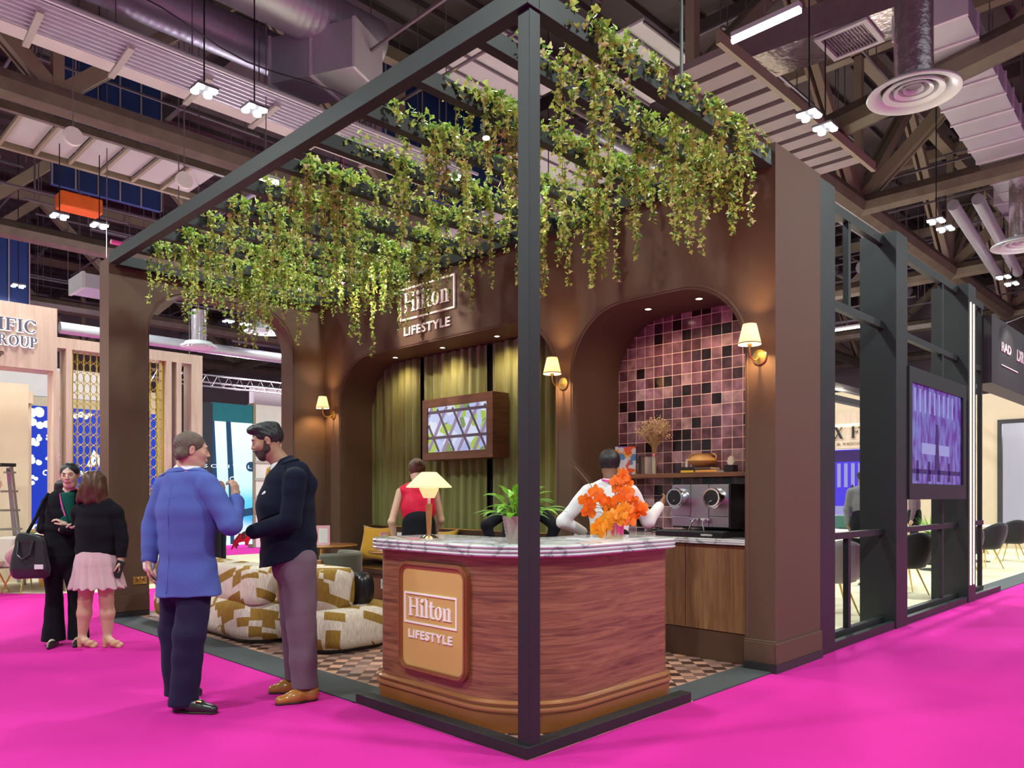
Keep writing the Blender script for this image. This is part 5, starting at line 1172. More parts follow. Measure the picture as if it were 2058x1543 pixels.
gl.tube([T((-.006,.100,.008)),T((.006,.100,.008))],.0016,6)
for sx in (-1,1): gl.tube([T((sx*.057,.094,.008)),T((sx*.076,.0,.010))],.0016,6)
gl.build('glasses', M['brass'], p)
jk = [cap((.045,0,1.28),(.035,0,1.16),.140,.142,flat=.66,yaw=10,k=.04), cap((.035,0,1.16),(.02,0,1.0),.142,.130,flat=.7,yaw=10,k=.04), cap((.02,0,1.0),(.01,0,.82),.130,.165,flat=.75,yaw=10,k=.04), cap((-.085,0,1.30),(.02,.02,1.37),.048,.045,k=.04), cap((.19,.03,1.30),(.11,.02,1.37),.048,.045,k=.04)]
jk += chain([pnt(-.10,0,1.29),pnt(-.13,-.03,1.06),pnt(.10,-.10,1.06)],[.058,.052,.040],k=.010)+chain([pnt(.205,.02,1.29),pnt(.235,-.02,1.05),pnt(.12,-.135,1.05)],[.058,.05,.04],k=.010)
jk += [ell((.115,-.10,1.33),(.055,.07,.11),R=_rot(0,0,-8),k=.01,op='-'), pln((0,0,.80),(0,0,-1))]
sdf('jacket', jk, .006, M['cloth_black'], p, disp=folds(.003,6,30,9))
sdf('top', [cap((.085,-.02,1.345),(.06,-.01,1.15),.075,.115,flat=.8,k=.03), pln((0,0,1.385),(0,-.1,1),k=.003)], .006, M['top_green'], p)
MB().tube([T((-.052,.0,-.115)),(.045,-.07,1.365),(.085,-.115,1.28),(.125,-.125,1.17)],.006,6).build('lanyard', M['lanyard_pink'], p)
tr = [cap((.01,0,.90),(.01,0,.80),.145,.15,flat=.8,k=.04)]+chain([pnt(-.06,0,.80),pnt(-.045,0,.42),pnt(-.055,0,.06)],[.085,.068,.098],k=.02)+chain([pnt(.09,.02,.80),pnt(.12,.06,.42),pnt(.13,.08,.06)],[.085,.068,.09],k=.02)+[pln((0,0,.045),(0,0,-1),k=.003)]
sdf('trousers', tr, .006, M['cloth_black'], p, disp=folds(.003,7,14,5))
for (hx_, hy_) in ((-.03,.02),(.15,.10)):
    P_ = [cap((hx_,hy_,.065),(hx_+.03,hy_-.15,.026),.030,.030,k=.02), cap((hx_+.03,hy_-.15,.026),(hx_+.045,hy_-.215,.015),.028,.014,k=.01), cap((hx_-.005,hy_+.012,.06),(hx_-.005,hy_+.018,.004),.010,.005,k=.01), pln((0,0,.001),(0,0,-1)), cap((hx_,hy_-.01,.12),(hx_+.02,hy_-.10,.075),.026,k=.004,op='-')]
    sdf('shoe', P_, .004, M['leather_black'], p)
# her bag hangs from the shoulder
bgt = thing('shoulder_bag', 'large black shoulder bag with a small white label, hanging from the suited woman', 'bag', (-0.78+.115*.7023-.09*.7119,5.08-.115*.7119-.09*.7023,0.0), RZ)
sdf('bag_body', [cap((-.235,-.13,.93),(-.235,-.13,.72),.135,.170,flat=.38,yaw=8,k=.03), pln((0,0,.985),(0.15,0,1),k=.01), pln((0,0,.625),(0,0,-1),k=.02)], .007, M['leather_black'], bgt, disp=folds(.005,3,14,8))
MB().tube([(-.275,-.13,.985),(-.262,-.13,1.03),(-.225,-.07,1.16),(-.21,-.0,1.29),(-.205,.07,1.365),(-.20,.15,1.33)],.014,8).build('strap', M['cloth_black'], bgt, smooth=True)
MB().tube([(-.31,-.185,.95),(-.30,-.215,.84),(-.25,-.225,.80),(-.19,-.215,.84),(-.18,-.185,.96)],.010,8).build('handle', M['leather_black'], bgt, smooth=True)
lb_ = MB().box(-.16,-.202,.715,-.085,-.196,.755); lb_.build('label_patch', M['shirt_white'], bgt)

# ---- woman seen from behind
p = person('woman with brown bob in black cardigan and pale pink skirt, back to the camera', (-0.565,4.755,0.0))
hc = (-.025,.0,1.450); R = _rot(15,0,0)
body = head_prims(hc, R, .95, True)+[cap((-.02,0,1.38),(-.01,0,1.28),.045,.05,k=.03), cap((0,0,1.2),(0,0,.9),.11,.12,flat=.7,k=.04)]
RWr = (.225,-.03,.775)
body += chain([pnt(.165,0,1.17),pnt(.215,.0,.96),pnt(*RWr)],[.035,.032,.024])+chain([pnt(-.17,0,1.17),pnt(-.20,.06,.97),pnt(-.05,.17,.95)],[.035,.032,.024])
body += hand_prims((.225,-.03,.765),(.06,-.05,-1),(-1,0,0),-1,.9,.9)
body += chain([pnt(-.085,0,.62),pnt(-.105,-.005,.42),pnt(-.115,.0,.30),pnt(-.14,.01,.09)],[.080,.057,.060,.034],k=.02)+chain([pnt(.075,0,.62),pnt(.085,-.005,.42),pnt(.09,.0,.30),pnt(.085,.01,.09)],[.080,.057,.060,.034],k=.02)
for ax_ in (-.135,.090): body += [cap((ax_,.0,.085),(ax_+.045,-.02,.055),.030,.03,k=.02), cap((ax_+.03,-.01,.05),(ax_+.13,-.015,.025),.027,.02,k=.02)]
sdf('body', body, .005, M['skin_fair'], p)
hair = xf([ell((0,-.018,.030),(.098,.108,.098),k=.02), cap((-.055,-.045,-.05),(-.085,-.04,-.125),.062,.050,k=.04), cap((.055,-.045,-.05),(.085,-.04,-.130),.062,.052,k=.04), cap((0,-.065,-.03),(0,-.065,-.13),.065,.055,k=.05), pln((0,.055,0),(0,1,-.2),k=.02)], R, pnt(*hc))
sdf('hair', hair, .005, M['hair_brown'], p, disp=lambda X,Y,Z: .004*np.sin(70*X+14*Z+3*np.sin(16*Z))+.002*np.sin(170*X+20*Z)+.012*np.clip((1.33-Z)/.05,0,1)*np.sin(60*X+1))
jk = [cap((0,0,1.17),(0,0,1.05),.178,.180,flat=.66,k=.04), cap((0,0,1.05),(0,0,.86),.180,.185,flat=.72,k=.04), cap((-.165,0,1.215),(-.03,0,1.29),.055,.055,k=.05), cap((.165,0,1.215),(.03,0,1.29),.055,.055,k=.05)]
jk += chain([pnt(.175,0,1.195),pnt(.222,0,.96),pnt(.228,-.02,.80)],[.062,.054,.042],k=.010)+chain([pnt(-.175,0,1.195),pnt(-.205,.07,.97),pnt(-.06,.17,.95)],[.062,.054,.042],k=.010)+[pln((0,0,.80),(0,0,-1),k=.003), cap((.228,-.02,.80),(.228,-.02,.78),.001,op='-')]
sdf('cardigan', jk, .006, M['cloth_black'], p, disp=folds(.003,8,26,9))
sdf('skirt', [cap((0,0,.88),(0,0,.70),.168,.188,flat=.8,k=.03), cap((0,0,.72),(0,0,.50),.188,.245,flat=.82,k=.03), pln((0,0,.530),(0,0,-1),k=.003), pln((0,0,.86),(0,0,1),k=.003)], .006, M['skirt_pink'], p,
    disp=lambda X,Y,Z: .009*np.clip((.85-Z)/.25,0,1)*np.sin(15*np.arctan2(Y,X)+1.2*np.sin(9*Z)))
for ax_ in (-.14,.085):
    P_ = [cap((ax_-.012,.0,.075),(ax_-.012,.0,.0),.026,.022,k=.01), cap((ax_,.0,.055),(ax_+.12,-.02,.012),.022,.024,k=.02), cap((ax_+.07,-.02,.035),(ax_+.10,-.02,.045),.030,.028,k=.01), cap((ax_+.03,-.005,.11),(ax_+.09,-.015,.075),.026,k=.004,op='-'), pln((0,0,.001),(0,0,-1))]
    sdf('sandal', P_, .004, M['leather_sand'], p)
ph = MB().bar((.20,-.065,.625),(.245,-.055,.775),.075,.010,up=(0,1,0)); o = ph.build('phone', M['black_plastic'], None, bevel=.003); o.location = p.location; o.rotation_euler = (0,0,RZ); tag(o, 'black phone held low in the hand of the pink-skirted woman', 'phone')

# ---- simpler figures farther off
def figure(label, loc, H, yaw, top, bottom, skinm, hairm, lean=0.0, arms=None, legs=True, longhair=False, bun=False, rz=RZ, vox=.010, skirt=False, sleeves=True, seated=False):
    """standing or bending figure; arms = ((elbow, wrist) left, (elbow, wrist) right) in figure space before scaling to height H (1.7)"""
    q = person(label, loc); q.rotation_euler = (0,0,rz+math.radians(yaw)); s = H/1.7; L = math.sin(lean); C = math.cos(lean); dz = -0.45 if seated else 0
    def B_(x, y, z):   # bend the upper body forward about the hips
        z0 = .92
        return pnt(x, y*C+(z-z0)*L, z0+(z-z0)*C-y*L)*s+pnt(0,0,dz*s)
    hc = B_(0,.03,1.57); R = _rot(0,-math.degrees(lean)*.9,0)
    body = head_prims(hc, R, s*.97, True)+[cap(B_(0,.0,1.50),B_(0,-.01,1.38),.048*s,.055*s,k=.03), cap(B_(0,0,1.3),B_(0,0,1.0),.11*s,.11*s,flat=.7,k=.04)]
    arms = arms or (((-.22,0,1.08),(-.20,.05,.84)),((.22,0,1.08),(.20,.05,.84)))
    slv = []
    for sx, (e, w_) in zip((-1,1), arms):
        sh_ = B_(sx*.165,0,1.35); e = B_(*e); w_ = B_(*w_); body += chain([sh_,e,w_],[.040*s,.034*s,.024*s],k=.02)
        dd = w_-e; body += hand_prims(w_, dd, (-sx,0.2,0), -sx, .6, s*.9); slv += chain([sh_,e,e+(w_-e)*.9],[.060*s,.050*s,.040*s],k=.025)
    if legs and not seated:
        for sx in (-1,1): body += chain([pnt(sx*.085,0,.85)*s,pnt(sx*.09,.01,.47)*s,pnt(sx*.09,-.01,.09)*s],[.075*s,.052*s,.034*s],k=.02)+[cap(pnt(sx*.09,-.01,.07)*s,pnt(sx*.095,.12,.03)*s,.03*s,.025*s,k=.02)]
    sdf('body', body, vox*.7, M[skinm], q)
    hp = xf([ell((0,-.020*s,.034*s),(.084*s,.098*s,.090*s),k=.01), ell((0,.10*s,-.03*s),(.083*s,.078*s,.10*s),k=.006,op='-')], R, hc)
    if longhair: hp = hp[:1]+[cap(hc+R@pnt(0,-.06,-.02)*s,hc+R@pnt(0,-.09,-.28)*s,.075*s,.06*s,k=.03)]+hp[1:]
    if bun: hp = hp[:1]+[ell(hc+R@pnt(0,-.10,.05)*s,(.04*s,.04*s,.04*s),k=.01)]+hp[1:]
    sdf('hair', hp, vox*.7, M[hairm], q)
    lo_ = 1.08 if lean > .3 else .90
    tp = [cap(B_(0,0,1.30),B_(0,0,1.18),.155*s,.155*s,flat=.68,k=.04), cap(B_(0,0,1.18),B_(0,0,lo_),.15*s,.145*s,flat=.74,k=.04), cap(B_(-.13,0,1.36),B_(-.02,0,1.40),.05*s,.05*s,k=.04), cap(B_(.13,0,1.36),B_(.02,0,1.40),.05*s,.05*s,k=.04)]
    sdf('top', tp+(slv if sleeves else []), vox, M[top], q, disp=folds(.003,3,24,8))
    if seated:
        sdf('trousers', [cap(pnt(0,-.02,.50)*s,pnt(0,.02,.47)*s,.165*s,.16*s,flat=.9,k=.04)]+sum([chain([pnt(sx*.09,.0,.50)*s,pnt(sx*.11,.42,.50)*s,pnt(sx*.11,.44,.06)*s],[.09*s,.065*s,.055*s],k=.03) for sx in (-1,1)],[]), vox, M[bottom], q)
        for sx in (-1,1): shoe(q, (sx*.11*s,.40*s), (sx*.115*s,.62*s), M['leather_black'], vox=.008, sole=False)
    elif skirt: sdf('skirt', [cap(pnt(0,0,.98)*s,pnt(0,0,.55)*s,.150*s,.170*s,flat=.8,k=.04), pln((0,0,.48*s),(0,0,-1))], vox, M[bottom], q)
    elif legs: sdf('trousers', [cap(B_(0,0,1.02) if lean > .3 else pnt(0,0,.98)*s,pnt(0,0,.84)*s,.158*s,.165*s,flat=.85,k=.04)]+sum([chain([pnt(sx*.085,0,.85)*s,pnt(sx*.09,.01,.47)*s,pnt(sx*.09,0,.07)*s],[.095*s,.070*s,.062*s],k=.02) for sx in (-1,1)],[]), vox, M[bottom], q)
    if legs and not seated:
        for sx in (-1,1): shoe(q, (sx*.09*s,-.06*s), (sx*.095*s,.17*s), M['leather_black'], vox=.008, sole=False)
    return q
figure('woman in sleeveless red top and black trousers bending behind the table lamp', (1.86,3.22,0.0), 1.78, 12, 'top_red', 'cloth_black', 'skin_fair', 'hair_brown', lean=.34, arms=(((-.25,.03,1.06),(-.20,.15,.82)),((.22,.10,1.10),(.14,.30,.95))), sleeves=False, bun=True)
q = figure('barista in white shirt and pink lanyard reaching toward the coffee machine behind the orchids', (2.02,1.02,0.0), 1.74, -8, 'shirt_white', 'cloth_black', 'skin_brown', 'hair_black', lean=.10, arms=(((-.36,.0,1.12),(-.20,.16,1.04)),((.30,.10,1.13),(.40,.22,1.27))), vox=.008)
sdf('lanyard', [cap((-.055,-.03,1.475),(.0,-.055,1.463),.010,k=.01), cap((.055,-.03,1.475),(.0,-.055,1.463),.010,k=.01)], .005, M['lanyard_pink'], q)
figure('person in black bending over the table behind the potted plant and the post', (1.95,1.95,0.0), 1.74, -5, 'cloth_black', 'cloth_black', 'skin_tan', 'hair_black', lean=.95, arms=(((-.30,.0,1.15),(-.22,.20,1.0)),((.30,.0,1.15),(.22,.20,1.0))))
# ---------------------------------------------------------------- hall roof, trusses, ducts, lamps
mat('deck_dark', (0.075,0.058,0.062), 0.8, var=0.3, vscale=0.5); mat('truss_tan', (0.27,0.225,0.155), 0.6, var=0.12, vscale=2); mat('wrap_brown', (0.12,0.095,0.07), 0.38, var=0.5, vscale=3.5, bump=0.6, bscale=6)
mat('duct_silver', (0.50,0.50,0.58), 0.42, 0.55, var=0.08, vscale=4, bump=0.15, bscale=20); mat('duct_dark', (0.20,0.17,0.20), 0.45, 0.4, var=0.1); mat('foil', (0.78,0.70,0.76), 0.22, 0.9, var=0.12, vscale=5, bump=0.9, bscale=9)
mat('tray_white', (0.60,0.60,0.66), 0.5, var=0.05); mat('diffuser_white', (0.66,0.72,0.74), 0.35, 0.2, var=0.03); mat('hall_blue', (0.012,0.035,0.16), 0.6, var=0.25, vscale=0.8); mat('hall_grey', (0.34,0.29,0.32), 0.8, var=0.15, vscale=0.7); mat('catwalk_deck', (0.27,0.22,0.23), 0.6, var=0.2, vscale=2); mat('panel_grey', (0.42,0.40,0.38), 0.7, var=0.04)
mat('orange_duct', (0.75,0.12,0.01), 0.5, var=0.2)
emis('led_cool', (0.80,1.0,0.97), 22.0); emis('tube_warm', (1.0,0.90,0.82), 11.0)
DECK = 13.2
ck = MB().box(-9,-9,DECK,50,50,DECK+0.3)
y = -9.0
while y < 48: ck.box(-9,y,DECK-0.16,50,y+0.10,DECK); y += 0.9
x = -9.0
while x < 48: ck.box(x,-9,DECK-0.55,x+0.16,50,DECK-0.16); x += 3.8
struct(ck.build('ceiling', M['deck_dark']))
struct(MB().box(-13,48,0,50,48.5,DECK).build('wall_north', M['hall_grey'])); struct(MB().box(46,-12,0,46.5,50,DECK).build('wall_east', M['hall_grey'])); 

# space trusses: chords both ways, V diagonals between them
tid = 0
def truss_x(y, x0=1.2-15.2, x1=47, lo=8.3, hi=12.2):
    mb = MB(); mb.bar((x0,y,hi),(x1,y,hi),0.28,0.30)
    cl = MB(); cl.tube([(x0,y,lo+0.1),(x1,y,lo+0.1)], 0.26, 8)
    x = x0
    while x < x1-7:
        for a, b in (((x,y,lo+0.2),(x+3.8,y,hi)),((x+3.8,y,hi),(x+7.6,y,lo+0.2))): mb.bar(a, b, 0.16, 0.26); mb.bar((a[0],a[1]+0.20,a[2]), (b[0],b[1]+0.20,b[2]), 0.07, 0.26)
        mb.bar((x,y,lo+0.2),(x,y,hi),0.18,0.18); x += 7.6
    struct(mb.build('ceiling_truss', M['truss_tan'])); struct(cl.build('ceiling_truss_wrap', M['wrap_brown'], smooth=True))
def truss_y(x, y0=4.4-16.6, y1=47, lo=8.3, hi=12.2):
    mb = MB(); mb.bar((x,y0,hi),(x,y1,hi),0.28,0.30); cl = MB(); cl.tube([(x,y0,lo+0.1),(x,y1,lo+0.1)], 0.25, 8); y = y0
    while y < y1-8:
        for a, b in (((x,y,lo+0.2),(x,y+4.15,hi)),((x,y+4.15,hi),(x,y+8.3,lo+0.2))): mb.bar(a, b, 0.16, 0.26); mb.bar((a[0]+0.20,a[1],a[2]), (b[0]+0.20,b[1],b[2]), 0.07, 0.26)
        y += 8.3
    struct(mb.build('ceiling_truss', M['truss_tan'])); struct(cl.build('ceiling_truss_wrap', M['wrap_brown'], smooth=True))
for y in (12.7,21.0,29.3,37.6): truss_x(y)
for x in (16.4,24.0,31.6,39.2): truss_y(x)
truss_x(4.4, 8.8, 47)
struct(MB().tube([(13.2,7.9,8.35),(10.9,-0.6,8.45)],0.27,8).build('ceiling_truss_wrap', M['wrap_brown'], smooth=True))
# small bracing and hanger rods all over: one mesh of thin rods
rb = MB(); rnd = random.Random(21)
for i in range(230):
    x = rnd.uniform(-2,34); y = rnd.uniform(-2,38); z = rnd.uniform(8.6,11.5); L = rnd.uniform(2,8)
    if x < 9 and 8 < y < 14: continue
    if rnd.random() < 0.5: rb.bar((x,y,z),(x+L,y,z),0.05,0.05)
    else: rb.bar((x,y,z),(x,y+L,z),0.05,0.05)
    for k in range(2): q = rnd.uniform(0,L); rb.bar((x+q*0.4,y+0.0,z),(x+q*0.4,y,DECK),0.02,0.02)
struct(rb.build('ceiling_pipework', M['duct_dark']))
rb = MB(); rnd = random.Random(5)
for i in range(46):
    x = rnd.uniform(3,34); y = rnd.uniform(5,36); z = rnd.uniform(8.8,11.8); L = rnd.uniform(4,10); r_ = rnd.choice((0.05,0.08,0.16,0.28))
    if x < 9 and 4 < y < 14: continue
    if rnd.random() < 0.5: rb.tube([(x,y,z),(x+L,y,z)],r_,10)
    else: rb.tube([(x,y,z),(x,y+L,z)],r_,10)
struct(rb.build('ceiling_pipework_pale', M['duct_silver'], smooth=True))
def rib_duct(label, pts, r, m, n=22, name='round_duct'):
    P = []; R = []; pts = [Vector(p) for p in pts]; L = (pts[-1]-pts[0]).length; k = int(L/0.14)
    for i in range(k+1):
        for d in (0,0.02,0.04): 
            t = min(1,(i*0.14+d)/L); P.append(pts[0].lerp(pts[-1],t)); R.append(r*(1.006 if d == 0.02 else 1.0))
    return tag(MB().tube(P, r, n, radii=R).build(name, M[m], smooth=True, angle=50), label, 'air duct')
rib_duct('large lavender-grey round duct, nearer of the two at the top left', (( -1.0,12.05,10.5),(5.6,12.0,10.5)), 0.42, 'duct_silver')
rib_duct('large lavender-grey round duct, second of the two beside the square duct', ((1.5,10.4,10.6),(6.4,10.4,10.6)), 0.50, 'duct_silver')
def box_duct(label, a, b, w_, h_, m, flange=1.2, name='square_duct'):
    t = thing(name, label, 'air duct'); a = Vector(a); b = Vector(b); MB().bar(a, b, w_, h_).build('duct_body', M[m], t); d = b-a; L = d.length; d.normalize(); k = max(1,int(L/flange))
    for i in range(k+1): c = a+d*(L*i/k); MB().bar(c-d*0.03, c+d*0.03, w_+0.05, h_+0.05).build('flange', M['tray_white'], t)
    return t
box_duct('square silver duct box above the left pergola rail', (4.95,11.4,9.85),(5.75,9.7,9.85),1.0,0.9,'duct_silver',0.8)
box_duct('flat silver duct running down the right side behind the round diffuser', (10.0,1.0,8.7),(19.0,1.4,8.7),1.0,0.35,'duct_silver',0.75)
box_duct('flat silver duct far right behind the second diffuser', (19.5,1.6,8.9),(30,2.0,8.9),1.2,0.4,'duct_silver',1.0)
box_duct('crinkled foil duct at the top right', (9.9,4.2,9.2),(10.3,1.2,9.2),0.9,0.5,'foil',3.0)
t = thing('return_grille', 'dark louvred grille set in the foil duct at the top right', 'grille', (10.15,2.25,8.93)); MB().wallhole('z',-0.04,0,[(-.42,-.42),(.42,-.42),(.42,.42),(-.42,.42)],[(-.34,-.34),(.34,-.34),(.34,.34),(-.34,.34)]).build('frame', M['tray_white'], t); s = MB(); [s.box(-.34,-.34+.05*i,-.03,.34,-.325+.05*i,0) for i in range(14)]; s.build('louvres', M['duct_dark'], t)
box_duct('lavender duct hanging beyond the left arch', (2.3,15.5,5.9),(3.5,15.5,5.9),0.9,0.3,'duct_silver',1.2)
def diffuser(label, x, y, z, r, dl=2.6):
    t = thing('round_diffuser', label, 'air diffuser', (x,y,z), 0, 'round white ceiling diffusers')
    MB().tube([(0,0,0.12),(0,0,dl)], r*0.42, 20).build('neck', M['foil'], t, smooth=True)
    for i, q in enumerate((1.0,0.66,0.42,0.22)):
        MB().lathe((0,0,0.02*i), [(r*q*0.70,0.11),(r*q*0.80,0.03),(r*q,0.0),(r*q*1.01,0.012),(r*q,0.03),(r*q*0.84,0.06),(r*q*0.74,0.125)], 40).build('ring', M['diffuser_white'], t, smooth=True)
    MB().lathe((0,0,0), [(0,0.11),(r*0.45,0.11),(r*0.42,0.14),(0,0.14)], 24).build('core', M['duct_dark'], t, smooth=True)
diffuser('big round white air diffuser at upper right with ringed face', 8.82,0.86,7.0,0.60,1.6)
diffuser('round white diffuser cut by the right edge of the picture', 17.6,1.25,7.0,0.62,1.7)
diffuser('round diffuser seen through the left arch on a thick silver neck', 5.15,16.0,4.65+0.35,0.42,0.9)
diffuser('round diffuser at the top right inside the left arch', 7.6,17.4,5.95,0.55,1.4)
# grid of high-bay lamps
def lamp(x, y, z=7.4, rod=5.79, lit=True, label=None, s=1.0):
    t = thing('high_bay_lamp', label or 'cluster of four glowing cool-white LED discs hanging on a thin rod', 'ceiling lamp', (x,y,z), 0, 'high-bay LED lamps in a grid over the hall')
    MB().tube([(0,0,0.10),(0,0,rod)],0.012,6).build('rod', M['black_plastic'], t)
    MB().box(-.16,-.16,.03,.16,.16,.07).build('housing', M['duct_dark'], t)
    for (dx,dy) in ((-.10,-.10),(.10,-.10),(.10,.10),(-.10,.10)): MB().tube([(dx,dy,.03),(dx,dy,.0)],0.058,16).build('led_disc', M['led_cool'], t)
    return t
LX = [(2.10,2.90),(9.2,9.83),(15.8,16.5),(21.9,22.85)]; LY = [2.52,8.67,16.0,23.05]
NEAR = {(2.10,8.67):'cool-white four-disc lamp, left one of the pair left of the pergola rail', (2.90,8.67):'cool-white four-disc lamp, right one of the pair nearest the pergola rail', (2.10,16.0):'cool-white four-disc lamp above the orange duct at left', (2.90,16.0):'cool-white four-disc lamp just right of and below the one by the orange duct', (9.2,2.52):'cool-white four-disc lamp left of the big diffuser, upper of the pair', (9.83,2.52):'cool-white four-disc lamp left of the big diffuser, lower of the pair'}
for xs in LX:
    for y in LY:
        if xs[0] < 3 and y < 5: continue
        for x in xs: lamp(x, y, rod=(0.8 if x == 16.5 else 5.79), label=NEAR.get((x,y)) or 'four-disc lamp, %s of its pair, row %s from front, column %s from left' % ('left' if x == xs[0] else 'right', ('one','two','three','four')[LY.index(y)], ('one','two','three','four')[LX.index(xs)]))
def tube(label, a, b):
    t = thing('tube_light', label, 'strip light', (0,0,0), 0, 'bare tube lights'); a = Vector(a); b = Vector(b)
    MB().tube([a,b],0.035,10).build('tube', M['tube_warm'], t, smooth=True); MB().bar(a+Vector((0,0,.07)),b+Vector((0,0,.07)),0.09,0.06).build('batten', M['tray_white'], t)
    MB().tube([(a+b)/2+Vector((0,0,.08)),(a+b)/2+Vector((0,0,3.5))],0.01,5).build('rod', M['duct_dark'], t)
tube('bright warm tube light at the top right', (6.18,2.22,7.2),(6.18,1.32,7.2))
tube('short tube light seen through the first dark frame', (24.5,8.4,7.2),(24.5,7.2,7.2)); tube('tube light beyond the left rail under the ceiling', (3.83,10.55,7.2),(4.3,10.5,7.2)); tube('tube light high behind the ivy', (6.2,8.3,7.0),(6.2,7.5,7.0)); tube('tube light far right above the sign board', (18.0,1.0,6.2),(19.5,0.9,6.2))
# cable tray / louvred catwalk running across the upper left
mat('tray_bright', (0.82,0.78,0.84), 0.45, var=0.04)
ct_ = thing('cable_tray', 'long pale slotted cable tray crossing the upper left of the hall', 'cable tray')
MB().box(-3,10.30,8.75,9,11.20,8.79).build('tray_floor', M['tray_bright'], ct_); sl = MB()
for dy in (0.0,0.13,0.26,0.39,0.52,0.65,0.78,0.91): sl.box(-3,10.28+dy,8.70,9,10.31+dy,8.83)
sl.build('slats', M['duct_silver'], ct_); MB().box(-3,11.45,8.95,9,12.10,9.40).build('side_trunking', M['tray_bright'], ct_); MB().box(-3,11.30,8.75,9,11.34,9.4).build('edge_rail', M['duct_dark'], ct_); MB().box(-3,10.05,8.62,9,10.10,8.67).build('edge_rail', M['tray_white'], ct_)
for i in range(9): x = -2.2+1.3*i; MB().bar((x,10.5,8.66),(x+0.1,11.8,8.72),0.10,0.05).build('bracket', M['panel_grey'], ct_); MB().tube([(x,11.25,8.7),(x,11.25,DECK-.5)],0.012,5).build('hanger', M['duct_dark'], ct_)
# grey panel bank at left
pb = thing('panel_bank', 'framed bank of pale grey ceiling panels hanging at upper left', 'ceiling panels')
for i in range(6): x = 1.2+0.68*i; MB().box(x,15.0,9.0,x+0.58,16.7,9.03).build('panel', M['panel_grey'], pb); MB().bar((x-0.05,14.9,8.95),(x-0.05,16.8,8.95),0.07,0.08).build('frame_bar', M['truss_tan'], pb)
MB().bar((-1.5,14.9,8.98),(5.6,14.9,8.98),0.12,0.16).build('frame_bar', M['wrap_brown'], pb); MB().bar((-1.5,16.85,8.98),(5.6,16.85,8.98),0.12,0.16).build('frame_bar', M['truss_tan'], pb)
pb = thing('catwalk', 'slatted steel catwalk with raised edges at upper right behind the ivy beam', 'catwalk')
for i in range(11): x = 7.6+0.5*i; MB().box(x,3.05,8.0,x+0.34,4.0,8.12).build('deck_plate', M['catwalk_deck'], pb)
MB().bar((7.2,3.0,8.02),(13.4,3.0,8.02),0.08,0.18).build('edge_beam', M['truss_tan'], pb); MB().bar((7.2,4.05,8.02),(13.4,4.05,8.02),0.08,0.18).build('edge_beam', M['truss_tan'], pb)
# light lavender panels above the pergola
for (x0,y0,x1,y1,z,nm) in ((6.6,7.4,9.4,9.6,10.0,'flat lavender ceiling panel above the pergola by the blue wall'),(8.5,5.2,11,6.8,9.8,'flat lavender ceiling panel above the ivy by the post'),(11,9,14,12,10,'flat lavender ceiling panel farther back above the ivy')):
    t = thing('ceiling_panel', nm, 'ceiling panel'); MB().box(x0,y0,z,x1,y1,z+0.05).build('panel', M['tray_white'], t); f = MB(); [f.box(x0,y0+(y1-y0)*i/4-0.02,z-0.05,x1,y0+(y1-y0)*i/4+0.02,z) for i in range(5)]; f.build('battens', M['duct_dark'], t)
for (a,b,r,nm) in (((9.0,8.0,7.6),(9.0,18,7.6),0.16,'silver pipe running back above the ivy'),((17.0,2.0,8.1),(24,2.6,8.0),0.13,'silver pipe right of the lower lamp pair'),((17.0,2.5,8.1),(24,3.1,8.0),0.13,'second silver pipe beside it right of the lower lamp pair'),((2.5,17.5,5.3),(14,17.5,5.3),0.14,'long grey pipe crossing high inside the left arch'),((5.0,4.9,8.3),(5.0,-3,8.6),0.11,'lavender conduit beside the bright tube light')):
    tag(MB().tube([a,b],r,12).build('pipe', M['duct_silver'], smooth=True), nm, 'pipe')
# blue curtain-wall panels high in the hall
for i, (x0,x1,y,z0,z1) in enumerate(((2.6,5.2,18.5,9.0,13.0),(9.0,13.2,13.6,9.5,13.15),(30,34,16,7,12),(1.8,3.4,24,7.0,9.4))):
    b_ = MB().box(x0,y,z0,x1,y+0.15,z1); struct(b_.build('wall_blue_%d' % (i+1), M['hall_blue'])); b_ = MB(); k = int((x1-x0)/0.6)+1
    for q in range(k+1): xx = x0+(x1-x0)*q/k; b_.box(xx-0.015,y-0.03,z0,xx+0.015,y,z1)
    struct(b_.build('trim_%d' % (i+10), M['hall_grey']))
for (x,y,z,sx,sy,sz,nm) in ((2.9,17.2,8.1,0.9,0.5,0.35,'bright orange duct piece right of the left lamp pair'),(0.0,13.6,8.0,0.7,0.4,0.3,'orange duct piece at the left edge of the picture'),(3.6,13.2,6.6,0.5,0.3,0.2,'orange duct glimpsed behind the first ivy garland')):
    tag(MB().box(x-sx/2,y,z,x+sx/2,y+sy,z+sz).build('orange_duct', M['orange_duct'], bevel=0.03), nm, 'air duct')
for (x,y,z) in ((1.35,12.3,7.7),(3.3,12.3,7.5)): 
    t = thing('cable_reel', 'white cable reel bracket on the wrapped pipe, at x of the '+('left edge' if x < 2 else 'lamp pair'), 'bracket', (x,y,z)); MB().tube([(0,0,0),(0,0.08,0)],0.16,16).build('disc', M['white_paint'], t, smooth=True, angle=50)
    MB().tube([(0,0.04,0.1),(0,0.04,1.0)],0.01,5).build('rod', M['duct_dark'], t)
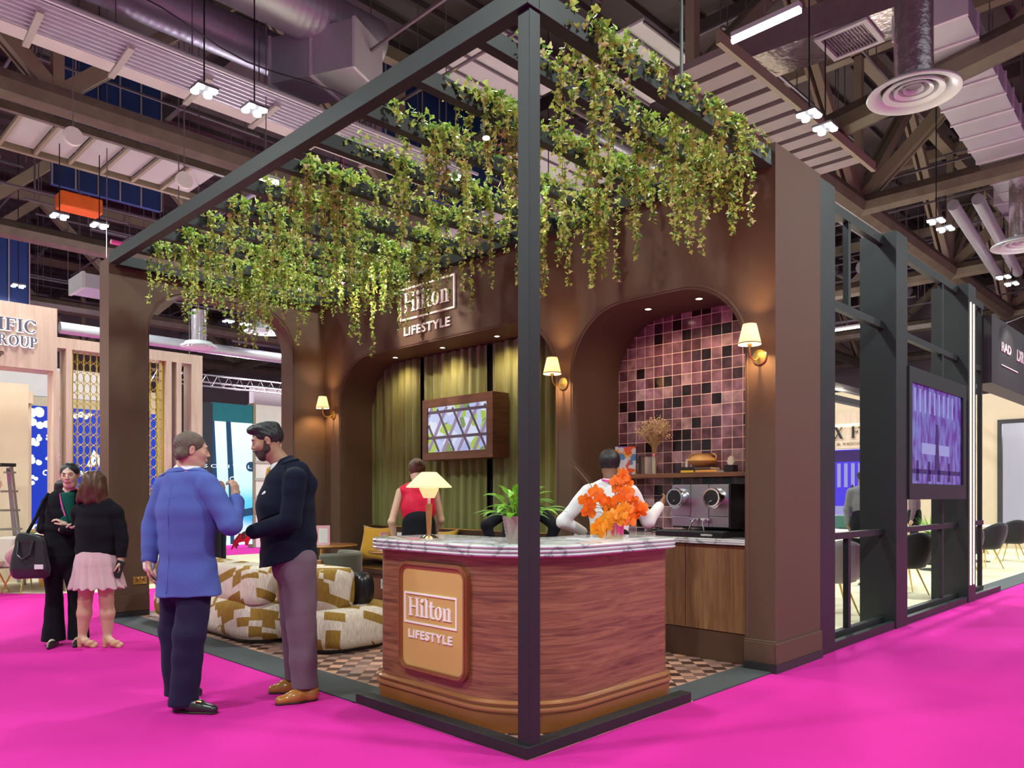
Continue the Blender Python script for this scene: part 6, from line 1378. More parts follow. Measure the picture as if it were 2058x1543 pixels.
for o in [q for q in bpy.data.objects if q.parent is None and q.name.split('.')[0] in ('orange_duct','square_duct','cable_reel','tube_light','round_diffuser','pipe','round_duct','return_grille')]:
    pts = [o.matrix_basis @ Vector(c) for p_ in ([o]+list(o.children)) if p_.type == 'MESH' for c in p_.bound_box]
    if not pts: continue
    cx = sum(p_.x for p_ in pts)/len(pts); cy = sum(p_.y for p_ in pts)/len(pts); zt = max(p_.z for p_ in pts); L_ = o.location
    MB().tube([(cx-L_.x,cy-L_.y,zt-0.06-L_.z),(cx-L_.x,cy-L_.y,DECK-0.02-L_.z)],0.012,5).build('hanger', M['duct_dark'], o)
# loose black cable sagging between hangers
cp = [(-1.0+0.45*i, 8.2+0.12*math.sin(i), 8.35-0.45*math.sin(PI*i/20)) for i in range(21)]
tag(MB().tube(cp,0.012,5).build('sagging_cable', M['black_plastic'], smooth=True), 'thin black cable sagging across the upper left above the lamp pair', 'cable')
# ---------------------------------------------------------------- dark window partition on the right side
pt_ = thing('window_partition', 'dark framed window partition with three bays running along the carpet edge', 'partition')
mb = MB(); mb.box(3.54,-0.01,0.0,3.88,0.45,4.03); mb.build('end_panel', M['frame_black'], pt_, bevel=0.003)
MB().box(5.42,-0.01,0.0,5.76,0.35,4.04).build('pillar', M['frame_black'], pt_, bevel=0.003)
MB().box(8.06,-0.01,0.0,8.40,0.42,4.03).build('pillar', M['frame_black'], pt_, bevel=0.003)
MB().box(3.88,0.0,0.0,9.75,0.055,0.075).build('kerb', M['frame_black'], pt_)
MB().box(3.88,0.06,0.0,9.75,0.10,0.025).build('pale_sill', M['carpet_beige'], pt_)
for (x0,x1) in ((3.88,5.42),(5.76,8.06),(8.40,9.30)):
    for (z0,z1) in ((0.0,0.11),(0.95,1.01),(3.92,4.01)): MB().box(x0,0.11,z0,x1,0.17,z1).build('rail', M['frame_black'], pt_)
for (x0,x1) in ((3.88,5.42),(5.76,8.06),(8.40,9.30)): MB().box(x0,0.11,3.06,x1,0.17,3.13).build('rail', M['frame_black'], pt_)
for (x,z0,z1) in ((4.50,0.11,0.95),(4.50,3.13,3.92),(5.78,0.11,3.92),(7.42,0.11,3.92),(9.20,0.11,3.92)): MB().box(x,0.115,z0,x+0.06,0.165,z1).build('post', M['frame_black'], pt_)
emis('led_strip', (1.0,0.80,0.62), 6.0)
for x in (8.14,8.28): MB().box(x,-0.016,0.22,x+0.035,-0.008,3.80).build('light_strip', M['led_strip'], pt_)
# display on the partition
def purple_screen(name, st=1.0):
    m, nt, b = new_mat(name); tc = _n(nt,'ShaderNodeTexCoord'); mp = _n(nt,'ShaderNodeMapping'); mp.inputs['Scale'].default_value = (9,9,3.0); nt.links.new(tc.outputs['Object'], mp.inputs[0])
    no = _n(nt,'ShaderNodeTexNoise'); no.inputs['Scale'].default_value = 1.2; no.inputs['Detail'].default_value = 6; nt.links.new(mp.outputs[0], no.inputs['Vector'])
    r = ramp(nt, [(0.25,(0.05,0.01,0.25)),(0.42,(0.22,0.05,0.55)),(0.55,(0.28,0.26,0.85)),(0.72,(0.36,0.32,0.90))]); nt.links.new(no.outputs['Fac'], r.inputs[0]); nt.links.new(r.outputs[0], b.inputs['Emission Color']); b.inputs['Emission Strength'].default_value = st
    b.inputs['Base Color'].default_value = (0.02,0.01,0.03,1); b.inputs['Roughness'].default_value = 0.15
purple_screen('screen_purple', 0.52); emis('screen_dark', (0.05,0.01,0.16), 0.6); emis('screen_pale', (0.42,0.40,0.85), 0.65); emis('screen_magenta', (0.35,0.03,0.45), 0.7)
vs_ = thing('video_wall', 'purple lit screen showing a bar scene in a dark surround beside the light-strip pillar', 'screen', (5.76,0,1.31))
f = MB(); f.wallhole('y', -0.03, 0.10, [(0,0),(2.12,0),(2.12,1.40),(0,1.40)], [(0.09,0.17),(1.99,0.17),(1.99,1.24),(0.09,1.24)]); f.build('surround', M['frame_black'], vs_)
dsp = MB().box(0.09,0.0,0.17,1.99,0.06,1.24).build('display', M['screen_purple'], vs_)
g = MB(); 
for i in range(9): g.box(0.25+0.17*i,-0.004,0.95,0.29+0.17*i,0.0,1.20)
g.box(0.5,-0.004,0.50,1.5,0.0,0.62); g.build('screen_windows', M['screen_pale'], dsp)
g = MB(); g.box(0.10,-0.004,0.28,1.95,0.0,0.33); [g.prism([(x,0.2),(x+0.10,0.2),(x+0.08,0.42),(x+0.02,0.42)],'y',-0.004,0) for x in (0.3,0.7,1.05,1.45)]; g.prism([(0.95,0.33),(1.12,0.33),(1.06,0.85),(1.0,0.85)],'y',-0.005,0); g.box(0.1,-0.004,0.17,0.16,0,1.24); g.build('screen_figures', M['screen_dark'], dsp)
# black sign board
sb = thing('sign_board', 'black lit fascia board with small white lettering at the right edge', 'sign', (9.25,0.0,2.90))
MB().box(0,0,0,5.5,0.30,0.94).build('board', M['panel_charcoal'], sb)
g = MB(); x = 0.55; 
p1, w1 = glyph_word('NRAD', 0.16, 0.2, 0.05, 0.08) if False else glyph_word('LXR'.replace('L','I'), 0.16, 0.2, 0.05, 0.12)
sans(g, 'RAD', 0.13, (0.50,-0.004,0.50), (1,0,0), (0,0,1), (0,-0.012,0), width=0.55); sans(g, 'LXR', 0.17, (1.45,-0.004,0.48), (1,0,0), (0,0,1), (0,-0.012,0), width=0.42); sans(g, 'H', 0.2, (2.45,-0.004,0.46), (1,0,0), (0,0,1), (0,-0.012,0)); g.box(0.5,-0.012,0.30,1.5,-0.004,0.315); g.build('lettering', M['letter_white'], sb)
for i, x in enumerate((10.2,12.0,13.6)):
    t = thing('sign_spotlight', 'small black spotlight washing the fascia board, %s along it' % ('first','second','third')[i], 'spotlight', (x,-0.0,3.86), 0, 'spotlights on the fascia board')
    MB().tube([(0,0.1,-0.02),(0,-0.30,0.10)],0.015,6).build('arm', M['black_plastic'], t); MB().tube([(0,-0.30,0.13),(0,-0.36,0.02)],0.05,12).build('head', M['black_plastic'], t)
    light('sign_spot_light','SPOT',(x,-0.40,3.86),22,(1,0.88,0.78),0.04,aim=(x,0.0,3.3),spot=90)

# ---------------------------------------------------------------- dining area behind the partition
mat('wall_cream', (0.62,0.50,0.36), 0.8, var=0.05); wood('oak_light', [(0.3,(0.50,0.36,0.27)),(0.7,(0.66,0.52,0.42))], scale=(6,6,0.6), rough=0.5, nscale=2); emis('glow_panel', (0.80,0.78,0.90), 0.55); emis('glow_warm', (1.0,0.74,0.42), 2.6); mat('velvet_green', (0.02,0.09,0.07), 0.6, sheen=0.4)
mat('chair_black', (0.010,0.010,0.013), 0.75, sheen=0.2); mat('chair_grey', (0.33,0.29,0.31), 0.7, sheen=0.3); mat('table_white', (0.74,0.72,0.70), 0.3)
bwx = 20.0
w1_ = MB(); w1_.box(bwx,0.6,0,bwx+0.3,0.9,4.0); w1_.box(bwx,0.6,3.25,bwx+0.3,2.2,4.0); w1_.box(bwx,0.6,0,bwx+0.3,2.2,0.3); w1_.box(bwx,2.2,0,bwx+0.3,5.1,4.0); w1_.box(bwx,6.9,0,bwx+0.3,9,4.4); w1_.box(bwx,5.1,0,bwx+0.3,6.9,0.25); w1_.box(bwx,5.1,3.78,bwx+0.3,6.9,4.4)
struct(w1_.build('wall_dining', M['wall_cream'])); struct(MB().wallhole('x',bwx-0.05,bwx+0.06,[(0.85,0.25),(2.25,0.25),(2.25,3.3),(0.85,3.3)],[(0.95,0.35),(2.15,0.35),(2.15,3.2),(0.95,3.2)]).build('window_1', M['panel_charcoal']))
struct(MB().box(bwx+2,-1,0,bwx+2.2,4,4).build('wall_beyond', M['hall_grey']))
t = thing('shop_front', 'pale lavender shop front with blue awning beyond the dining room window', 'shop front', (21.6,0,0)); MB().box(0,0.2,0,0.1,3.2,3.6).build('facade', M['glow_panel'], t); aw = MB(); aw.prism([(1.2+0.5*math.cos(a),1.9+0.42*math.sin(a)) for a in [PI*i/12 for i in range(13)]],'x',-0.12,0); aw.build('awning', M['hall_blue'], t)
bs_ = thing('bar_sign', 'light wood fascia with backlit dark serif letters above the far blue bar scene', 'sign', (bwx,5.1,2.72))
MB().box(-0.15,0,0,0.2,1.8,1.05).build('fascia', M['oak_light'], bs_); MB().box(-0.17,0.0,0.62,-0.15,1.8,0.72).build('glow_line', M['glow_warm'], bs_)
g = MB(); ps, wd = glyph_word('XF', 0.34, 0.16, 0.04, 0.55); place_polys(g, ps, (-0.17,1.27,0.30), (0,-1,0), (0,0,1), (-0.03,0,0)); g.build('letters', M['black_plastic'], bs_)
g = MB(); sans(g, 'LS & RESOR', 0.075, (-0.155,1.42,0.10), (0,-1,0), (0,0,1), (-0.01,0,0), width=0.95); g.build('small_letters', M['truss_tan'], bs_)
emis('mural_blue', (0.06,0.03,0.75), 0.9)
bw_ = thing('bar_mural', 'lit blue and violet mural of a bar with seated woman under the wood fascia', 'mural', (bwx+0.02,5.1,0.25)); MB().box(0,0,0,0.1,1.8,2.45).build('mural', M['mural_blue'], bw_)
g = MB(); g.box(-0.01,0,2.1,0,1.8,2.42); g.box(-0.01,0,0.05,0,1.8,0.12); g.prism([(0.75,0.3),(0.85,0.3),(0.8,1.0),(1.0,0.9),(1.05,0.5),(0.95,0.25)],'x',-0.012,0); g.prism([(0.7,0.9),(0.9,0.9),(0.9,1.25),(0.82,1.45),(0.72,1.3)],'x',-0.012,0); g.build('mural_figure', M['screen_dark'], bw_); [MB().box(-0.011,0.15+0.2*i,1.35,0,0.25+0.2*i,2.05).build('mural_window', M['screen_pale'], bw_) for i in range(8)]; MB().box(-0.011,0.9,0.35,0,1.7,0.8).build('mural_bar_front', M['screen_pale'], bw_); g = MB(); g.lathe((-0.01,0.75,0.55),[(0,0),(0.16,0),(0.16,0.06),(0,0.06)],12,sx=0.05); g.box(-0.013,0.735,0.1,0,0.765,0.55); g.build('mural_stool', M['screen_magenta'], bw_)
sf_ = thing('dining_sofa', 'white bench seat with dark green cushion under the bar mural', 'sofa', (18.5,5.3,0)); MB().box(0,-0.6,0.01,0.9,1.2,0.42).build('seat', M['table_white'], sf_, bevel=0.05); MB().box(0.6,-0.6,0.42,0.9,1.2,0.80).build('backrest', M['table_white'], sf_, bevel=0.05); MB().box(0.42,-0.2,0.44,0.58,0.7,0.80).build('green_cushion', M['velvet_green'], sf_, bevel=0.04)
def shell_chair(label, x, y, rz, m='chair_black', grp='black shell chairs with gold legs'):
    t = thing('dining_chair', label, 'chair', (x,y,0), rz, grp)
    mb = MB(); vs = []; fs = []; n = 20; rows = 7      # seat faces +y; shell wraps round the back
    for j in range(rows+1):
        v = j/rows
        for i in range(n+1):
            a = math.radians(180+180*i/n); sx_ = math.sin(PI*i/n); top = 0.44+0.42*(0.30+0.70*sx_)
            z = 0.38+(top-0.38)*v; r = 0.20+0.09*math.sin(v*PI*0.6)+0.02; vs.append((r*1.05*math.cos(a), r*math.sin(a)-0.02-0.06*v*sx_, z))
    for j in range(rows):
        for i in range(n): a = j*(n+1)+i; fs.append((a,a+1,a+n+2,a+n+1))
    sh_ = MB().add(vs,fs).build('backrest', M[m], t, smooth=True, angle=80); md = sh_.modifiers.new('s','SOLIDIFY'); md.thickness = 0.035; md.offset = -1
    MB().lathe((0,0.02,0.36), [(0,0),(0.20,0.0),(0.245,0.03),(0.245,0.08),(0.21,0.11),(0,0.12)], 28, sy=1.0).build('seat', M[m], t, smooth=True)
    for (sx_,sy_) in ((-1,-1),(1,-1),(1,1),(-1,1)): MB().tube([(0.10*sx_,0.02+0.10*sy_,0.37),(0.22*sx_,0.02+0.21*sy_,0.006)],0.012,8,radii=[0.015,0.009]).build('leg', M['brass'], t, smooth=True)
    return t
shell_chair('pinkish grey upholstered chair with gold legs in the first bay', 6.02,0.86,math.radians(-50),'chair_grey','grey dining chair')
shell_chair('black shell chair with gold legs under the purple screen', 8.45,0.85,math.radians(-45))
shell_chair('black shell chair facing away from the carpet beyond the light-strip pillar', 11.7,1.0,math.radians(-50)); shell_chair('black shell chair in the middle of the right edge row', 13.5,1.05,math.radians(-35)); shell_chair('black shell chair farthest along the right edge row', 15.8,1.10,math.radians(-60))
shell_chair('black shell chair behind the second white table', 12.9,2.35,math.radians(170)); shell_chair('black shell chair far back by the dining wall', 17.4,2.2,math.radians(150))
def dtable(label, x, y, w_=0.7):
    t = thing('dining_table', label, 'table', (x,y,0), 0, 'small white dining tables'); MB().box(-w_/2,-w_/2,0.72,w_/2,w_/2,0.75).build('table_top', M['table_white'], t, bevel=0.006); MB().tube([(0,0,0.02),(0,0,0.72)],0.04,12).build('column', M['black_plastic'], t); MB().lathe((0,0,0), [(0,0.007),(0.30,0.007),(0.29,0.02),(0,0.03)], 28).build('base', M['black_plastic'], t)
dtable('white square table beside the grey chair in the first bay', 6.45,1.75); dtable('white square table behind the purple screen with menu stand', 9.2,1.45); dtable('white square table between the black chairs at the right edge', 12.4,1.55); dtable('white square table farthest along the right edge row', 15.0,1.6)
menu_stand('white triangular menu card under the purple screen', 9.0,1.30,0.751,math.radians(-50),'paper_white',0.16,0.16); menu_stand('white menu card at the right edge tables', 12.3,1.45,0.751,math.radians(-40),'paper_white',0.15,0.20); menu_stand('pink and white menu stand in the first bay', 6.55,1.62,0.751,math.radians(-45),'paper_pink',0.12,0.24)
gp = thing('grass_plant', 'spiky green plant in a pot behind the light-strip pillar', 'plant', (13.6,2.0,0)); MB().lathe((0,0,0),[(0,0.006),(0.14,0.006),(0.18,0.62),(0,0.60)],20).build('pot', M['panel_charcoal'], gp, smooth=True, angle=50); g = MB(); rnd = random.Random(4)
for i in range(70): a = rnd.uniform(0,6.28); e = rnd.uniform(0.4,1.4); blade(g,(0.05*math.cos(a),0.05*math.sin(a),0.6),(math.cos(a)*math.cos(e),math.sin(a)*math.cos(e),math.sin(e)),rnd.uniform(0.3,0.5),0.022,0.6,n=5)
g.build('foliage', M['leaf_bright'], gp)
struct(MB().box(9.6,3.0,3.35,20,3.15,3.45).box(4.2,3.6,3.30,20,3.75,3.42).build('ceiling_truss_dining', M['panel_charcoal']))
for i in range(3):
    t = thing('track_spotlight', 'black track spotlight over the dining tables, %s from the window partition' % ('first','second','third')[i], 'spotlight', (10.5+3*i,3.07,3.35), 0, 'track spotlights over the dining area'); MB().tube([(0,0,0),(0,0,-0.08)],0.012,6).build('stem', M['black_plastic'], t); MB().tube([(0,0,-0.08),(0.02,-0.04,-0.24)],0.045,12).build('head', M['black_plastic'], t)
light('dining_light','POINT',(12,3.0,3.2),70,(1,0.84,0.66),0.3); light('dining_light','POINT',(17,4.0,3.2),75,(1,0.84,0.66),0.3); light('dining_light','POINT',(7,2.5,3.2),35,(1,0.84,0.66),0.3); light('shop_light','POINT',(21,1.5,3.2),60,(0.85,0.85,1),0.3)
figure('person in grey shirt and dark trousers standing behind the purple screen', (9.9,1.95,0.0), 1.78, -20, 'cloth_grey', 'cloth_black', 'skin_brown', 'hair_black', vox=.014)
figure('person in dusty pink top beyond the light-strip pillar', (14.6,2.6,0.0), 1.70, 60, 'trouser_mauve', 'cloth_black', 'skin_fair', 'hair_brown', vox=.016)
figure('person in black half hidden behind the dark end panel', (6.9,2.10,0.0), 1.72, 200, 'cloth_black', 'cloth_black', 'skin_tan', 'hair_black', vox=.014)

# ---------------------------------------------------------------- pale wood stand at the left
mat('far_pale', (0.45,0.43,0.46), 0.7)
ls = thing('stand_header', 'pale wood header box with halo-lit dark serif lettering at the left edge', 'stand header', (0,9.3,0))
MB().box(-5,0,3.08,0.306,0.45,3.95).build('header_box', M['oak_light'], ls)
emis('halo_white', (0.95,0.93,1.0), 1.3); mat('letter_slate', (0.09,0.09,0.14), 0.4)
for (txt, x, z, h_) in (('IFIC',-0.395,3.56,0.165),('ROUP',-0.40,3.365,0.135)):
    ps, wd = glyph_word(txt, h_, 0.17, 0.06, 0.05); k = (0.455 if txt == 'IFIC' else 0.46)/wd; ps = [[(a*k,b_) for a,b_ in q] for q in ps]
    g = MB(); place_polys(g, [[(a-0.0,b_) for a,b_ in q] for q in ps], (x,-0.03,z), (1,0,0), (0,0,1), (0,-0.02,0)); g.build('lettering', M['letter_slate'], ls)
    g = MB(); 
    for q in ps:
        cx = sum(a for a,_ in q)/len(q); cz = sum(b_ for _,b_ in q)/len(q); g_ = [((a-cx)*1.0+cx+(0.010 if a > cx else -0.010), b_+(0.010 if b_ > cz else -0.010)) for a,b_ in q]; place_polys(g, [g_], (x,-0.012,z), (1,0,0), (0,0,1), (0,-0.006,0))
    g.build('halo', M['halo_white'], ls)
g = MB(); sans(g, 'P', 0.07, (-0.37,-0.001,3.205), (1,0,0), (0,0,1), (0,-0.01,0)); g.build('small_lettering', M['wall_brown'], ls)
sc2 = thing('timber_screen', 'pale timber post-and-beam screen with gold lattice infill beside the brown wall', 'screen', (0,9.3,0))
MB().box(0.306,0,3.41,2.347,0.30,3.56).build('beam', M['oak_light'], sc2)
for (a,b_) in ((0.26,0.335),(0.417,0.493),(1.79,1.868),(1.944,2.02),(2.174,2.347)): MB().box(a,0,0.006,b_,0.30,3.41 if a > 0.3 else 3.08).build('post', M['oak_light'], sc2)
mat('gold_lattice', (0.62,0.50,0.08), 0.35, 0.6)
def lattice(x0, x1, z0, z1, y):
    mb = MB(); cw = 0.085; ch = 0.145; x = x0
    mb.box(x0,y,z0,x0+0.03,y+0.03,z1); mb.box(x1-0.03,y,z0,x1,y+0.03,z1)
    nx = max(1,int((x1-x0)/cw)); nz = int((z1-z0)/ch)
    for i in range(nx+1): xx = x0+(x1-x0)*i/nx; mb.box(xx-0.004,y+0.008,z0,xx+0.004,y+0.018,z1)
    for i in range(nx):
        for j in range(nz):
            cx = x0+(x1-x0)*(i+0.5)/nx; cz = z0+(z1-z0)*(j+0.5)/nz; a_ = (x1-x0)/nx*0.5; b2 = ch*0.5; pts = [(cx+a_*0.92*math.cos(q),y+0.013,cz+b2*0.98*math.sin(q)) for q in [2*PI*k/14 for k in range(15)]]; mb.tube(pts,0.005,4,close=False)
    return mb
lattice(0.505,1.10,0.006,3.41,0.1).build('gold_lattice', M['gold_lattice'], sc2); lattice(1.40,1.785,0.006,3.41,0.1).build('gold_lattice', M['gold_lattice'], sc2); lattice(2.03,2.165,0.006,3.2,1.0).build('gold_lattice', M['gold_lattice'], sc2)
struct(MB().box(-5,12.2,3.05,2.2,12.3,3.55).build('trim_20', M['far_pale'])); struct(MB().box(-5,11.2,0,0.40,11.3,3.1).build('wall_stand', M['wall_cream'])); struct(MB().box(0.40,11.7,0,0.56,12.0,2.95).box(-0.35,11.6,2.85,0.56,11.9,3.05).build('trim_21', M['oak_light'])); struct(MB().box(1.0,14.6,0,3.6,14.8,3.6).build('wall_stand_back', M['wall_cream']))
emis('led_blue', (0.012,0.055,0.68), 0.75); emis('led_white', (0.80,0.86,1.0), 1.15)
lw = thing('blue_led_wall', 'bright blue display wall with white cloud curls and a white hotel-group mark', 'display', (0.56,12.0,0.28))
MB().box(0,0,0,2.4,0.15,2.58).build('display', M['led_blue'], lw); g = MB(); rnd = random.Random(8)
def disc(mb, cx, cz, r, y=-0.012): mb.prism([(cx+r*math.cos(2*PI*k/14),cz+r*math.sin(2*PI*k/14)) for k in range(14)],'y',y,0)
for (cx,cz,n_,s_) in ((0.10,2.45,8,0.10),(0.25,2.30,9,0.09),(0.55,2.48,8,0.08),(0.08,1.95,6,0.07),(0.15,1.65,7,0.06),(0.35,1.72,6,0.045),(0.06,1.35,4,0.06),(0.12,0.25,8,0.08),(0.32,0.36,7,0.06),(0.05,0.55,5,0.05),(1.35,2.45,9,0.09),(1.55,2.35,7,0.08),(0.30,2.05,5,0.06),(0.9,2.5,4,0.07)):
    for i in range(n_): disc(g, min(2.3,max(0.08,cx+rnd.gauss(0,s_*1.3))), min(2.48,max(0.1,cz+rnd.gauss(0,s_*0.7))), s_*rnd.uniform(0.35,0.8), -0.012-0.0006*i)
for (cx,cz,r) in ((0.50,1.72,0.07),(0.58,1.62,0.06),(0.28,1.45,0.06),(0.5,0.42,0.06),(0.4,0.2,0.07)): g.tube([(cx+r*math.cos(a)*(1-a/9),-0.012,cz+r*math.sin(a)*(1-a/9)) for a in [0.5*k for k in range(11)]],0.012,5)
g.build('cloud_curls', M['led_white'], lw); g = MB()
place_polys(g, [[(0,0),(0.08,0),(0.17,0.22),(0.12,0.30)],[(0.13,0.16),(0.17,0.26),(0.28,0),(0.20,0)],[(0.07,0.03),(0.12,0.0),(0.2,0.10),(0.17,0.12)]], (0.90,-0.012,1.58),(1,0,0),(0,0,1),(0,-0.004,0))
sans(g, 'ACCOR', 0.085, (0.76,-0.012,1.42), (1,0,0), (0,0,1), (0,-0.004,0), width=0.56, bold=0.02); sans(g, 'SOFITEL', 0.045, (0.33,-0.012,1.02), (1,0,0), (0,0,1), (0,-0.004,0), width=0.36, bold=0.02); g.box(0.33,-0.016,1.30,0.62,-0.012,1.325); g.box(0.33,-0.016,0.83,0.62,-0.012,0.836); disc(g,0.50,1.37,0.035,-0.018); g.build('mark_lettering', M['led_white'], lw)
# step ladder, table with cloth, chairs
ld = thing('step_ladder', 'aluminium step ladder standing behind the table at the left edge', 'ladder', (0.10,10.62,0), math.radians(6))
for (x0,x1) in ((-0.45,-0.30),(0.12,-0.02)): MB().bar((x0,0,0.006),(x1*0.5-0.08 if x0<0 else -0.06,0,1.80),0.06,0.03).build('rail', M['steel_brushed'], ld)
MB().bar((0.20,0.45,0.006),(-0.08,0.05,1.76),0.05,0.03).build('rear_leg', M['steel_brushed'], ld)
for i in range(6): z = 0.28+0.28*i; MB().box(-0.42+0.055*i,-0.05,z,0.13-0.028*i,0.05,z+0.03).build('step', M['steel_brushed'], ld)
MB().box(-0.22,-0.08,1.78,-0.02,0.10,1.83).build('top_cap', M['black_plastic'], ld)
tb = thing('cloth_table', 'table under a white cloth beside the cream chairs at the left', 'table', (0.36,10.25,0)); 
MB().lathe((0,0,0),[(0,0.748),(0.52,0.748),(0.56,0.735),(0.58,0.60),(0.60,0.35),(0.585,0.35),(0.55,0.72),(0,0.735)],40).build('tablecloth', M['white_paint'], tb, smooth=True); MB().tube([(0,0,0.006),(0,0,0.73)],0.05,10).build('pedestal', M['brass'], tb)
mat('chair_cream', (0.66,0.56,0.50), 0.6)
shell_chair('cream chair with gold legs nearest the bag at the left', 0.02,9.62,math.radians(20),'chair_cream','cream chairs at the left stand'); shell_chair('cream chair with gold legs at the left edge', -0.45,9.95,math.radians(-60),'chair_cream','cream chairs at the left stand')
fl = thing('table_flowers', 'small green and yellow flower bunch on the white cloth', 'flowers', (0.20,10.05,0.75)); g = MB(); rnd = random.Random(2)
for i in range(40): a = rnd.uniform(0,6.28); blade(g,(0,0,0.0),(math.cos(a),math.sin(a),rnd.uniform(0.2,1.2)),rnd.uniform(0.08,0.17),0.05,0.5,n=4)
g.build('foliage', M['leaf_bright'], fl); g = MB(); [g.lathe((rnd.uniform(-.09,.09),rnd.uniform(-.09,.09),rnd.uniform(.06,.12)),[(0,0),(0.022,0.01),(0,0.03)],8) for i in range(8)]; g.build('blooms', M['mustard_velvet'], fl)
figure('woman with long dark hair in beige top and black skirt at the left edge', (-0.62,9.05,0.0), 1.66, -60, 'cloth_beige', 'cloth_black', 'skin_fair', 'hair_black', longhair=True, skirt=True, lean=.15, vox=.012)
light('stand_light','POINT',(-1.5,10.6,2.9),45,(1,0.86,0.70),0.3); light('stand_light','POINT',(2.2,11.0,3.3),35,(1,0.84,0.66),0.3); light('stand_light','SPOT',(-0.5,8.0,5.5),260,(1,0.93,0.88),0.3,aim=(-0.3,9.3,3.0),spot=80)

# ---------------------------------------------------------------- seen through the left arch
mat('panel_navy', (0.02,0.025,0.045), 0.6); mat('panel_teal', (0.0,0.17,0.23), 0.6); 
def sky_screen():
    m, nt, b = new_mat('screen_sky'); tc = _n(nt,'ShaderNodeTexCoord'); sx_ = _n(nt,'ShaderNodeSeparateXYZ'); nt.links.new(tc.outputs['Object'], sx_.inputs[0]); no = _n(nt,'ShaderNodeTexNoise'); no.inputs['Scale'].default_value = 2.5; nt.links.new(tc.outputs['Object'], no.inputs['Vector'])
    v = math_n(nt,'ADD',math_n(nt,'MULTIPLY',sx_.outputs[2],0.30),math_n(nt,'MULTIPLY',no.outputs['Fac'],0.12))
    r = ramp(nt, [(0.05,(0.75,0.90,1.0)),(0.20,(0.65,0.85,1.0)),(0.30,(0.02,0.40,0.75)),(0.42,(0.10,0.60,0.92)),(0.55,(0.60,0.88,1.0)),(0.9,(0.80,0.96,1.0))]); nt.links.new(v, r.inputs[0]); nt.links.new(r.outputs[0], b.inputs['Emission Color']); b.inputs['Emission Strength'].default_value = 1.15; b.inputs['Base Color'].default_value = (0.02,0.03,0.04,1)
sky_screen(); emis('screen_navy', (0.0,0.06,0.17), 0.8)
t = thing('sky_display', 'tall bright display of sea and sky with dark window bars seen through the left arch', 'display', (5.25,16.0,0.0))
MB().box(0,0,0.006,0.25,0.3,3.66).build('side_panel', M['panel_navy'], t); MB().box(0.25,0.0,3.22,1.33,0.3,3.68).build('header', M['panel_teal'], t); d_ = MB().box(0.25,0.03,0.10,1.33,0.2,3.22).build('display', M['screen_sky'], t)
g = MB(); g.prism([(0.60,3.22),(0.72,3.22),(0.86,0.9),(0.80,0.12),(0.72,0.12),(0.70,0.9)],'y',0.015,0.03); g.prism([(0.25,3.22),(0.25,0.8),(0.42,0.8),(0.30,3.22)],'y',0.02,0.03); g.prism([(0.8,0.95),(1.33,1.05),(1.33,0.85),(0.8,0.78)],'y',0.02,0.03); disc(g,1.26,2.1,0.13,0.02); g.build('picture_bars', M['screen_navy'], d_)
g = MB(); sans(g, 'S O F I T E L', 0.085, (0.02,-0.002,2.05), (1,0,0), (0,0,1), (0,-0.01,0), width=1.25); g.tube([(0.78+0.09*math.cos(a),-0.004,1.78+0.05*math.sin(a)) for a in [2*PI*k/12 for k in range(13)]],0.012,5); g.build('lettering', M['led_white'], t)
t = thing('slatted_panel', 'white panel with grey shelves right of the sky display, through the arch', 'panel', (6.6,16.0,0)); MB().box(0.0,0,0.006,1.3,0.3,3.72).build('panel', M['table_white'], t); g = MB(); [g.box(0,-0.05,z,1.3,0,z+0.06) for z in (0.9,1.3,1.75,2.2,2.6,3.0)]; g.build('shelves', M['panel_grey'], t); MB().box(-0.04,-0.02,0.006,0.03,0.3,3.75).build('copper_post', M['truss_tan'], t)
struct(MB().box(7.9,18.6,0,11.5,18.9,4.6).build('wall_far_stand', M['hall_grey'])); 
tr_ = thing('lighting_truss', 'aluminium lighting truss above the sky display, through the arch', 'truss', (0,17.3,0)); g = MB(); 
for (dy,dz) in ((0,0),(0,0.3),(0.3,0.15)): g.tube([(4.5,dy,4.25+dz),(12,dy,4.25+dz)],0.022,6)
for i in range(24): x = 4.5+0.31*i; g.tube([(x,0,4.25),(x+0.155,0,4.55),(x+0.31,0,4.25)],0.012,5)
[g.tube([(q,0.1,4.5),(q,0.1,13.1)],0.012,5) for q in (5.5,11)]; g.build('truss_body', M['steel_brushed'], tr_); tag(g and MB().tube([(2.5,14,6.5),(14,14,6.5)],0.05,8).tube([(8,14,6.5),(8,14,13.1)],0.012,5).build('pink_rail', M['lanyard_pink'], smooth=True), 'thin pink rail crossing inside the left arch', 'rail')
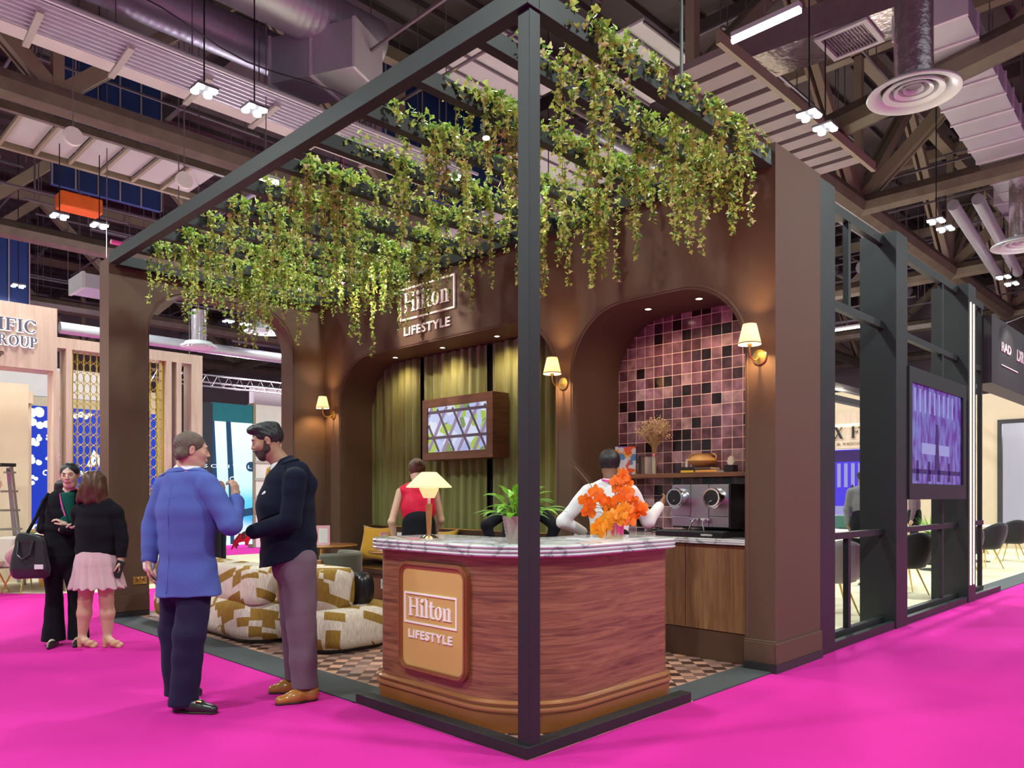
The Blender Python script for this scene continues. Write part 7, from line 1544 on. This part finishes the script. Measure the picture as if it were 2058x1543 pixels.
figure('woman with long light brown hair in black walking past the sky display', (4.05,12.4,0.0), 1.66, 75, 'cloth_black', 'cloth_black', 'skin_fair', 'hair_chestnut', longhair=True, vox=.013)
figure('person in black raising a phone in front of the sky display', (4.15,13.2,0.0), 1.68, -10, 'cloth_black', 'cloth_black', 'skin_tan', 'hair_brown', arms=(((-.20,.10,1.30),(-.05,.20,1.60)),((.20,.05,1.08),(.18,.15,.90))), vox=.013)
# other stands filling the far hall
mat('far_white', (0.60,0.55,0.60), 0.7, var=0.1); mat('far_tan', (0.45,0.34,0.26), 0.7); mat('far_dark', (0.06,0.05,0.07), 0.7)
rnd = random.Random(77)
for i, (x,y,sx_,sy_,h_,m_,c) in enumerate(((-9,18,4,3,3.6,'far_white','white'),(-3,22,4,3,4.2,'far_tan','tan'),(3,26,5,3,3.8,'far_white','white'),(9.5,24,5,3,4.3,'far_dark','dark'),(16,27,6,3,4.0,'far_white','white'),(13,18,3,5,3.9,'far_tan','tan'),(22,14,3,6,4.2,'far_dark','dark'),(27,8,3,7,4.1,'far_white','white'),(30,-1,4,6,4.4,'far_tan','tan'),(36,18,5,5,4.5,'far_white','white'),(25,24,6,3,4.0,'far_tan','tan'),(33,-8,5,4,4,'far_white','white'))):
    t = thing('far_stand', '%s exhibition stand with lit fascia, number %s back across the hall' % (c, ('one','two','three','four','five','six','seven','eight','nine','ten','eleven','twelve')[i]), 'stand', (x,y,0), 0, 'exhibition stands far across the hall')
    b_ = MB(); b_.box(0,0,0.006,sx_,0.2,h_); b_.box(0,0,0.006,0.2,sy_,h_); b_.box(sx_-0.2,0,0.006,sx_,sy_,h_); b_.build('walls', M[m_], t); MB().box(-0.05,-0.10,h_-0.7,sx_+0.05,0,h_).build('fascia', M[m_], t); MB().box(0.3,-0.03,0.4,sx_-0.3,0,h_-0.9).build('lit_panel', M['glow_panel'] if i % 2 else M['screen_purple'], t)
light('far_light','POINT',(8,20,4.5),900,(0.95,0.9,1),0.5); light('far_light','POINT',(24,10,4.5),700,(1,0.9,0.9),0.5); light('far_light','POINT',(-4,17,4.5),300,(1,0.92,0.95),0.5)
